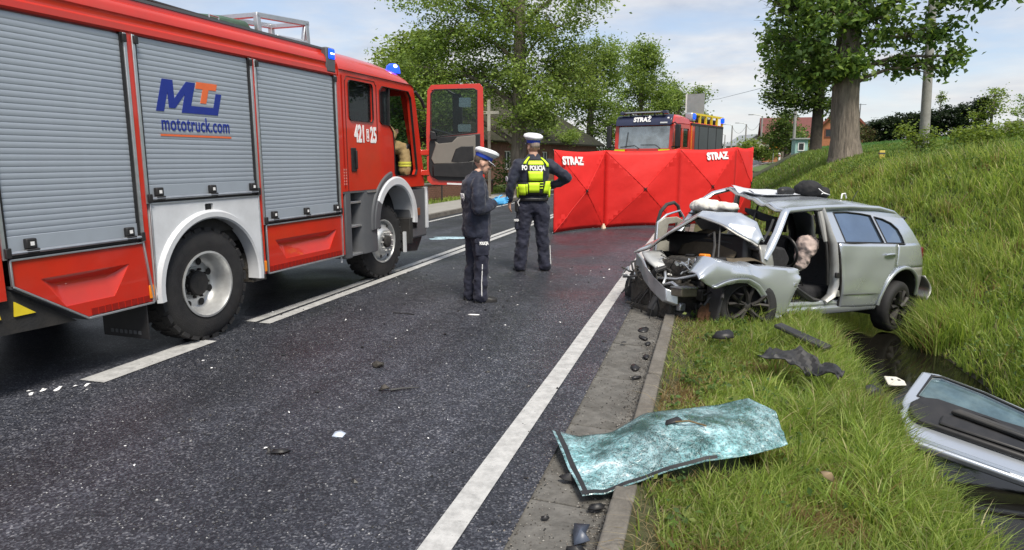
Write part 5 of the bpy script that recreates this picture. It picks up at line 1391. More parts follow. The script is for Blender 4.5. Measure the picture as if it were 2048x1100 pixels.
# engine bay
MB().box(2.36,2.86,-.58,-.53,.25,.80).build('inner_wing', MT['dark'], car, bevel=.02)
MB().box(2.37,2.50,-.60,.62,.50,1.05).build('bulkhead_pad', MT['black'], car, bevel=.04)
MB().box(2.52,3.0,-.42,.28,.30,.74).box(2.60,2.95,-.10,.42,.55,.78).build('engine_block', MT['grime'], car, bevel=.04, seg=2)
MB().box(2.55,2.85,.32,.56,.60,.80).build('battery_box', MT['black'], car, bevel=.02)
MB().box(2.86,2.95,.40,.50,.775,.835).build('filler_cap', MT['orange'], car, bevel=.015)
MB().lathe([(.05,0),(.055,.02),(.04,.03),(0,.03)], 14, 'z', (2.80,.12,.78)).build('engine_cap', MT['black'], car)
cm = MB(); cm.grid(lambda u, v: crump((3.08+.05*math.sin(4*u)-.22*v, -.36+.42*u+.08*v, .80-.24*u+.02*v), .008, 11, 1), 10, 5); cm.build('crossmember', mat('bare_zinc',(.50,.51,.51),.45,.5,.15,10,dirt=.5), car, 40, solid=.02)
cm = MB(); cm.tube([(3.10,-.38,.70),(3.14,-.2,.60),(3.20,.05,.545),(3.18,.35,.56),(3.1,.55,.62),(3.05,.68,.66)], .022, 8, squash=.7); cm.build('lock_carrier', MT['alu'], car)
bb_ = MB(); bb_.loft([[(x, y+dy, z+dz) for dy, dz in ((-.02,.075),(.035,.07),(.045,-.06),(-.02,-.075))] for x, y, z in ((3.20,-.30,.72),(3.30,-.08,.66),(3.36,.05,.59),(3.38,.20,.50),(3.36,.36,.40),(3.26,.44,.36))]); bb_.build('bumper_beam', MT['alu'], car, 30, bevel=.01)
MB().box(3.10,3.32,.42,.58,.40,.485).build('crash_box', mat('pale_dirty_alloy',(.17,.15,.12),.6,.2,.3,14,dirt=.5), car, bevel=.012)
for k in range(5): MB().box(3.10+k*.05,3.125+k*.05,.42,.585,.485,.497).build('fin', MT['alu'], car)
MB().lathe([(.02,0),(.13,.0),(.135,.02),(.05,.025),(.05,.05)], 24, 'y', (2.98,.60,.20)).build('brake_disc', MT['rust'], car)
rad = MB(); rad.grid(lambda u, v: crump((3.12+.04*math.sin(5*u), -.45+.75*u, .18+.40*v), .012, 8, 4), 10, 6); rad.build('radiator', MT['grime'], car, 40, solid=.04)
MB().box(2.75,3.2,-.5,.5,.10,.22).box(2.85,3.25,.05,.35,.12,.5).build('subframe', MT['grime'], car, bevel=.03)
r5 = random.Random(5)
for k in range(44):
    a = Vector((r5.uniform(2.7,3.2), r5.uniform(-.45,.75), r5.uniform(.35,.78)))
    pts = [a]
    for j in range(5):
        a = a + Vector((r5.uniform(-.06,.11), r5.uniform(-.13,.13), r5.uniform(-.10,.07))); pts.append(a)
    MB().tube(pts, r5.choice([.006,.008,.012,.018]), 6).build('engine_hose', r5.choice([MT['black'],MT['black'],MT['scuffed'],MT['grime'],MT['alu']]), car)
for k in range(14):
    y_ = r5.uniform(-.22,.25); z0 = r5.uniform(.3,.6); x0 = r5.uniform(3.10,3.26)
    pts = [(x0,y_,z0),(x0+.08,y_-.05+r5.uniform(-.05,.05),z0-.15),(x0+r5.uniform(0,.14),y_-.03,max(.02,z0-.32)),(x0+r5.uniform(-.05,.12),y_+r5.uniform(-.1,.1),r5.uniform(-.08,.1))]
    MB().tube(pts, r5.choice([.005,.007,.010]), 6).build('hanging_cable', MT['black'], car)
for k in range(34):
    c_ = (r5.uniform(2.75,3.16), r5.uniform(-.26,.7), r5.uniform(.12,.66)); s_ = [r5.uniform(.02,.07) for _ in range(3)]
    MB().box(c_[0]-s_[0],c_[0]+s_[0],c_[1]-s_[1],c_[1]+s_[1],c_[2]-s_[2],c_[2]+s_[2]).build('engine_part', r5.choice([MT['black'],MT['grime'],MT['alu'],MT['scuffed'],MT['grime']]), car, bevel=.012, rot=None)
MB().tube([(3.2,-.05,.44),(3.24,0,.54),(3.22,.06,.62),(3.12,.1,.66)], [.03,.035,.035,.03], 10).build('coolant_hose', MT['black'], car)
MB().tube([(3.22,.12,.34),(3.26,.10,.22),(3.22,.06,.08),(3.16,.0,-.02)], [.06,.07,.06,.03], 10).build('torn_duct', MT['scuffed'], car)
# wheels
def car_wheel(loc, rot, spokes=True):
    t = MB(); r = .315; w = .20
    t.lathe([(.215,.005),(.235,-.004),(.27,-.006),(.295,.006),(.312,.03),(r,.06),(r,w-.06),(.312,w-.03),(.28,w),(.215,w-.01)], 44, 'y', closed=True)
    o_ = t.build('wheel', MT['rubber'], car, 40, loc=loc, rot=rot)
    rm = MB(); rm.lathe([(.222,.0),(.224,-.006),(.214,-.006),(.205,.01),(.20,.06),(.195,.14)], 40, 'y', caps=False); rm.build('rim', MT['rimgrey'], o_)
    MB().lathe([(.0,.09),(.195,.09)], 24, 'y', caps=False).build('brake_back', MT['dark'], o_)
    for k in range(5):
        a = 2*math.pi*k/5+.3
        for da in (-.17,.17):
            s_ = MB(); e0 = a+da*.25
            p0 = (.045*math.cos(e0), .018, .045*math.sin(e0)); p1_ = (.12*math.cos(a+da*.8), .006, .12*math.sin(a+da*.8)); p2_ = (.206*math.cos(a+da*1.5), .012, .206*math.sin(a+da*1.5))
            s_.tube([p0, p1_, p2_], [.042,.036,.042], 6, squash=.55); s_.build('spoke', MT['rimgrey'], o_)
    MB().lathe([(.0,-.002),(.028,.0),(.05,.012),(.055,.05)], 18, 'y').build('hub_cap', MT['rimgrey'], o_)
    return o_
# face towards +y: mirrored so that the outer face looks to the car's left
def left_wheel(x, y, z, steer, camber=0):
    return car_wheel((x, y, z), (R(camber), 0, R(180+steer)))
left_wheel(2.60, .80, .315, -28, -3)
left_wheel(.06, .82, .22, 9, 6)
car_wheel((2.60,-.80,.315), (0,0,R(-20))); car_wheel((.06,-.80,.28), (0,0,0))
MB().tube([(2.6,.62,.31),(2.6,-.62,.31)], .03, 8).build('front_axle', MT['grime'], car); MB().tube([(.06,.65,.26),(.06,-.65,.28)], .04, 8).build('rear_axle', MT['grime'], car)
sb = MB(); sb.grid(lambda u, v: crump((2.98-.06*v, .55+.22*u, .12+.42*v), .012, 12, 3), 5, 7); sb.build('torn_wheel_liner', MT['scuffed'], car, 40, solid=.012)
# floor and cabin
MB().box(-.4,2.2,-.74,.74,.20,.26).build('floor', MT['dark'], car); MB().box(-.42,-.32,-.70,.70,.3,.95).build('rear_wall', MT['dark'], car)
for y_ in (.38,-.38):
    s_ = MB(); s_.box(.98,1.50,y_-.25,y_+.25,.30,.48); s_.build('seat_cushion', MT['inner'], car, bevel=.06, seg=3)
    b_ = MB(); b_.loft([[(x+dx_, y_+yy_, z) for dx_, yy_ in ((0,-.24),(.06,-.25),(.08,0),(.06,.25),(0,.24),(-.08,.2),(-.08,-.2))] for x, z in ((1.05,.42),(1.0,.65),(.93,.90),(.88,1.02))]); b_.build('seat_back', MT['inner'], car, 50, bevel=.03, seg=3)
    h_ = MB(); h_.box(.83,.93,y_-.13,y_+.13,1.07,1.26); h_.tube([(.88,y_-.05,1.0),(.88,y_-.05,1.1)], .008, 6).tube([(.88,y_+.05,1.0),(.88,y_+.05,1.1)], .008, 6); h_.build('headrest', MT['inner'], car, bevel=.04, seg=3)
rs_ = MB(); rs_.box(.0,.45,-.66,.66,.35,.52).box(-.12,.05,-.66,.66,.5,1.0); rs_.build('rear_seat', MT['inner'], car, bevel=.05, seg=3)
da = MB(); da.loft([[(x, y, z) for x, z in ((2.3,.55),(1.95,.60),(1.86,.80),(1.95,.92),(2.30,.96))] for y in (-.70,-.2,.25,.68)]); da.build('dashboard', MT['inner'], car, bevel=.03)
st_ = MB(); st_.tube([(1.60+.07*math.sin(2*math.pi*k/24)*.5, .37+.18*math.cos(2*math.pi*k/24), .86+.18*math.sin(2*math.pi*k/24)) for k in range(25)], .015, 8).tube([(1.62,.37,.86),(1.95,.37,.78)], .035, 8); st_.build('steering_wheel', MT['black'], car)
ab = MB(); ab.ball((1.44,.54,.93),(.10,.14,.14),14,10).ball((1.47,.52,.80),(.075,.10,.12),12,8).ball((1.43,.54,1.0),(.075,.11,.07)).ball((1.49,.5,.71),(.05,.07,.07)); link('driver_airbag', baked(ab,'driver_airbag',.016,3,.5,.05,.07), MT['airbag2'], car)
ab = MB(); ab.ball((2.02,-.50,1.36),(.16,.24,.085),14,8).ball((1.98,-.25,1.34),(.15,.22,.075),14,8).ball((1.96,-.66,1.34),(.1,.14,.07)); link('passenger_airbag', baked(ab,'passenger_airbag',.02,3,.5,.07,.10), MT['airbag'], car)
ab = MB(); ab.grid(lambda u, v: crump((2.10-.1*v, -.70+.75*u, 1.28-.26*v*math.sin(math.pi*(.1+.85*u))), .015, 8, 2), 10, 5); ab.build('dash_flap', MT['scuffed'], car, 40, solid=.014)
MB().tube([(2.04,.80,.56),(1.80,.79,.44),(1.62,.78,.36),(1.50,.77,.34)], [.04,.045,.045,.035], 8, squash=.7).build('bent_brace', MT['scuffed'], car)
mh_ = MB(); mh_.box(1.72,1.80,-.06,.20,1.20,1.30); mh_.build('hanging_mirror', MT['black'], car, bevel=.02, rot=(R(12),0,0), loc=(.0,.12,-.10))
MB().box(1.90,1.96,.04,.08,1.02,1.24).build('hanging_bracket', mat('pale_plastic',(.6,.6,.56),.6), car, bevel=.01)
MB().tube([(1.72,.05,1.38),(1.85,.12,1.22),(1.92,.06,1.1)], .014, 6).build('hanging_wire', MT['black'], car)
sv_ = MB(); sv_.grid(lambda u, v: crump((1.80-.05*u, -.06+.42*u, 1.36-.10*u-.10*v*math.sin(math.pi*(.15+.7*u))), .010, 9, 4), 8, 5); sv_.build('hanging_lining', MT['inner'], car, 40, solid=.02)
for k in range(5): MB().tube([(1.95-.04*k,.72,.52+.03*k),(1.85-.05*k,.70,.62-.03*k),(1.7,.66,.5)], .006, 5).build('loose_wire', MT['alu'] if k == 1 else MT['black'], car)
# far side: sill, pillars, rear flank
MB().box(.3,2.2,-.82,-.72,.18,.34).build('sill', MT['silver_dirty'], car, bevel=.02)
MB().tube([(1.35,-.62,1.56),(1.32,-.70,1.2),(1.30,-.78,.9),(1.28,-.80,.3)], [.04,.045,.05,.05], 8, squash=.7).build('b_pillar', MT['silver_dirty'], car)
cpr = MB(); cpr.tube([(.62,-.62,1.54),(.35,-.66,1.36),(.12,-.74,1.10),(.05,-.78,.95)], [.05,.05,.055,.06], 8); cpr.build('c_pillar', MT['inner'], car)
rdr = MB(); rdr.box(.2,1.25,-.86,-.80,.25,.96); rdr.build('far_rear_door', MT['silver'], car, bevel=.02)
qf = MB(); qf.box(-.4,.2,-.82,-.76,.55,1.0); qf.plate([(-.36,1.0),(.1,1.0),(.3,1.36),(.0,1.35),(-.14,1.3)], [], lambda u,v,w: (u,-ysd(u,v)+w,v), .03); qf.build('far_quarter', MT['silver'], car)
MB().tube([(.95,.64,.98),(1.0,.66,1.15),(1.2,.64,1.34)], .01, 6).build('seat_belt', MT['black'], car)
# tail
tg = MB(); tg.grid(lambda u, v: (-.13-.36*math.sin(v*1.5)+.02*abs(u-.5), .60-1.2*u+(.12-.24*u)*v, 1.32-.72*v), 10, 8); tgo = tg.build('tailgate', MT['silver'], car, 50, solid=.03)
tw = MB(); tw.grid(lambda u, v: (-.155-.36*math.sin((.06+v*.42)*1.5), (.54-1.08*u), 1.285-.30*v), 8, 4); tw.build('rear_window', MT['glass_dark'], tgo, 50)
MB().box(-.34,-.10,-.5,.58,1.285,1.325).build('rear_spoiler', MT['black'], tgo, bevel=.02, seg=3)
for y_ in (.70,-.70): MB().box(-.46,-.38,y_-.02,y_+.07,.78,.96).build('tail_light', mat('dark_red_lens',(.12,.012,.012),.25) if y_ > 0 else bpy.data.materials['dark_red_lens'], tgo, bevel=.03)
rbm = MB(); rbm.grid(lambda u, v: crump((-.44-.10*math.sin(math.pi*v)-.10*u, .82-.25*u+.05*v, .60-.30*v), .010, 9, 2), 8, 8); rbm.build('rear_bumper', MT['silver_dirty'], car, 40, solid=.012)
rbb = MB(); rbb.box(-.52,-.4,-.75,.5,.38,.60); rbb.build('rear_bumper', MT['silver_dirty'], car, bevel=.05)
MB().tube([(.15,.12,1.44),(.08,.12,1.54),(.0,.12,1.64)], .005, 6).build('aerial', MT['black'], car)
# far front door hanging open and bent
fd_ = MB(); fd_.plate([(2.38,.55),(2.36,1.14),(2.26,1.20),(2.05,1.22),(1.94,1.18),(1.90,.55)], [[(2.20,.98),(2.18,1.12),(2.04,1.14),(2.02,1.02)]], lambda u,v,w: (u,-1.02+w+.08*(v-1),v), .05); fdo = fd_.build('far_front_door', mat('door_inner_steel',(.40,.39,.34),.6,.2,.2,9,dirt=.5,dirtcol=(.2,.17,.1)), car, bevel=.01)
fd_ = MB(); fd_.tube([(2.34,-1.0,1.14),(2.30,-.99,1.28),(2.22,-.98,1.37),(2.10,-.98,1.40),(2.02,-.99,1.36),(1.95,-1.0,1.22)], [.02,.024,.024,.024,.022,.02], 8); fd_.build('door_window_frame', MT['scuffed'], fdo)
fd_ = MB(); fd_.tube([(2.37,-.97,.6),(2.36,-.97,1.14),(2.22,-.97,1.24),(2.0,-.97,1.30),(1.93,-.97,1.22),(1.90,-.97,.9)], .014, 6); fd_.build('door_edge', MT['silver'], fdo)
# ================================================================== things lying about
def on_car(lx, ly, lz):
    return car_M @ Vector((lx, ly, lz))
car_M = Matrix.Translation((1.755,9.562,-.39)) @ Euler((R(3.0), R(-3.978), R(224.12))).to_matrix().to_4x4()
car_rot = (R(3.0), R(-3.978), R(224.12))
# papers and bag on the roof
MT['paper'] = mat('white_paper', (.52,.54,.58), .7, 0, .06, 5)
for k, (u, v, du, dv, yaw, lab) in enumerate(((.74,.09,.16,.16,.2,'white paper sheets lying on the front of the wrecked car roof'), (.66,.25,.12,.12,-.3,'crumpled white sheet on the roof beside the black bag'))):
    m_ = MB()
    def fp(a, b):
        c_, s_ = math.cos(yaw), math.sin(yaw); x, y = (a-.5)*2, (b-.5)*2
        p = roof_pt(u+du*(x*c_-y*s_), max(.0, v+dv*(x*s_+y*c_)))
        return p + Vector((0,0,.016+.012*math.sin(9*a+4*b+k)+.02*abs(x)**3))
    m_.grid(fp, 12, 12); o_ = m_.build('paper_sheet', MT['paper'], None, 40, solid=.003)
    o_.location = (1.755,9.562,-.39); o_.rotation_euler = car_rot; tag(o_, lab, 'paper')
c_ = roof_pt(.62,.50)
bag = MB(); bag.ball((c_.x+.02,c_.y,c_.z+.09),(.19,.17,.12),14,10).ball((c_.x-.15,c_.y+.04,c_.z+.06),(.10,.13,.085)).ball((c_.x+.10,c_.y-.02,c_.z+.10),(.1,.12,.09))
bo = thing('shoulder_bag', 'crumpled black bag lying on the wrecked car roof', 'bag', (1.755,9.562,-.39), car_rot)
MT['bagm'] = mat('black_bag_cloth', (.016,.016,.018), .8, 0, .3, 12, bump=.3, bscale=50)
link('bag_body', baked(bag,'bag_body',.016,3,.5,.05,.08), MT['bagm'], bo)
st = MB(); st.tube([(c_.x+.05,c_.y+.17,c_.z+.10),(c_.x+.0,c_.y+.22,c_.z+.04),(c_.x-.08,c_.y+.24,c_.z+.025),(c_.x-.02,c_.y+.20,c_.z+.05),(c_.x+.05,c_.y+.22,c_.z+.03)], .006, 6); st.build('white_cord', MT['white_print'], bo)
c2 = roof_pt(.60,.30)
cs3 = MB(); cs3.ball((c2.x,c2.y,c2.z+.055),(.15,.07,.06),14,8).ball((c2.x+.1,c2.y+.02,c2.z+.05),(.06,.06,.05))
o_ = link('glasses_case', baked(cs3,'glasses_case',.014,3), MT['black'], None); o_.location = (1.755,9.562,-.39); o_.rotation_euler = car_rot; tag(o_, 'dark rounded pouch next to the black bag on the car roof', 'pouch')
c3 = roof_pt(.45,.66)
lp = MB(); lp.tube([(c3.x-.03,c3.y,c3.z+.02),(c3.x-.04,c3.y,c3.z+.08),(c3.x-.10,c3.y,c3.z+.09),(c3.x-.13,c3.y,c3.z+.03)], .010, 6); o_ = lp.build('headset', MT['white_print'], None, 60); o_.location = (1.755,9.562,-.39); o_.rotation_euler = car_rot; tag(o_, 'small white looped cable behind the bag on the car roof', 'cable')

# shattered windscreen across the gutter
def shattered_mat():
    m = bpy.data.materials.new('shattered_laminated_glass'); m.use_nodes = True
    t = m.node_tree; b = t.nodes['Principled BSDF']; L = t.links.new
    def n(ty, **k):
        x = t.nodes.new(ty)
        for a, v in k.items(): setattr(x, a, v)
        return x
    co = n('ShaderNodeTexCoord')
    ds = n('ShaderNodeTexNoise'); ds.inputs['Scale'].default_value = 5; L(co.outputs['Object'], ds.inputs['Vector'])
    ad = n('ShaderNodeVectorMath', operation='ADD'); L(co.outputs['Object'], ad.inputs[0])
    sca = n('ShaderNodeVectorMath', operation='SCALE'); sca.inputs['Scale'].default_value = .12; L(ds.outputs['Color'], sca.inputs[0]); L(sca.outputs[0], ad.inputs[1])
    n1 = n('ShaderNodeTexNoise'); n1.inputs['Scale'].default_value = 3.4; n1.inputs['Detail'].default_value = 9; n1.inputs['Roughness'].default_value = .76; mp = n('ShaderNodeMapping'); mp.inputs['Rotation'].default_value = (0,0,.5); mp.inputs['Scale'].default_value = (1.0,1.5,1); L(ad.outputs[0], mp.inputs['Vector']); L(mp.outputs[0], n1.inputs['Vector'])
    r1 = n('ShaderNodeValToRGB'); e = r1.color_ramp.elements
    e[0].position = .34; e[0].color = (.015,.045,.05,1); e[1].position = .66; e[1].color = (.58,.66,.68,1)
    for p_, c in ((.43,(.045,.125,.13,1)), (.51,(.11,.26,.28,1)), (.59,(.22,.40,.44,1))): x = e.new(p_); x.color = c
    L(n1.outputs['Fac'], r1.inputs[0])
    v1 = n('ShaderNodeTexVoronoi', feature='DISTANCE_TO_EDGE'); v1.inputs['Scale'].default_value = 95; L(ad.outputs[0], v1.inputs['Vector'])
    v2 = n('ShaderNodeTexVoronoi', feature='DISTANCE_TO_EDGE'); v2.inputs['Scale'].default_value = 30; L(ad.outputs[0], v2.inputs['Vector'])
    mr = n('ShaderNodeMapRange'); mr.inputs['From Max'].default_value = .12; mr.inputs['To Min'].default_value = .8; mr.inputs['To Max'].default_value = 0; L(v1.outputs['Distance'], mr.inputs['Value'])
    mr2 = n('ShaderNodeMapRange'); mr2.inputs['From Max'].default_value = .03; mr2.inputs['To Min'].default_value = .6; mr2.inputs['To Max'].default_value = 0; L(v2.outputs['Distance'], mr2.inputs['Value'])
    mxv = n('ShaderNodeMath', operation='MAXIMUM'); L(mr.outputs[0], mxv.inputs[0]); L(mr2.outputs[0], mxv.inputs[1])
    msk = n('ShaderNodeMath', operation='MULTIPLY'); L(mxv.outputs[0], msk.inputs[0]); L(n1.outputs['Fac'], msk.inputs[1])
    vc = n('ShaderNodeTexVoronoi'); vc.inputs['Scale'].default_value = 95; L(ad.outputs[0], vc.inputs['Vector'])
    sv = n('ShaderNodeSeparateColor'); L(vc.outputs['Color'], sv.inputs[0])
    mv = n('ShaderNodeMapRange'); mv.inputs['To Min'].default_value = .5; mv.inputs['To Max'].default_value = 1.5; L(sv.outputs[0], mv.inputs['Value'])
    nm = n('ShaderNodeTexNoise'); nm.inputs['Scale'].default_value = 2.4; nm.inputs['Detail'].default_value = 3; L(co.outputs['Object'], nm.inputs['Vector'])
    mm_ = n('ShaderNodeMapRange'); mm_.inputs['From Min'].default_value = .35; mm_.inputs['From Max'].default_value = .65; mm_.inputs['To Min'].default_value = .65; mm_.inputs['To Max'].default_value = 1.6; L(nm.outputs['Fac'], mm_.inputs['Value'])
    mq = n('ShaderNodeMath', operation='MULTIPLY'); L(mv.outputs[0], mq.inputs[0]); L(mm_.outputs[0], mq.inputs[1])
    rsx = n('ShaderNodeVectorMath', operation='SCALE'); L(r1.outputs[0], rsx.inputs[0]); L(mq.outputs[0], rsx.inputs['Scale'])
    mix = n('ShaderNodeMixRGB'); L(msk.outputs[0], mix.inputs[0]); L(rsx.outputs[0], mix.inputs[1]); mix.inputs[2].default_value = (.70,.84,.86,1)
    L(mix.outputs[0], b.inputs['Base Color']); b.inputs['Roughness'].default_value = .10; b.inputs['Specular IOR Level'].default_value = .8; tra = n('ShaderNodeBsdfTransparent'); tra.inputs[0].default_value = (.50,.74,.72,1); mxs = n('ShaderNodeMixShader'); mrt = n('ShaderNodeMapRange'); mrt.inputs['From Min'].default_value = .36; mrt.inputs['From Max'].default_value = .56; mrt.inputs['To Min'].default_value = .25; mrt.inputs['To Max'].default_value = 1; L(n1.outputs['Fac'], mrt.inputs['Value']); L(mrt.outputs[0], mxs.inputs[0]); L(tra.outputs[0], mxs.inputs[1]); L(b.outputs[0], mxs.inputs[2]); L(mxs.outputs[0], t.nodes['Material Output'].inputs[0])
    bu = n('ShaderNodeBump'); bu.inputs['Strength'].default_value = .5; bu.inputs['Distance'].default_value = .004; L(mxv.outputs[0], bu.inputs['Height']); L(bu.outputs[0], b.inputs['Normal'])
    return m
top = np.array([(-.81,3.62,.09),(-.66,3.66,.055),(-.47,3.66,.10),(-.30,3.74,.20),(-.05,3.80,.24),(.12,3.86,.26),(.28,3.90,.30),(.42,3.80,.27)])
bot = np.array([(-.52,3.03,.02),(-.42,3.08,.02),(-.30,3.16,.05),(-.12,3.26,.10),(.06,3.35,.13),(.22,3.44,.14),(.36,3.53,.15),(.47,3.62,.16)])
wsc = thing('windscreen', 'shattered greenish windscreen glass lying across the gutter and the grass', 'windscreen', (0,0,0))
def wsp(u, v):
    i = u*7; a = np.array([np.interp(i, range(8), top[:,k]) for k in range(3)]); b = np.array([np.interp(i, range(8), bot[:,k]) for k in range(3)])
    p = a*(1-v)+b*v
    p[2] += .06*math.sin(math.pi*v)*math.sin(math.pi*u)+(.022*(abs((4.1*u+1.7*v) % 2-1)-.5)+.012*(abs((7.3*u-2.6*v+.4) % 2-1)-.5)+.007*(abs((12.7*u+5*v) % 2-1)-.5)+.002*math.sin(31*u+13*v))*(.25+.75*math.sin(math.pi*v))
    return Vector(p)
m_ = MB(); m_.grid(wsp, 48, 20); wso = m_.build('glass_sheet', shattered_mat(), wsc, 14, solid=.003)
for nm, vv in (('black_border', .988),):
    m_ = MB(); m_.grid(lambda u, v: wsp(u*.62, vv-(.035+.06*max(0,.25-u))*v)+Vector((0,0,.003)), 40, 1); m_.build(nm, MT['black'], wso, 50)
m_ = MB(); m_.grid(lambda u, v: wsp(.015+.03*u, v)+Vector((0,0,.003)), 2, 20); m_.build('black_border', MT['black'], wso, 50)

# torn-off door lying in the ditch
dr = thing('car_door', 'torn off silver car door lying inner side up across the ditch', 'car door', (1.368, 4.93, -.29))
e1 = Vector((.917,-.368,-.153)).normalized(); e2 = Vector((.397,.876,.273)); e2 = (e2-e1*e2.dot(e1)).normalized(); e3 = e1.cross(e2)
if e3.z < 0: e3 = -e3
dM = Matrix((e1, e2, e3)).transposed().to_4x4(); dM.translation = Vector((1.368,4.93,-.29)); dr.matrix_world = dM
dl_ = lambda off: (lambda u, v, w: (u, v, off+w))
do = [(.06,.0),(.0,.06),(-.06,.22),(-.09,.30),(-.075,.36),(-.10,.40),(-.10,.52),(-.06,.90),(.05,.93),(.35,.885),(.65,.80),(.95,.66),(1.10,.55),(1.13,.42),(1.12,.1),(1.08,.0)]
dw = [(-.02,.55),(.02,.86),(.08,.885),(.35,.84),(.62,.755),(.88,.64),(.98,.575),(.5,.545)]
m_ = MB(); m_.plate(do, [dw], dl_(0), .06); dro = m_.build('door_shell', MT['silver'], dr, bevel=.018, seg=3)
m_ = MB(); m_.plate([(-.03,.535),(.005,.875),(.075,.90),(.36,.855),(.64,.768),(.9,.648),(1.01,.565),(.5,.53)], [dw], dl_(.05), .018); m_.build('window_seal', MT['black'], dro, bevel=.004)
m_ = MB(); m_.plate(dw, [], dl_(.03), .005); m_.build('window_pane', mat('dusty_bluish_glass', (.10,.16,.19), .10, .3, .35, 6, dirt=.35, dirtcol=(.35,.42,.36)), dro, 0)
tp_ = [(.05,.20),(.0,.225),(-.04,.30),(-.045,.40),(.0,.50),(.10,.545),(.5,.525),(.98,.545),(1.04,.5),(1.06,.36),(1.02,.24),(.9,.185)]
m_ = MB(); m_.plate(tp_, [], dl_(.055), .045); m_.build('trim_panel', MT['black'], dro, bevel=.02, seg=3)
m_ = MB(); m_.plate([(.16,.225),(.16,.32),(.24,.35),(.62,.32),(.80,.26),(.78,.22)], [], dl_(.10), .022); m_.build('door_pocket', MT['black'], dro, bevel=.015)
m_ = MB(); m_.plate([(.20,.385),(.24,.43),(.62,.40),(.75,.36),(.72,.335),(.5,.36)], [], dl_(.10), .045); m_.build('armrest', MT['scuffed'], dro, bevel=.015)
MB().tube([(.30,.455,.11),(.42,.45,.125),(.52,.44,.11)], .012, 6).build('pull_handle', MT['black'], dro)
MB().tube([(.66,.525,.105),(.85,.555,.12),(1.0,.545,.10)], [.02,.03,.016], 8).build('mirror_wire', MT['black'], dro)
for k in range(3): MB().tube([(-.05+.1*k*0,.06-.012*k,.062),(.5,.055-.012*k,.064),(1.08,.055-.012*k,.062)], .005, 5).build('shell_ridge', MT['silver'], dro)
MB().box(.60,.78,.02,.045,.058,.064).build('door_label', MT['white_print'], dro)
MB().box(.95,1.0,.05,.08,.058,.066).build('drain_grommet', MT['black'], dro)

# single pieces of wreckage
def shard(pts, thick=.006, m='scuffed', name='plastic_shard', label='', cat='shard', loc=(0,0,0), rot=(0,0,0), bend=.02, group=None, parent=None):
    m_ = MB(); c0 = np.mean(np.array(pts), 0)
    n_ = len(pts); vs = [(0,0,bend)]+[(p[0]-c0[0], p[1]-c0[1], random.uniform(-bend,bend)*.5) for p in pts]
    m_.add(vs, [(0, 1+i, 1+(i+1) % n_) for i in range(n_)])
    o_ = m_.build(name, MT[m] if isinstance(m, str) else m, None, 25, solid=thick, loc=loc, rot=rot)
    return tag(o_, label, cat, group)
def rpoly(r, n=6, asp=.5, seed=0):
    rr_ = random.Random(seed); return [(r*math.cos(2*math.pi*k/n)*rr_.uniform(.6,1.15), r*asp*math.sin(2*math.pi*k/n)*rr_.uniform(.6,1.15)) for k in range(n)]
h1 = lambda x, y: float(hgt(x, y))
shard(rpoly(.12,6,.6,1), .012, 'black', 'black_plastic_sheet', 'flat black plastic panel standing tilted in the grass near the kerb', 'panel', (.20,6.05,.12), (R(34),R(-12),R(20)), .008)
st_ = MB(); st_.loft([[(x, y, z) for y, z in ((-.05,0),(-.045,.03),(.045,.035),(.05,0))] for x in (-.28,-.1,.1,.28)]); o_ = st_.build('sill_strip', MT['scuffed'], None, 30, bevel=.008, loc=(.86,6.25,.09), rot=(R(4),R(8),R(-48))); tag(o_, 'long grey plastic trim strip lying in the grass below the car', 'trim strip')
tb = MB(); tb.grid(lambda u, v: crump((-.30+.60*u, .06*math.sin(4*u)+.22*v*(1-.5*u), .05+.05*math.sin(7*u+1)*(1-v)+.03*abs((9*u+3*v) % 2-1)+.02*abs((15*u-5*v) % 2-1)), .016, 17, 3), 18, 7); o_ = tb.build('torn_bumper_skin', MT['scuffed'], None, 18, solid=.008, loc=(.72,5.20,.04), rot=(R(18),0,R(-28))); tag(o_, 'torn twisted dark bumper skin lying in the middle of the grass verge', 'bumper piece')
shard(rpoly(.10,5,.7,4), .01, 'scuffed', 'plastic_shard', 'small broken dark plastic lug in grass beside the torn off door', 'shard', (1.20,5.12,.02), (R(55),R(10),R(40)), .03)
pl = MB(); pl.plate([(-.09,-.06),(.08,-.075),(.085,.02),(.03,.07),(-.09,.065)], [], dl_(0), .014); o_ = pl.build('white_plate', mat('dull_white_plastic',(.62,.60,.54),.5,0,.08,9,dirt=.3), None, bevel=.006, loc=(1.80,6.88,-.44), rot=(R(22),R(4),R(10))); tag(o_, 'small white plastic plate lying in the ditch water', 'plate')
for a, b in (((-.04,.01),(-.02,.03)),((.02,.01),(.045,.03))): MB().box(a[0],b[0],a[1],b[1],.014,.017).build('plate_slot', MT['dgrey'], o_)
# on the asphalt
shard(rpoly(.045,5,.6,8), .012, mat('wet_brown_stone',(.09,.08,.07),.7,bump=.5), 'debris_lump', 'brown broken bracket with a thin strip lying on the lane', 'bracket', (-2.17,4.18,.02), (0,0,.3), .03)
o_ = MB().tube([(0,0,.008),(.08,.02,.012),(.20,.05,.008)], [.012,.008,.004], 6).build('plastic_strip', MT['scuffed'], None, loc=(-2.13,4.19,.004), rot=(0,0,R(18))); tag(o_, 'thin grey plastic strip beside the brown bracket on the lane', 'strip')
lm = MB(); lm.ball((0,0,.02),(.045,.035,.025),10,6).ball((.03,.01,.02),(.03,.025,.02)); o_ = link('dark_lump', baked(lm,'dark_lump',.008,2,.5,.03,.03), MT['grime'], None, loc=(-2.49,4.68,.005)); tag(o_, 'small dark clod lying alone in the middle of the lane', 'clod')
shard([(-.035,-.02),(.03,-.025),(.04,.02),(.0,.045),(-.03,.03)], .004, mat('pale_blue_shard',(.55,.62,.75),.3), 'paint_shard', 'pale bluish triangular paint flake on the lane', 'shard', (-2.08,3.40,.008), (R(10),0,.2), .006)
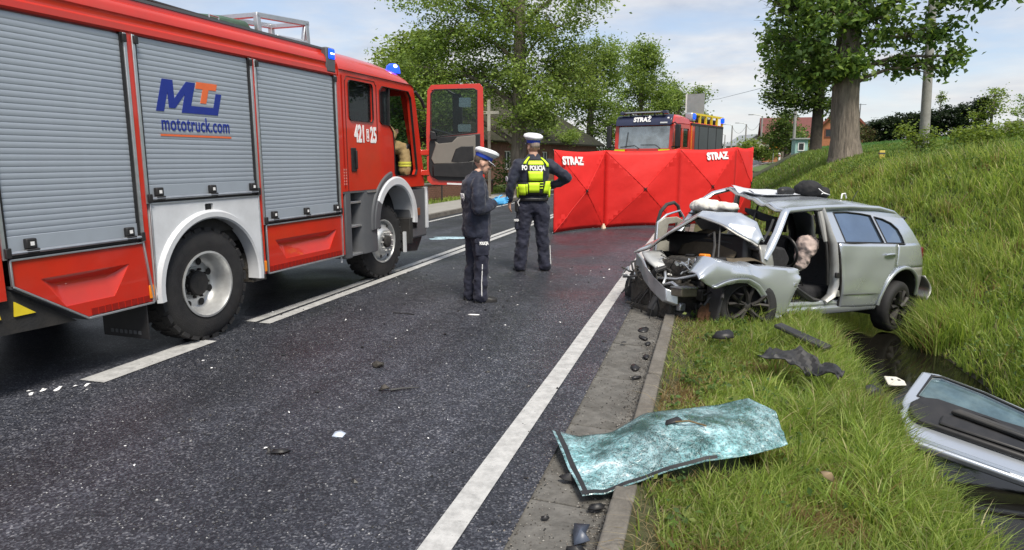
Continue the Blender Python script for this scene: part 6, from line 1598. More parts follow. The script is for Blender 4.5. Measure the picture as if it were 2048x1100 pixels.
shard(rpoly(.075,5,.5,12), .006, 'black', 'plastic_shard', 'curved black plastic shard on the lane below the pale flake', 'shard', (-2.27,3.08,.012), (0,0,.4), .012)
o_ = MB().tube([(0,0,.006),(.12,.01,.008),(.26,.0,.006)], .006, 5).build('plastic_strip', MT['black'], None, loc=(-3.22,6.46,.004), rot=(0,0,R(-4))); tag(o_, 'thin black plastic rod lying on the lane beyond the dark clod', 'strip')
shard([(-.06,-.015),(.06,-.02),(.065,.015),(-.05,.02)], .004, 'white_print', 'paper_scrap', 'white rectangular scrap on the lane in front of the officer', 'scrap', (-2.35,6.62,.008), (0,0,.25), .004)
# gutter litter
for k, (x, y, r_, lab) in enumerate(((-.50,5.30,.07,'longish black shard in the gutter half way to the car'),(-.46,5.05,.05,'black leaf shaped shard in the gutter nearest the windscreen'),(-.44,5.62,.06,'black shard leaning on the kerb stone in the gutter'),(-.52,6.25,.09,'wide black plastic scrap in the gutter before the car'),(-.55,6.55,.10,'largest black plastic scrap in the gutter below the bumper'),(-.46,6.05,.05,'small black scrap against the kerb before the car'))):
    shard(rpoly(r_*1.15,7,.45,20+k), .004, 'black', 'plastic_shard', lab, 'shard', (x, y, -.012), (R(random.uniform(-5,5)),R(random.uniform(-5,5)),random.uniform(0,3)), .009)
shard(rpoly(.08,6,.45,31), .008, 'scuffed', 'plastic_shard', 'oval black plastic rim fragment under the windscreen corner', 'shard', (-.62,3.23,.01), (0,R(10),.2), .025)
shard([(-.03,-.075),(.04,-.06),(.022,.0),(.045,.06),(-.025,.07),(-.03,.01)], .006, mat('bluish_grey_plastic',(.07,.085,.12),.35), 'mirror_cover', 'bluish grey bent plastic clip in the gutter at the bottom edge', 'clip', (-.47,2.72,.012), (R(8),R(-10),.2), .02)
shard(rpoly(.045,6,.6,33), .008, 'black', 'plastic_shard', 'small black triangle shard in the gutter beside the bluish clip', 'shard', (-.44,2.98,.0), (0,0,.6), .015)
shard(rpoly(.05,5,.5,34), .008, 'black', 'plastic_shard', 'black shard at the bottom edge of the gutter below the clip', 'shard', (-.47,2.60,.0), (0,0,.1), .015)
shard(rpoly(.022,6,.8,35), .006, 'black', 'plastic_shard', 'tiny round black shard in the middle of the nearest gutter slab', 'shard', (-.66,2.83,-.005), (0,0,.1), .008)
shard([(-.05,-.03),(.045,-.035),(.05,.03),(-.035,.04)], .006, 'black', 'plastic_shard', 'square black chip lying on top of the shattered windscreen', 'shard', (-.13,3.60,.235), (R(-8),R(-14),.5), .006)
o_ = MB().tube([(-.02,0,.0),(.05,.005,.012),(.10,.01,.0),(.14,-.02,.004)], .005, 5).build('twig', mat('dry_twig',(.16,.11,.05),.8), None, loc=(-.09,3.56,.245)); tag(o_, 'bent brown twig lying on the shattered windscreen', 'twig')
shard(rpoly(.05,5,.6,41), .004, mat('dry_brown_leaf',(.30,.22,.13),.8), 'dry_leaf', 'dry pale brown leaf caught in the grass by the ditch', 'leaf', (.62,3.30,.16), (R(30),R(20),.5), .02)
shard(rpoly(.05,5,.6,42), .01, mat('terracotta_chip',(.45,.18,.09),.8), 'brick_chip', 'orange brick chip at the lower edge of the ditch', 'chip', (1.90,4.12,-.44), (R(10),0,.5), .02)
# countless small fragments that look alike
fm = {}
r7 = random.Random(11)
fr_meshes = []
for k in range(6):
    m_ = MB(); pts = rpoly(.020,5,.7,60+k); n_ = len(pts)
    m_.add([(0,0,.007)]+[(p[0],p[1],.0) for p in pts], [(0,1+i,1+(i+1)%n_) for i in range(n_)]); me = m_.mesh('fragment', 20)
    me.materials.append(MT['white_print'] if k < 4 else MT['black']); fr_meshes.append(me)
def scatter(n, kinds, lab, cat, grp, fx, sr):
    for i in range(n):
        x, y = fx()
        o_ = link('glass_fragment' if cat == 'fragment' else 'plastic_chip', fr_meshes[r7.choice(kinds)], None, None, loc=(x, y, .006), rot=(r7.uniform(-.3,.3), r7.uniform(-.3,.3), r7.uniform(0,6)))
        s_ = r7.uniform(*sr); o_.scale = (s_, s_*r7.uniform(.5,1), s_)
        tag(o_, lab, cat, grp)
scatter(48, [0,1,2,3], 'tiny pale fragment of glass or plastic strewn on the asphalt', 'fragment', 'pale fragments strewn on the road', lambda: ((lambda y: (r7.uniform(max(-4.6,-1.2-.75*y), -1.3), y))(2.6+9*r7.random()**1.3)), (.4,1.0))
scatter(9, [0,1,2], 'white chip in the loose row of chips beside the dashed line', 'chip', 'row of white chips on the road', lambda: (lambda t: (-4.35-.25*t+r7.uniform(-.05,.05), 3.45+.25*(1-t)+r7.uniform(-.04,.04)))(r7.random()), (1.0,1.7))
scatter(70, [4,5], 'small black chip of broken plastic strewn on the asphalt', 'chip', 'black chips strewn on the road', lambda: ((lambda y: (r7.uniform(max(-4.4,-1.0-.7*y), -.5), y))(2.6+10*r7.random()**1.2)), (.7,2.0))
# puddles of broken glass beyond the front wheel
for k, (x, y, s_) in enumerate(((-5.15,13.3,.5),(-5.4,13.0,.3))):
    shard(rpoly(s_,9,.5,70+k), .004, mat('crushed_pale_glass',(.40,.55,.62),.25,0,.5,30) if k == 0 else bpy.data.materials['crushed_pale_glass'], 'crushed_glass', ('larger' if k == 0 else 'smaller')+' pale patch of crushed glass on the far lane by the front wheel', 'glass patch', (x, y, .006), (0,0,.2), .004)
# ================================================================== buildings, posts, signs
MT['brick'] = mat('old_brick_face', (.17,.085,.06), .9, 0, .45, 6, bump=.4, bscale=30, dirt=.5, dirtcol=(.06,.045,.035), dscale=2)
MT['mortar'] = mat('sooty_mortar', (.12,.10,.085), .95, 0, .3, 9)
MT['rooft'] = mat('mossy_old_roof', (.055,.052,.035), .95, 0, .5, 3, bump=.6, bscale=20, dirt=.6, dirtcol=(.04,.055,.02), dscale=1.2)
MT['wood'] = mat('grey_wood', (.16,.14,.115), .85, 0, .3, 12)
MT['redroof'] = mat('red_roof_tiles', (.22,.07,.045), .85, 0, .25, 5)
MT['orwall'] = mat('orange_brick_wall', (.42,.17,.085), .9, 0, .15, 8)
MT['mint'] = mat('mint_paint', (.30,.50,.45), .7, 0, .1, 6)
MT['signy'] = mat('warning_yellow', (.80,.45,.02), .5, 0, .05, 6)
MT['signg'] = mat('grey_sign_back', (.34,.36,.36), .5, .3, .08, 6)
MT['winpane'] = mat('far_window_pane', (.03,.035,.04), .15)
MT['concpole'] = mat('concrete_pole', (.30,.295,.28), .85, 0, .15, 6, dirt=.3)
# long low barn along the far side of the road
A = Vector((-13.6, 30.0, .05)); B = Vector((-8.6, 53.5, .25)); Lb = (B-A); Lb.z = 0; bl_ = Lb.length
bar = thing('barn', 'long low brick barn with dark mossy roof behind the trees', 'barn', A, (0, 0, math.atan2(Lb.y, Lb.x)))
wh_ = 2.75; bd = 9.0
m_ = MB(); m_.plate([(0,-.3),(bl_,-.3),(bl_,wh_),(0,wh_)], [rrect(9.0,9.9,1.0,2.1,.02), rrect(20.3,22.6,.2,2.2,.02), rrect(3.0,3.9,1.0,2.1,.02), rrect(14.2,15.1,1.0,2.1,.02)], lambda u,v,w: (u, w, v), .35); bw = m_.build('wall', MT['brick'], bar, 20)
m_ = MB(); m_.box(bl_-.35,bl_,.36,bd,-.3,wh_).box(0,.35,.36,bd,-.3,wh_).box(.36,bl_-.36,bd-.35,bd,-.3,wh_); m_.build('wall', MT['brick'], bar)
for a in (3.0, 9.0, 14.2):
    w_ = MB(); w_.box(a,a+.9,.16,.20,1.0,2.1); wo = w_.build('window', MT['winpane'], bar)
    fm_ = MB(); fm_.plate(rrect(a,a+.9,1.0,2.1,.01), [rrect(a+.06,a+.42,1.06,2.04,.01), rrect(a+.48,a+.84,1.06,2.04,.01)], lambda u,v,w: (u, .10+w, v), .05); fm_.build('frame', MT['white_print'], wo)
for k in range(5):
    MB().box(20.35+k*.45,20.76+k*.45,.10,.16,.2,2.18).build('door_board', MT['wood'], bar, bevel=.01)
# courses of brick standing proud so the face is not flat
bk = []
r9 = random.Random(3)
bmesh_ = MB().box(0,.24,-.012,.05,0,.065).mesh('brick', 0); bmesh_.materials.append(MT['brick'])
for row in range(16):
    for k in range(18):
        u = 15.6+k*.26+(row % 2)*.13
        if u > 20.1: continue
        link('brick', bmesh_, None, bw, loc=(u, r9.uniform(-.006,.004), 1.45+row*.078))
ev = .55
rid = 6.3
m_ = MB(); m_.add([(-.4,-ev,wh_-.12),(bl_+.4,-ev,wh_-.12),(bl_-3.6,bd/2,rid),(1.5,bd/2,rid),(-.4,bd+ev,wh_-.12),(bl_+.4,bd+ev,wh_-.12)], [(0,1,2,3),(1,5,2),(5,4,3,2),(4,0,3)]); ro = m_.build('roof', MT['rooft'], bar, 10, solid=.15)
for k in range(28):
    t_ = (k+.5)/28
    y0 = -ev+(bd/2+ev)*t_; z0 = wh_-.12+(rid-wh_+.12)*t_
    MB().box(-.4+1.9*t_, bl_+.4-4.0*t_, y0-.012, y0+.03, z0+.075, z0+.095).build('roof_course', MT['rooft'], ro)
# garden wall and posts
gw = thing('garden_wall', 'low worn brick garden wall behind the two officers', 'wall', (-10.4, 20.5, .06), (0,0,R(84)))
MB().box(0,9,0,.25,0,.62).build('wall_core', MT['mortar'], gw)
bm2 = MB().box(0,.235,-.012,.262,0,.066).mesh('brick', 0); bm2.materials.append(MT['brick'])
for row in range(8):
    for k in range(36):
        u = k*.25+(row % 2)*.125
        if u < 8.76: link('brick', bm2, None, gw, loc=(u, r9.uniform(-.005,.005), .012+row*.076))
MB().box(-.05,9.05,-.04,.29,.622,.69).build('coping', MT['kerb'], gw, bevel=.01)
for k, (x, y) in enumerate(((-9.75,21.0),(-9.6,23.6),(-9.5,26.2))):
    o_ = thing('fence_post', ('nearest','middle','farthest')[k]+' thin dark iron fence post along the far pavement', 'post', (x,y,.05), group='iron fence posts')
    MB().tube([(0,0,0),(0,0,1.15)], .03, 8).build('post', MT['dark'], o_); MB().ball((0,0,1.17), .04).build('post_cap', MT['dark'], o_)
# wayside cross
cr_ = thing('wayside_cross', 'tall pale wooden wayside cross standing under the lime tree', 'cross', (-8.83,27.0,.1), (0,0,R(10)))
MB().box(-.06,.06,-.05,.05,0,3.95).build('upright', MT['wood'], cr_, bevel=.01); MB().box(-.42,.42,-.056,.056,3.38,3.50).build('crossbar', mat('pale_wood',(.38,.36,.31),.8), cr_, bevel=.01)
MB().box(-.065,.065,-.058,-.051,2.7,3.96).build('upright_face', bpy.data.materials['pale_wood'], cr_)
# road sign seen from behind above the second officer's cap
sg = thing('road_sign', 'back of a diamond shaped grey road sign behind the second officer', 'road sign', (-7.42,29.0,.1), (0,0,R(12)))
MB().tube([(0,0,0),(0,0,2.95)], .03, 8).build('pole', MT['signg'], sg)
m_ = MB(); m_.plate([(0,2.28),(.46,2.72),(0,3.18),(-.46,2.72)], [], lambda u,v,w: (u,-.04+w,v), .02); m_.build('plate', MT['signg'], sg, bevel=.004)
MB().box(-.2,.2,-.06,-.04,2.68,2.72).build('bracket', MT['dgrey'], sg)
# street lamps far down the road
def lamp(x, y, ztop, zb, lab):
    o_ = thing('street_lamp', lab, 'street lamp', (x, y, zb), group='street lamps along the distant road')
    h = ztop-zb
    MB().tube([(0,0,0),(0,0,h*.35),(0,0,h)], [.17,.14,.10], 8).build('pole', MT['concpole'], o_)
    MB().tube([(0,0,h-.05),(-.4,0,h+.12),(-1.15,0,h+.2)], .05, 6).build('arm', MT['signg'], o_)
    MB().box(-1.75,-1.1,-.12,.12,h+.14,h+.26).build('lamp_head', MT['signg'], o_, bevel=.03)
lamp(6.35, 95, 7.2, 1.3, 'rightmost distant street lamp standing before the dark red roof')
lamp(5.5, 118, 7.3, 1.4, 'distant street lamp, second from the dark red roof')
lamp(3.5, 124, 7.4, 1.4, 'distant street lamp, third from the dark red roof')
lamp(2.9, 150, 6.7, 1.6, 'farthest distant street lamp, lowest in the row')
# electricity pole on the bank, its wires
up_ = thing('utility_pole', 'tall grey concrete utility pole on the bank beside the big tree', 'utility pole', (7.2,27.0,h1(7.2,27)-.2))
MB().tube([(0,0,0),(-.15,0,4),(-.32,0,10)], [.17,.145,.11], 12).build('pole', MT['concpole'], up_)
MB().box(-1.0,.5,-.05,.05,8.9,9.0).build('crossarm', MT['concpole'], up_)
MB().box(-.17,-.10,-.19,-.15,4.2,4.4).build('pole_tag', MT['dgrey'], up_)
wr = MB(); wr.tube([(7.0,27,6.2),(3.5,40,5.7),(0.5,60,6.6),(-3,80,8.0)], .012, 5); o_ = wr.build('overhead_cable', MT['dark'], None, 60); tag(o_, 'dark overhead cable running from the utility pole towards the trees', 'cable')
for k, (a, b) in enumerate((((6.35,95,7.0),(5.5,118,7.2)),((5.5,118,7.1),(3.5,124,7.2)))):
    a, b = Vector(a), Vector(b); wr = MB(); wr.tube([a.lerp(b,t)-Vector((0,0,4*t*(1-t)*1.2)) for t in np.linspace(0,1,9)], .02, 5); o_ = wr.build('overhead_cable', MT['dark'], None, 60); tag(o_, ('sagging cable between the two street lamps nearest the dark red roof','sagging cable between the second and third distant street lamps')[k], 'cable')
cp = thing('concrete_post', 'plain thin grey concrete pole beside the mint green shed', 'pole', (5.68,52,h1(5.68,52)-.2))
MB().tube([(0,0,0),(-.06,0,5.6)], [.11,.08], 8).build('pole', MT['concpole'], cp); MB().box(-.12,.06,-.13,-.1,.6,1.0).build('notice', MT['white_print'], cp)
# shed
sh = thing('garden_shed', 'small mint green shed beside the second tree trunk', 'shed', (5.62,50.5,h1(5.9,50.5)-.45), (0,0,R(4))); sh.scale = (.85,.85,.85)
MB().box(0,.95,0,1.6,0,1.55).build('wall', MT['mint'], sh); MB().box(-.12,1.1,-.2,1.8,1.55,1.66).build('roof', MT['signg'], sh, bevel=.01)
MB().box(.25,.65,-.02,.0,.7,1.25).build('window', MT['winpane'], sh); MB().plate(rrect(.2,.7,.65,1.3,.01),[rrect(.26,.64,.71,1.24,.01)],lambda u,v,w:(u,-.04+w,v),.03).build('window_frame', MT['white_print'], sh)
# houses
def house(name, label, loc, rz, w, d, hw, hr, wm, rm, wins=()):
    t = thing(name, label, 'house', loc, (0,0,rz))
    m_ = MB(); m_.plate([(-w/2,-1),(w/2,-1),(w/2,hw),(0,hw+hr),(-w/2,hw)], [], lambda u,v,q: (u,q,v), .3); m_.plate([(-w/2,-1),(w/2,-1),(w/2,hw),(0,hw+hr),(-w/2,hw)], [], lambda u,v,q: (u,d-.3+q,v), .3)
    m_.box(-w/2,-w/2+.3,.3,d-.3,-1,hw).box(w/2-.3,w/2,.3,d-.3,-1,hw); m_.build('wall', wm, t)
    ov = .45; sl_ = hr/(w/2)
    for s_ in (1,-1):
        m_ = MB(); m_.add([(0,-ov,hw+hr+.12),(s_*(w/2+ov),-ov,hw-sl_*ov+.12),(s_*(w/2+ov),d+ov,hw-sl_*ov+.12),(0,d+ov,hw+hr+.12)], [(0,1,2,3)]); m_.build('roof', rm, t, 0, solid=.2)
    for u, z, ww, hh in wins:
        o_ = MB().box(u-ww/2,u+ww/2,-.03,.05,z,z+hh).build('window', MT['winpane'], t)
        MB().plate(rrect(u-ww/2-.08,u+ww/2+.08,z-.08,z+hh+.08,.01),[rrect(u-ww/2,u+ww/2,z,z+hh,.01)],lambda a,b,q:(a,-.06+q,b),.06).build('frame', MT['redroof'] if wm is MT['orwall'] else MT['white_print'], o_)
    if wins: MB().box(.3,.8,d*.6,d*.6+.5,hw+hr-1.2,hw+hr+.35).build('chimney', wm, t)
    return t
house('brick_house', 'orange brick house gable half hidden behind the big tree trunk', (12.6,75,1.6), R(-6), 5.4, 14, 2.5, 2.9, MT['orwall'], MT['redroof'], ((-1.2,2.3,.55,.7),(1.3,2.3,.55,.7)))
house('roofed_house', 'distant house showing only its dark red roof above the bushes', (7.6,112,1.4), R(-90), 7, 8, 3.4, 2.9, MT['orwall'], mat('dull_maroon_roof',(.15,.055,.05),.85,0,.15,3), ())
house('grey_house', 'small distant grey house far down the road past the lamps', (9.0,150,1.6), R(20), 6, 8, 3.0, 2.0, MT['concpole'], MT['signg'], ())
MB_ = MB().box(-1.6,0,0,.2,0,1.3); o_ = MB_.build('notice_board', mat('cream_board',(.5,.48,.40),.7), None, bevel=.02, loc=(7.2,92,2.2)); tag(o_, 'pale board standing left of the yellow warning sign', 'notice board')
# warning sign, bollard, marker post
ws_ = thing('warning_sign', 'yellow triangular warning sign on a pole by the distant bend', 'road sign', (7.55,90,1.2), (0,0,R(5)))
MB().tube([(0,0,0),(0,0,2.6)], .045, 8).build('pole', MT['signg'], ws_)
m_ = MB(); m_.plate([(-.5,1.75),(.5,1.75),(0,2.62)], [], lambda u,v,w: (u,-.06+w,v), .02); m_.build('plate', mat('red_sign_border',(.55,.12,.02),.5), ws_, 0)
m_ = MB(); m_.plate([(-.40,1.81),(.40,1.81),(0,2.50)], [], lambda u,v,w: (u,-.075+w,v), .012); m_.build('sign_face', MT['signy'], ws_, 0)
MB().box(-.04,.04,-.085,-.076,1.95,2.2).build('symbol', MT['black'], ws_)
bo_ = thing('bollard', 'small white bollard with red top at the edge of the distant bend', 'bollard', (6.9,75,1.55)); MB().tube([(0,0,0),(0,0,.62)], .10, 10).build('post', MT['white_print'], bo_); MB().tube([(0,0,.38),(0,0,.5)], .106, 10).build('red_band', MT['red'], bo_); MB().ball((0,0,.66),(.13,.13,.12)).build('cap', MT['white_print'], bo_)
yp = thing('marker_post', 'short yellow marker post in the grass below the big tree', 'marker post', (4.15,19.0,h1(4.15,19)-.1)); MB().box(-.06,.06,-.04,.04,-.2,.36).build('post', mat('faded_yellow',(.62,.50,.10),.6), yp, bevel=.01); MB().box(-.064,.064,-.044,.044,.27,.31).build('band', MT['dgrey'], yp)
ae = thing('aerial_mast', 'thin tv aerial rising behind the dark hedge', 'aerial', (13.9,74,4.0)); MB().tube([(0,0,0),(0,0,3.0)], .04, 6).build('mast', MT['dgrey'], ae); MB().bar((-.5,0,2.9),(.5,0,2.9),.04,.04).build('aerial_bar', MT['dgrey'], ae)
# car parked past the second engine
c2_ = thing('parked_car', 'dark car barely showing its roof past the second fire engine', 'car', (.62,41,.15), (0,0,R(-96)))
m_ = MB(); m_.loft([[(x,y,z) for y, z in ((-.85,.3),(-.88,.8),(-.62,zt),(.62,zt),(.88,.8),(.85,.3))] for x, zt in ((-2.1,.85),(-1.9,1.1),(-1.0,2.0),(.3,2.1),(1.2,1.25),(2.1,1.0))]); m_.build('body', MT['dgrey'], c2_, 40, bevel=.04)
for x in (-1.3,1.3):
    for y in (.86,-.86): MB().lathe([(.0,-.08),(.3,-.1),(.33,0),(.3,.1),(.0,.08)], 20, 'y', (x,y,.33)).build('wheel', MT['rubber'], c2_)
MB().tube([(-1.9,-.64,1.12),(-1.0,-.63,2.01),(.3,-.63,2.11),(1.2,-.64,1.27)], .03, 6).build('roof_trim', MT['alu'], c2_)
fn = thing('dark_fence', 'dark board fence beside the yellow warning sign', 'fence', (8.0,88,1.4), (0,0,R(10)))
for k in range(10): MB().box(k*.32,k*.32+.28,0,.05,0,1.2).build('board', MT['wood'], fn)
wf_ = thing('field_fence', 'low grey board fence in the shrubs at the right edge', 'fence', (16.3,46,float(hgt(16.5,46))-.1), (0,0,R(8)))
for k in range(8): MB().box(k*.4,k*.4+.34,0,.05,0,.9).build('board', MT['wood'], wf_)
# ================================================================== trees and shrubs
MT['leaf'] = leaf_mat('leaf_surface')
MT['bark'] = mat('grey_brown_bark', (.19,.16,.13), .95, 0, .5, 5, bump=1.0, bscale=6)
_t = MT['bark'].node_tree; _mp = _t.nodes.new('ShaderNodeMapping'); _mp.inputs['Scale'].default_value = (2.4, 2.4, .35)
_co = [n for n in _t.nodes if n.type == 'TEX_COORD'][0]; _t.links.new(_co.outputs['Object'], _mp.inputs['Vector'])
for _n in [n for n in _t.nodes if n.type == 'TEX_NOISE']: _t.links.new(_mp.outputs[0], _n.inputs['Vector'])
for _n in [n for n in _t.nodes if n.type == 'BUMP']: _n.inputs['Distance'].default_value = .08
MT['bark2'] = mat('dark_bark', (.06,.05,.04), .95, 0, .4, 9, bump=.8, bscale=16)
def leaf_mesh(name, C, size, cols, rs, flat=.35, droop=0.0, asp=.62, mul=None):
    """C: (n,3) leaf positions; every leaf is a folded rhomb of its own"""
    n = len(C)
    ax = rs.normal(size=(n,3)); ax[:,2] = ax[:,2]*.5 - droop; ax /= np.linalg.norm(ax, axis=1)[:,None]
    nr = rs.normal(size=(n,3)); nr[:,2] = np.abs(nr[:,2])+flat
    sd = np.cross(ax, nr); sd /= np.linalg.norm(sd, axis=1)[:,None]+1e-9
    up = np.cross(sd, ax)
    L_ = (size*rs.uniform(.65,1.3,n))[:,None]; Wd = L_*asp*.5
    b = C - ax*L_*.5; t = C + ax*L_*.5
    l = C + sd*Wd + up*Wd*.3 - ax*L_*.08; r_ = C - sd*Wd + up*Wd*.3 - ax*L_*.08
    V = np.stack([b, l, t, r_], 1).reshape(-1,3)
    me = bpy.data.meshes.new(name)
    me.vertices.add(4*n); me.vertices.foreach_set('co', V.ravel().astype(np.float32))
    me.loops.add(6*n); me.polygons.add(2*n)
    base = (np.arange(n)*4)[:,None]
    idx = (base+np.array([[0,2,1,0,3,2]])).ravel()
    me.loops.foreach_set('vertex_index', idx.astype(np.int32))
    me.polygons.foreach_set('loop_start', (np.arange(2*n)*3).astype(np.int32)); me.polygons.foreach_set('loop_total', np.full(2*n,3,np.int32))
    c = np.array(cols); k = rs.integers(0, len(c), n); col = c[k]*rs.uniform(.75,1.25,(n,1))
    if mul is not None: col = col*mul[:,None]
    col = np.concatenate([col, np.ones((n,1))], 1)
    at = me.attributes.new('tint', 'FLOAT_COLOR', 'POINT'); at.data.foreach_set('color', np.repeat(col, 4, 0).ravel().astype(np.float32))
    me.update(); me.validate()
    me.materials.append(MT['leaf'])
    return me
def clumps(blobs, rs, per, sig, shell=.45):
    """blobs: (cx,cy,cz,rx,ry,rz,nclumps) -> leaf positions and clump centres"""
    P, CC, Q = [], [], []
    for cx_, cy_, cz_, rx, ry, rz, nc in blobs:
        d = rs.normal(size=(nc,3)); d /= np.linalg.norm(d, axis=1)[:,None]
        rad = rs.uniform(0,1,nc)**shell
        c = np.array([cx_,cy_,cz_])+d*rad[:,None]*np.array([rx,ry,rz])
        CC.append(c)
        for q in c:
            k = max(4, int(per*rs.uniform(.5,1.5))); s_ = sig*rs.uniform(.6,1.4)
            pts = rs.normal(size=(k,3))*np.array([s_,s_,s_*.6]) + q
            P.append(pts); Q.append(np.full(k, rs.uniform(.72,1.32)))
    clumps.mul = np.concatenate(Q)
    return np.concatenate(P), CC
GREENS = [(.155,.230,.052),(.185,.265,.060),(.125,.190,.045),(.220,.295,.072)]
DARKG = [(.065,.110,.030),(.085,.135,.034),(.105,.160,.036),(.130,.190,.040)]
YELG = [(.165,.230,.045),(.190,.250,.050),(.135,.195,.040)]
def tree(name, label, base, trunk, blobs, per, sig, size, cols, seed, bark='bark', twigs=True, shell=.45, droop=0.0, group=None, fork=.5, ntw=1.0, cat='tree'):
    """trunk: list of (dx,dy,dz,radius)"""
    rs = np.random.default_rng(seed)
    t = thing(name, label, cat, base, group=group)
    bx_, by_, bz_ = base
    tb = MB(); n_ = 16
    # ribbed trunk with a root flare
    P = [Vector(p[:3]) for p in trunk]; rad = [p[3] for p in trunk]
    fine, fr = [], []
    for i in range(len(P)-1):
        for q in np.linspace(0,1,7)[:-1]: fine.append(P[i].lerp(P[i+1], q)); fr.append(rad[i]*(1-q)+rad[i+1]*q)
    fine.append(P[-1]); fr.append(rad[-1])
    rings = []
    for i, (p, r_) in enumerate(zip(fine, fr)):
        rings.append([(p.x+r_*math.cos(2*math.pi*k/n_)*(1+.07*math.sin(5*2*math.pi*k/n_+seed)+.05*math.sin(9*2*math.pi*k/n_+i*.3)), p.y+r_*math.sin(2*math.pi*k/n_)*(1+.07*math.cos(4*2*math.pi*k/n_+seed)), p.z) for k in range(n_)])
    tb.loft(rings); tko = tb.build('trunk', MT[bark], t, 60)
    pts, CC = clumps(blobs, rs, per, sig, shell)
    lb_ = MB()
    zs = [p.z for p in fine]
    for b, cc in zip(blobs, CC):
        c = Vector(b[:3])
        zt = min(max(zs), max(zs[0], c.z-fork*(b[5]+1.2)))
        k = int(np.argmin([abs(z-zt) for z in zs])); a = fine[k]
        ln = (c-a).length; mid = a.lerp(c, .5)+Vector((0,0,.12*ln))
        r0 = min(fr[k]*.6, .03+.02*ln)
        MB().tube([a, a.lerp(mid,.5)+Vector((0,0,.03*ln)), mid, mid.lerp(c,.6), c], [r0, r0*.8, r0*.6, r0*.42, r0*.28], 7).build('limb', MT[bark], t, 60)
        if twigs:
            for q in cc[:int(len(cc)*ntw)]:
                q = Vector(q); s_ = mid.lerp(c, float(rs.uniform(.2,1))); m2 = s_.lerp(q,.5)+Vector(rs.normal(size=3)*.08*(q-s_).length)
                lb_.tube([s_, m2, q], [r0*.22+.006, r0*.12+.005, .004], 4, caps=False)
    if lb_.v: lb_.build('twigs', MT[bark], t, 60, fix=False)['kind'] = 'stuff'
    link('crown', leaf_mesh('crown', pts, size, cols, rs, droop=droop, mul=clumps.mul), None, t)
    return t
# big lime on the far side; positions below are relative to the tree's foot
tree('lime_tree', 'largest leafy tree, spreading over the barn behind the open truck door', (-7.95,28.3,.05),
     [(0,0,0,.50),(.02,0,.5,.36),(.05,0,2.5,.31),(.05,0,5,.28),(.1,0,8,.20),(.1,0,12,.10)],
     [(-1.8,.5,5.2,2.2,2.0,1.5,66),(1.1,-.5,4.6,1.6,1.8,1.3,42),(-3.2,.4,7.2,1.9,2.0,1.7,56),(-.6,0,7.6,2.2,2.2,1.8,72),(1.6,.2,7.0,1.7,2.0,1.5,34),(3.0,.3,8.6,1.5,1.7,1.5,14),
      (-1.6,0,10.2,2.6,2.4,2.0,46),(1.2,.2,10.2,2.2,2.2,1.8,24),(0,.3,13,3.0,2.6,2.0,40),(-4.3,0,9.0,1.4,1.5,1.2,9),(-2.6,-1.0,3.8,1.5,1.2,1.0,34),(.6,-.8,3.4,1.2,1.0,.8,22),(2.3,.5,5.3,1.2,1.2,1.2,26),(-4.6,.3,5.4,1.6,1.5,1.5,44),(-5.4,.5,3.6,1.3,1.2,1.2,30)],
     98, .35, .14, GREENS, 3, fork=.6, ntw=.5)
tree('maple_tree', 'rounded yellowish green tree rising left of the lime behind the cab roof', (-16.3,34,.05), [(0,0,0,.3),(0,0,3,.22),(0,0,6,.1)],
     [(-.2,0,5.2,2.4,2.2,1.6,90),(.8,0,6.9,1.7,1.6,1.3,60),(2.2,0,4.4,1.5,1.4,1.3,40),(-2.4,0,4.2,1.4,1.4,1.2,30)], 80, .38, .2, YELG, 5, twigs=False)
tree('ash_tree', 'tall dense tree at the end of the barn roof', (-9.6,56,.2), [(0,0,0,.35),(0,0,4,.28),(.2,0,9,.12)],
     [(0,0,6.5,3.0,2.6,2.4,90),(.9,0,9.3,2.3,2.2,1.9,70),(-1.8,0,8.2,2.0,2.0,1.8,40),(1.6,0,4.2,1.6,1.5,1.3,36)], 85, .46, .21, GREENS, 7, twigs=False)
tree('birch_tree', 'mid height tree directly above the second fire engine cab', (-6.3,64,.45), [(0,0,0,.3),(0,0,5,.22),(0,0,10,.1)],
     [(0,0,8.2,2.6,2.2,2.2,80),(.4,0,10.6,1.8,1.6,1.5,44),(1.6,0,6.2,1.8,1.6,1.5,46),(-1.6,0,5.6,1.6,1.5,1.5,34)], 85, .46, .215, GREENS, 8, twigs=False)
tree('alder_tree', 'lower slender tree with thin twigs right of the fire engine lamps', (-3.4,72,.65), [(0,0,0,.25),(0,0,4,.18),(.2,0,8,.06)],
     [(.2,0,6.2,1.9,1.7,1.8,44),(1.9,0,7.0,1.2,1.1,1.2,18),(2.4,0,5.2,1.1,1.0,.9,14),(-.8,0,7.6,1.3,1.2,1.1,20)], 55, .42, .25, GREENS, 9)
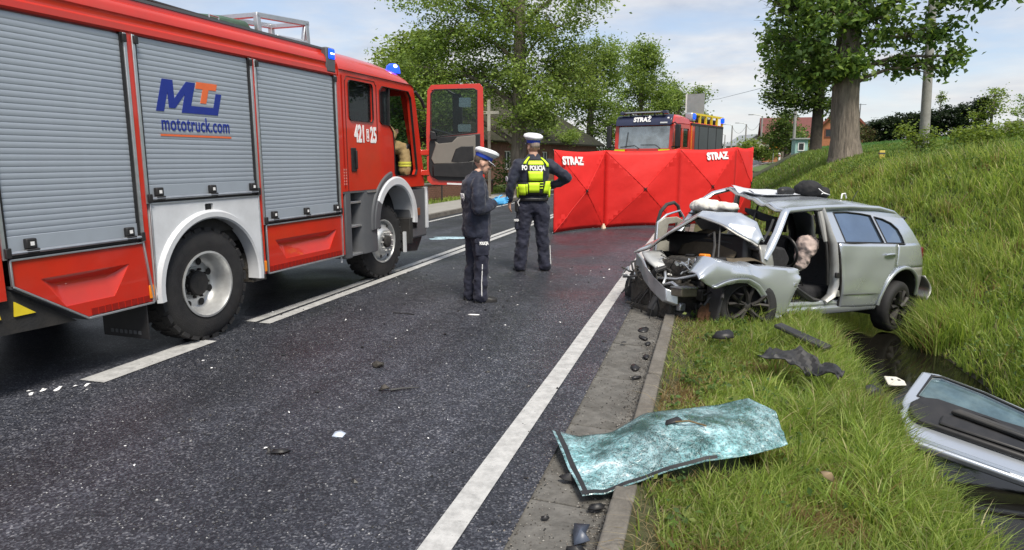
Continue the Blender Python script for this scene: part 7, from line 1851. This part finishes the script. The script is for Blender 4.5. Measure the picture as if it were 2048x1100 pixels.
# tree on the bank: strong trunk, big hanging leaves
tz = h1(4.15,24.3)-.25
BIG = [(.105,.180,.042),(.085,.150,.036),(.135,.215,.046),(.070,.125,.030),(.180,.260,.055)]
tree('poplar_tree', 'big tree with thick grey trunk and large leaves on the bank', (4.15,24.3,tz),
     [(.12,0,0,.62),(.08,0,.35,.50),(.03,0,.9,.44),(-.06,0,2.0,.41),(-.10,0,3.0,.40),(-.1,0,4.5,.32),(-.1,0,7,.22),(0,0,10,.1)],
     [(-1.3,-.3,3.5,.75,.9,.8,34),(-.9,-.6,4.9,1.3,1.2,1.1,60),(-2.0,0,5.3,.8,.9,.9,24),(.7,-.5,4.6,1.0,1.0,.85,38),(1.9,-.4,4.0,.9,.8,.55,22),(2.6,-.6,5.2,.9,.8,.5,20),(3.5,-.8,5.0,.7,.6,.35,13),(4.1,-.9,5.6,.5,.5,.3,8),
      (1.5,0,3.2,.7,.6,.55,16),(.3,0,7.2,2.6,2.2,1.8,90),(-2.2,.4,4.1,.5,.7,1.1,18),(-.2,-.7,3.1,.7,.6,.45,18),(2.35,-.5,3.0,.25,.3,.65,6),(2.7,-.6,3.3,.25,.3,.4,5),(-1.0,-.5,2.7,.5,.5,.4,12)],
     27, .22, .20, BIG, 21, droop=.55, fork=.25, ntw=.9, shell=.5)
# bare twigs on its road side
tw = thing('bare_branch', 'bare leafless twigs sticking out on the left of the big tree', 'branch', (2.4,24,tz+4.6))
rs_ = np.random.default_rng(4); m_ = MB()
for k in range(16):
    a = Vector((rs_.uniform(-.2,.5), 0, rs_.uniform(-.3,.8))); d = Vector((-rs_.uniform(.5,1.2), rs_.uniform(-.3,.3), rs_.uniform(-.2,.7)))
    p1_ = a+d*.5+Vector((0,0,rs_.uniform(-.1,.1))); m_.tube([a, p1_, a+d], [.012,.008,.003], 4, caps=False)
m_.tube([(1.2,.2,.1),(.5,.1,.1),(-.2,0,.35),(-.8,0,.7)], [.04,.03,.018,.006], 6); m_.build('twigs', MT['bark2'], tw, 60, fix=False)
tz2 = h1(5.8,42)-.2
tree('lime_tree', 'second tree with slimmer trunk behind the big bank tree', (5.75,42,tz2), [(0,0,0,.42),(0,0,.4,.33),(0,0,2.2,.28),(0,0,5,.2),(0,0,8,.1)],
     [(-1.2,0,3.2,1.3,1.1,.9,44),(-.3,0,4.6,1.9,1.6,1.2,70),(-2.1,0,4.6,1.2,1.1,1.1,34),(-1.0,0,6.4,2.2,1.8,1.5,70),(.4,0,2.7,.8,.8,.5,16),(-2.4,0,3.4,.6,.6,.7,12)], 44, .30, .20, DARKG, 23, bark='bark2', fork=.35, ntw=.4)
def shrub(name, label, x, y, blobs, per, sig, size, cols, seed, group=None, zb=None, cat='shrub'):
    rs = np.random.default_rng(seed); z = (h1(x,y) if x > cx(y)-.3 else float(hgt_left(x,y))) if zb is None else zb
    t = thing(name, label, cat, (x,y,z), group=group)
    pts, CC = clumps(blobs, rs, per, sig, .5); pts = pts[pts[:,2] > -.05]
    link('foliage', leaf_mesh('foliage', pts, size, cols, rs), None, t)
    m_ = MB()
    for k in range(9):
        c = CC[0][k % len(CC[0])]; m_.tube([(rs.uniform(-.05,.05),rs.uniform(-.05,.05),-.05), Vector(c)*.5+Vector((0,0,.05)), Vector(c)], [.02,.012,.004], 4, caps=False)
    m_.build('stems', MT['bark2'], t, 60, fix=False)['kind'] = 'stuff'
    return t
# shrubs near the crest of the bank
shrub('field_shrub', 'bright green leafy bush on the field beyond the bank', 7.25, 21.5, [(0,0,.42,.85,.6,.34,46),(.6,0,.62,.5,.5,.3,20),(-.6,0,.35,.4,.4,.25,14)], 34, .12, .085, YELG, 31)
shrub('field_shrub', 'small light green sapling bush at the foot of the utility pole', 5.35, 20.5, [(0,0,.35,.50,.4,.33,20),(-.25,0,.55,.25,.25,.3,9),(.3,0,.5,.3,.3,.25,9)], 22, .12, .09, YELG, 32)
HEDGE = [(.018,.032,.014),(.024,.040,.016),(.030,.050,.018)]
hl = ['dark evergreen hedge bush nearest the brick house','dark evergreen hedge bush, second from the brick house','dark evergreen hedge bush, third from the brick house','dark evergreen hedge bush left of the utility pole','dark evergreen hedge bush right behind the utility pole','dark evergreen hedge bush, second right of the utility pole','dark evergreen hedge bush, third right of the utility pole','dark tall hedge bush before the light tree at right']
for k, (x, y, h) in enumerate(((12.3,60,1.9),(13.1,59.5,2.2),(13.9,59,2.3),(14.7,58.5,2.2),(15.5,58,2.2),(16.2,57,2.6),(17.0,56,2.5),(17.9,55,2.9))):
    shrub('evergreen_bush', hl[k], x, y, [(0,0,h*.5,.85,.8,h*.5,60),(.1,0,h*.8,.5,.5,h*.2,20)], 40, .18, .17, HEDGE, 40+k, 'dark evergreen hedge along the field', zb=float(hgt(x,y))-.25)
shrub('red_leaved_bush', 'reddish brown bush in front of the brick house', 11.5, 58, [(0,0,.8,.7,.6,.8,34)], 34, .16, .16, [(.09,.06,.03),(.07,.075,.025),(.12,.14,.05)], 52, zb=float(hgt(11.5,58))-.2)
shrub('blossom_bush', 'pale flowering bush beside the orange gable', 13.3, 70, [(0,0,1.6,.9,.8,.7,26)], 26, .2, .2, [(.30,.30,.16),(.12,.15,.05),(.4,.38,.22)], 53, zb=2.4)
tree('young_tree', 'light green young tree standing above the hedge at right', (18.3,54,float(hgt(18.3,54))), [(0,0,0,.10),(0,0,1.5,.07),(0,0,2.6,.03)], [(0,0,1.7,.9,.8,.9,34),(.1,0,2.6,.5,.5,.5,14),(-.9,0,1.2,.6,.6,.6,12)], 24, .22, .16, YELG, 61)
tree('young_tree', 'bushy green tree at the right edge of the picture beyond the field', (18.6,48.5,float(hgt(18.6,48.5))), [(0,0,0,.10),(0,0,1.3,.07),(0,0,2.2,.03)], [(0,0,1.5,1.1,.9,.9,40),(1.0,0,1.4,.9,.9,1.0,34),(1.6,0,2.3,.6,.6,.4,14)], 30, .22, .16, GREENS, 62)
tree('small_spruce', 'single pale pointed sapling rising out of the dark hedge', (16.4,58.5,float(hgt(16.4,58.5))), [(0,0,0,.06),(0,0,3.3,.02)], [(0,0,2.7,.4,.4,.35,10),(0,0,3.1,.22,.22,.3,6)], 22, .12, .13, YELG, 63)
tree('thuja_tree', 'dense green tree left of the mint shed by the road bend', (6.6,66,float(hgt(6.6,66))-.2), [(0,0,0,.2),(0,0,4,.08)], [(-.6,0,1.9,1.5,1.2,1.5,70),(-.3,0,3.4,1.1,1.0,1.0,44),(.9,0,1.2,.8,.8,.9,26)], 40, .28, .2, DARKG, 64, twigs=False)
shrub('roadside_bush', 'yellow green bush behind the right end of the red screen', 4.6, 92, [(0,0,1.6,2.4,1.6,1.3,70),(2.2,0,1.2,1.6,1.2,1.1,40)], 30, .35, .3, YELG, 66, zb=1.2)
shrub('roadside_bush', 'dull green bush left of the pale notice board', 9.0, 98, [(0,0,2.3,2.6,1.8,1.9,60),(2.2,0,3.2,2.0,1.6,1.6,44)], 30, .4, .32, DARKG, 67, zb=1.2)
# shrubs and climbers on the far pavement side
shrub('yard_bush', 'leafy bush behind the first officer beside the garden wall', -9.9, 20.2, [(0,0,.9,.7,.6,.9,36),(.3,.4,1.7,.5,.5,.5,16)], 34, .18, .11, GREENS, 71)
shrub('yard_bush', 'flowering bush under the open truck door', -9.9, 16.4, [(0,0,.45,1.1,.7,.5,40),(-1.2,.3,.5,.8,.6,.5,22)], 34, .16, .10, GREENS+[(.45,.45,.35)], 72)
shrub('yard_bush', 'tall dense bush in front of the barn wall behind the cab door', -12.6, 25.5, [(0,0,1.7,1.3,1.0,1.6,60),(1.2,.3,1.2,.9,.8,1.1,36)], 40, .24, .13, GREENS, 73)
shrub('yard_bush', 'large bush seen through the truck cab windows', -14.6, 21.5, [(0,0,2.0,2.0,1.4,1.9,80),(-2.0,.3,1.6,1.4,1.2,1.5,50)], 44, .26, .14, GREENS, 74)
shrub('yard_bush', 'low bush at the foot of the lime tree', -8.9, 30.5, [(0,0,1.0,1.3,1.0,.9,44)], 34, .22, .13, DARKG, 75)
shrub('roof_ivy', 'ivy hanging over the end of the barn roof', -9.4, 46.5, [(0,0,3.0,1.0,1.6,.5,30),(-.8,-3,3.6,.9,1.5,.6,26)], 34, .25, .17, GREENS, 76, zb=.2)
shrub('yard_bush', 'dark bush between the barn end and the second fire engine', -7.6, 58, [(0,0,1.5,1.6,1.2,1.5,50)], 36, .3, .2, DARKG, 77, zb=.4)
# distant wood: one mass
rs_ = np.random.default_rng(9); bl2 = []
for k in range(70):
    x = -70+k*2.4+rs_.uniform(-1,1); bl2.append((x, rs_.uniform(215,250), 2.5+rs_.uniform(1.0,2.6), 2.6, 2.0, rs_.uniform(1.8,3.2), 9))
pts, _ = clumps(bl2, rs_, 26, .8, .5)
o_ = link('distant_trees', leaf_mesh('distant_trees', pts, .75, [(.045,.065,.04),(.05,.07,.045),(.04,.058,.038)], rs_), None); tag(o_, 'distant tree line on the horizon down the road', 'trees', kind='stuff')
bl2 = []
for k in range(26):
    bl2.append((14+k*2.6+rs_.uniform(-1,1), rs_.uniform(100,125), 3.5+rs_.uniform(.2,1.0), 2.2, 2.0, rs_.uniform(1.4,2.2), 9))
pts, _ = clumps(bl2, rs_, 26, .6, .5)
o_ = link('far_shrubbery', leaf_mesh('far_shrubbery', pts, .5, [(.04,.07,.03),(.05,.085,.035)], rs_), None); tag(o_, 'far green shrubbery beyond the field', 'shrubbery', kind='stuff')
# ================================================================== grass
MT['grass'] = leaf_mat('grass_blade', .5, .45)
def blades(name, X, Y, Z, H, Wd, cols, wts, rs, seg=3, lean=.45, bias=(0,0), label='', kind='stuff', brown=.0):
    n = len(X)
    ang = rs.uniform(0, 2*np.pi, n); ln = np.abs(rs.normal(lean, .22, n))
    dxy = np.stack([np.cos(ang)*ln+bias[0], np.sin(ang)*ln+bias[1]], 1)
    wa = rs.uniform(0, 2*np.pi, n); wv = np.stack([np.cos(wa), np.sin(wa), np.zeros(n)], 1)
    base = np.stack([X, Y, Z], 1)
    rows = []
    for k in range(seg+1):
        t = k/seg
        p = base.copy()
        p[:,:2] += dxy*(H*t**1.7)[:,None]
        p[:,2] += H*(t - .42*ln.clip(0,1.2)*t**2.4)
        w_ = Wd*(1-t**1.6)*.5
        if k < seg:
            rows.append(p-wv*w_[:,None]); rows.append(p+wv*w_[:,None])
        else: rows.append(p)
    nv = 2*seg+1
    V = np.stack(rows, 1).reshape(-1,3)
    tri = []
    for k in range(seg-1): tri += [[2*k,2*k+1,2*k+3],[2*k,2*k+3,2*k+2]]
    tri.append([2*seg-2,2*seg-1,2*seg])
    tri = np.array(tri); nt_ = len(tri)
    idx = ((np.arange(n)*nv)[:,None,None]+tri[None]).ravel()
    me = bpy.data.meshes.new(name)
    me.vertices.add(n*nv); me.vertices.foreach_set('co', V.ravel().astype(np.float32))
    me.loops.add(len(idx)); me.loops.foreach_set('vertex_index', idx.astype(np.int32))
    me.polygons.add(n*nt_); me.polygons.foreach_set('loop_start', (np.arange(n*nt_)*3).astype(np.int32)); me.polygons.foreach_set('loop_total', np.full(n*nt_,3,np.int32))
    me.polygons.foreach_set('use_smooth', np.ones(n*nt_, bool))
    c = np.array(cols); k = rs.choice(len(c), n, p=np.array(wts)/sum(wts))
    # patches of yellower and drier grass
    pw = wob(X, Y, 1.3, 4)
    col = c[k]*(1+.22*pw[:,None])*rs.uniform(.75,1.25,(n,1))
    if brown is not None:
        dry = (wob(X, Y, 2.1, 9)+rs.normal(0,.35,n)) > (1.05-brown-1.1*brown*sst(.35,-.1,X-cx(Y))*sst(13,9,Y))
        col[dry] = np.array([.26,.19,.085])*rs.uniform(.6,1.2,(dry.sum(),1))
    col = np.concatenate([col, np.ones((n,1))], 1)
    at = me.attributes.new('tint', 'FLOAT_COLOR', 'POINT'); at.data.foreach_set('color', np.repeat(col, nv, 0).ravel().astype(np.float32))
    me.update(); me.validate(); me.materials.append(MT['grass'])
    o_ = link(name, me, None)
    tag(o_, label, 'grass', kind=kind)
    return o_
def inpoly(X, Y, poly):
    ins = np.zeros(len(X), bool); n = len(poly)
    for i in range(n):
        x1, y1 = poly[i]; x2, y2 = poly[(i+1) % n]
        c = ((y1 > Y) != (y2 > Y)) & (X < (x2-x1)*(Y-y1)/((y2-y1)+1e-12)+x1); ins ^= c
    return ins
def sample(n, x0, x1, y0, y1, rs, pw=1.3, dref=4.0):
    X = rs.uniform(x0, x1, n*3); Y = rs.uniform(y0, y1, n*3)
    d = np.hypot(X, Y); keep = rs.uniform(0,1,n*3) < np.minimum(1, (dref/np.maximum(d,.1))**pw)
    return X[keep][:n], Y[keep][:n]
rs_ = np.random.default_rng(77)
GC = [(.215,.300,.064),(.260,.345,.076),(.170,.255,.054),(.330,.385,.115),(.42,.38,.20)]
GW = [4,4,3,3,.9]
ws_poly = [tuple(p[:2]) for p in top] + [tuple(p[:2]) for p in bot[::-1]]
cc_ = np.mean(np.array(ws_poly), 0); ws_in = [(cc_[0]+(p[0]-cc_[0])*.93, cc_[1]+(p[1]-cc_[1])*.90) for p in ws_poly]
door_in = [(1.24,4.85),(1.40,5.85),(2.7,5.6),(2.7,4.4),(2.0,4.4)]
# verge
X, Y = sample(95000, -.25, 1.27, 1.7, 13.5, rs_, 1.25, 3.4)
Z = hgt(X, Y); d = X-cx(Y)
# thin, worn strip beside the kerb and bare patches
bare = (wob(X, Y, 2.4, 6) + rs_.normal(0,.25,len(X)) > .75) | ((d < -.10+.10*wob(X,Y,3,2)) & (rs_.uniform(0,1,len(X)) < .72)) | ((d < .25) & (Y < 3.3) & (wob(X,Y,3.5,1) > .05) & (rs_.uniform(0,1,len(X)) < .8))
# tyre-worn patch under the car's nose
keep = ~bare & ~inpoly(X, Y, ws_in) & (Z > -.40) & ~inpoly(X, Y, door_in)
X, Y, Z, d = X[keep], Y[keep], Z[keep], d[keep]
H = (.10 + .07*np.clip(wob(X,Y,1.1,5)+.3,0,1) + .15*sst(.55,1.5,d) + .10*sst(3.8,2.2,Y)*sst(-.1,.5,d))*rs_.uniform(.55,1.35,len(X))
H *= np.where((d < .05), .65, 1)
blades('verge_grass', X, Y, Z-.01, H, .0075+.0008*np.hypot(X,Y)*.6, GC, GW, rs_, 3, .50, (.04,-.12), 'green grass growing on the verge between kerb and ditch', brown=.38)
# long tufts along the ditch edge
tx, ty = [], []
for k in range(330):
    y = 1.8+11*rs_.uniform()**1.2; x = rs_.uniform(.85,1.12) if rs_.uniform() < .65 else rs_.uniform(.35,1.1)
    m = int(rs_.uniform(30,80)); tx.append(x+rs_.normal(0,.045,m)); ty.append(y+rs_.normal(0,.06,m))
X = np.concatenate(tx); Y = np.concatenate(ty); Z = hgt(X, Y); keep = ~inpoly(X, Y, ws_in) & (Z > -.38) & ~inpoly(X, Y, door_in); X, Y, Z = X[keep], Y[keep], Z[keep]
blades('verge_tufts', X, Y, Z-.01, rs_.uniform(.16,.36,len(X)), .0085+.0006*np.hypot(X,Y), GC, GW, rs_, 4, .60, (.06,-.12), 'long arching grass tufts along the ditch edge', brown=.12)
# bank
X, Y = sample(125000, 2.42, 9.0, 2.5, 26, rs_, 1.25, 5.5)
Z = hgt(X, Y); d = X-cx(Y); keep = (Z > -.45) & ~inpoly(X, Y, door_in) & (rs_.uniform(0,1,len(X)) < np.where(d > 6.0, .55, 1)); X, Y, Z = X[keep], Y[keep], Z[keep]
ds_ = np.hypot(X, Y)
H = (.22+.10*wob(X,Y,.9,3)-.06*sst(3.0,2.4,X-cx(Y)))*(1-.45*sst(12,20,Y))*rs_.uniform(.5,1.4,len(X))
blades('bank_grass', X, Y, Z-.02, H, .007+.0013*ds_, GC, [4,4,3,2,.7], rs_, 3, .42, (-.10,-.10), 'long meadow grass covering the bank', brown=.18)
X, Y = sample(40000, .9, 12.0, 12.5, 42, rs_, .9, 16)
Z = hgt(X, Y); d = X-cx(Y); keep = d > .1; X, Y, Z = X[keep], Y[keep], Z[keep]
H = .16*rs_.uniform(.5,1.4,len(X))
blades('far_bank_grass', X, Y, Z-.02, H, .02+.0011*np.hypot(X,Y), [(.15,.225,.048),(.18,.255,.055),(.12,.19,.042),(.22,.275,.07)], [3,3,3,1], rs_, 2, .4, (0,0), 'grass of the bank further along the road', brown=.08)
# tall seeding stalks on the bank
tx, ty = [], []
for k in range(420):
    y = rs_.uniform(4,16); x = rs_.uniform(2.75,7.0); m = int(rs_.uniform(14,40)); tx.append(x+rs_.normal(0,.07,m)); ty.append(y+rs_.normal(0,.07,m))
X = np.concatenate(tx); Y = np.concatenate(ty); Z = hgt(X, Y); keep = Z > -.45; X, Y, Z = X[keep], Y[keep], Z[keep]
blades('bank_tufts', X, Y, Z-.02, rs_.uniform(.25,.52,len(X)), .008+.0008*np.hypot(X,Y), GC, [3,4,2,3,.8], rs_, 4, .38, (-.12,-.10), 'taller grass tufts standing on the bank', brown=.10)
# crop rows on the field
X, Y = sample(50000, 4.5, 40, 9, 62, rs_, .8, 16)
d = X-cx(Y); keep = d > 5.2+.5*wob(X,Y,.4); X, Y = X[keep], Y[keep]; Z = hgt(X, Y)
blades('field_crop', X, Y, Z-.01, rs_.uniform(.08,.18,len(X)), .03+.0012*np.hypot(X,Y), [(.105,.205,.06),(.125,.235,.065),(.09,.18,.052)], [1,1,1], rs_, 2, .35, (0,0), 'young green crop growing on the sloping field', brown=None)
# far pavement side
X = cx(np.zeros(1))[0]+rs_.uniform(-13.5,-9.3,26000); Y = rs_.uniform(9,34,26000); Z = hgt_left(X, Y)
blades('yard_grass', X, Y, Z-.01, rs_.uniform(.06,.22,len(X)), .02+.001*np.hypot(X,Y), GC, GW, rs_, 2, .4, (0,0), 'grass strip behind the far pavement', brown=.1)

# broad-leaved weeds among the bank grass and by the kerb
P_ = []
for k in range(900):
    if rs_.uniform() < .75:
        y = rs_.uniform(6,20); x = rs_.uniform(2.6,7.5)
    else:
        y = rs_.uniform(2.2,9); x = rs_.uniform(-.15,1.1)
    if inpoly(np.array([x]), np.array([y]), ws_in)[0] or inpoly(np.array([x]), np.array([y]), door_in)[0]: continue
    m = int(rs_.uniform(8,26)); c_ = rs_.normal(0,.07 if x > 2 else .04,(m,3)); c_[:,2] = np.abs(c_[:,2])*1.2+(.12 if x > 2 else .03)
    P_.append(c_+np.array([x, y, float(hgt(x,y))]))
P_ = np.concatenate(P_)
o_ = link('bank_weeds', leaf_mesh('bank_weeds', P_, .042, [(.075,.14,.03),(.10,.17,.035),(.06,.11,.03),(.16,.2,.05)], rs_, flat=1.2), None); tag(o_, 'broad leaved weeds growing among the grass', 'weeds', kind='stuff')
# straw and small litter along the kerb edge
X = rs_.uniform(-.26,.35,2600); Y = 1.9+8*rs_.uniform(0,1,2600)**1.4; keep = ~inpoly(X, Y, ws_in); X, Y = X[keep], Y[keep]
blades('dry_straw', X, Y, hgt(X,Y)+.004, rs_.uniform(.04,.13,len(X)), np.full(len(X),.005), [(.30,.24,.13),(.24,.18,.09),(.36,.31,.19)], [1,1,1], rs_, 2, 2.2, (0,0), 'dry straw lying on the bare earth beside the kerb', brown=None)

# grit and crumbs swept into the gutter and along the asphalt edge
def grit(name, X, Y, Z, S, cols, rs, label):
    n = len(X); base = np.array([(1,0,0),(0,1,0),(-1,0,0),(0,-1,0),(0,0,.8)])
    V = base[None]*S[:,None,None]*rs.uniform(.6,1.3,(n,5,1)); a = rs.uniform(0,6.28,n); c_, s_ = np.cos(a), np.sin(a)
    x = V[...,0]*c_[:,None]-V[...,1]*s_[:,None]; y = V[...,0]*s_[:,None]+V[...,1]*c_[:,None]
    V = np.stack([x+X[:,None], y+Y[:,None], V[...,2]+Z[:,None]], -1).reshape(-1,3)
    f = np.array([[0,1,4],[1,2,4],[2,3,4],[3,0,4]]); idx = ((np.arange(n)*5)[:,None,None]+f[None]).reshape(-1,3)
    me = bpy.data.meshes.new(name); me.from_pydata(V.tolist(), [], idx.tolist())
    col = np.array(cols)[rs.integers(0,len(cols),n)]*rs.uniform(.7,1.3,(n,1)); col = np.concatenate([col, np.ones((n,1))], 1)
    at = me.attributes.new('tint', 'FLOAT_COLOR', 'POINT'); at.data.foreach_set('color', np.repeat(col, 5, 0).ravel().astype(np.float32))
    me.materials.append(MT['grit']); o_ = link(name, me, None); tag(o_, label, 'grit', kind='stuff')
MT['grit'] = leaf_mat('grit_surface', .85, .0)
GCOL = [(.10,.09,.08),(.05,.045,.04),(.18,.16,.14),(.03,.03,.03),(.26,.25,.23)]
X = np.concatenate([-.385-np.abs(rs_.normal(0,.07,4200)), rs_.uniform(-.77,-.39,1500), -.77+rs_.normal(0,.05,900)]); Y = 1.9+11*rs_.uniform(0,1,len(X))**1.4
keep = (X < -.384) & (X > -.95); X, Y = X[keep], Y[keep]; Z = np.interp(X, [-.95,-.77,-.769,-.385], [.0,.0,-.014,-.028])
grit('gutter_grit', X, Y, Z, rs_.uniform(.002,.0065,len(X)), GCOL, rs_, 'grit and crumbs swept into the concrete gutter')
X = rs_.uniform(-4.4,-1.2,5200); Y = 2.2+9*rs_.uniform(0,1,5200)**1.3
grit('road_grit', X, Y, np.full(len(X),.001), rs_.uniform(.002,.006,len(X))*np.where(rs_.uniform(0,1,len(X)) < .06, 1.9, 1), [(.03,.03,.03),(.02,.02,.022),(.10,.10,.10),(.35,.35,.35),(.05,.045,.04)], rs_, 'fine grit and glass crumbs spread over the lane')

# grass standing in front of the rear wheel
tx, ty = [], []
for k in range(26):
    x, y = rs_.uniform(2.42,2.85), rs_.uniform(8.0,9.2); m = int(rs_.uniform(30,60)); tx.append(x+rs_.normal(0,.05,m)); ty.append(y+rs_.normal(0,.05,m))
X = np.concatenate(tx); Y = np.concatenate(ty)
blades('wheel_tufts', X, Y, hgt(X,Y)-.02, rs_.uniform(.30,.60,len(X)), .014+0*X, GC, GW, rs_, 4, .40, (-.16,-.10), 'tall grass tufts in front of the wrecked car rear wheel', brown=.05)
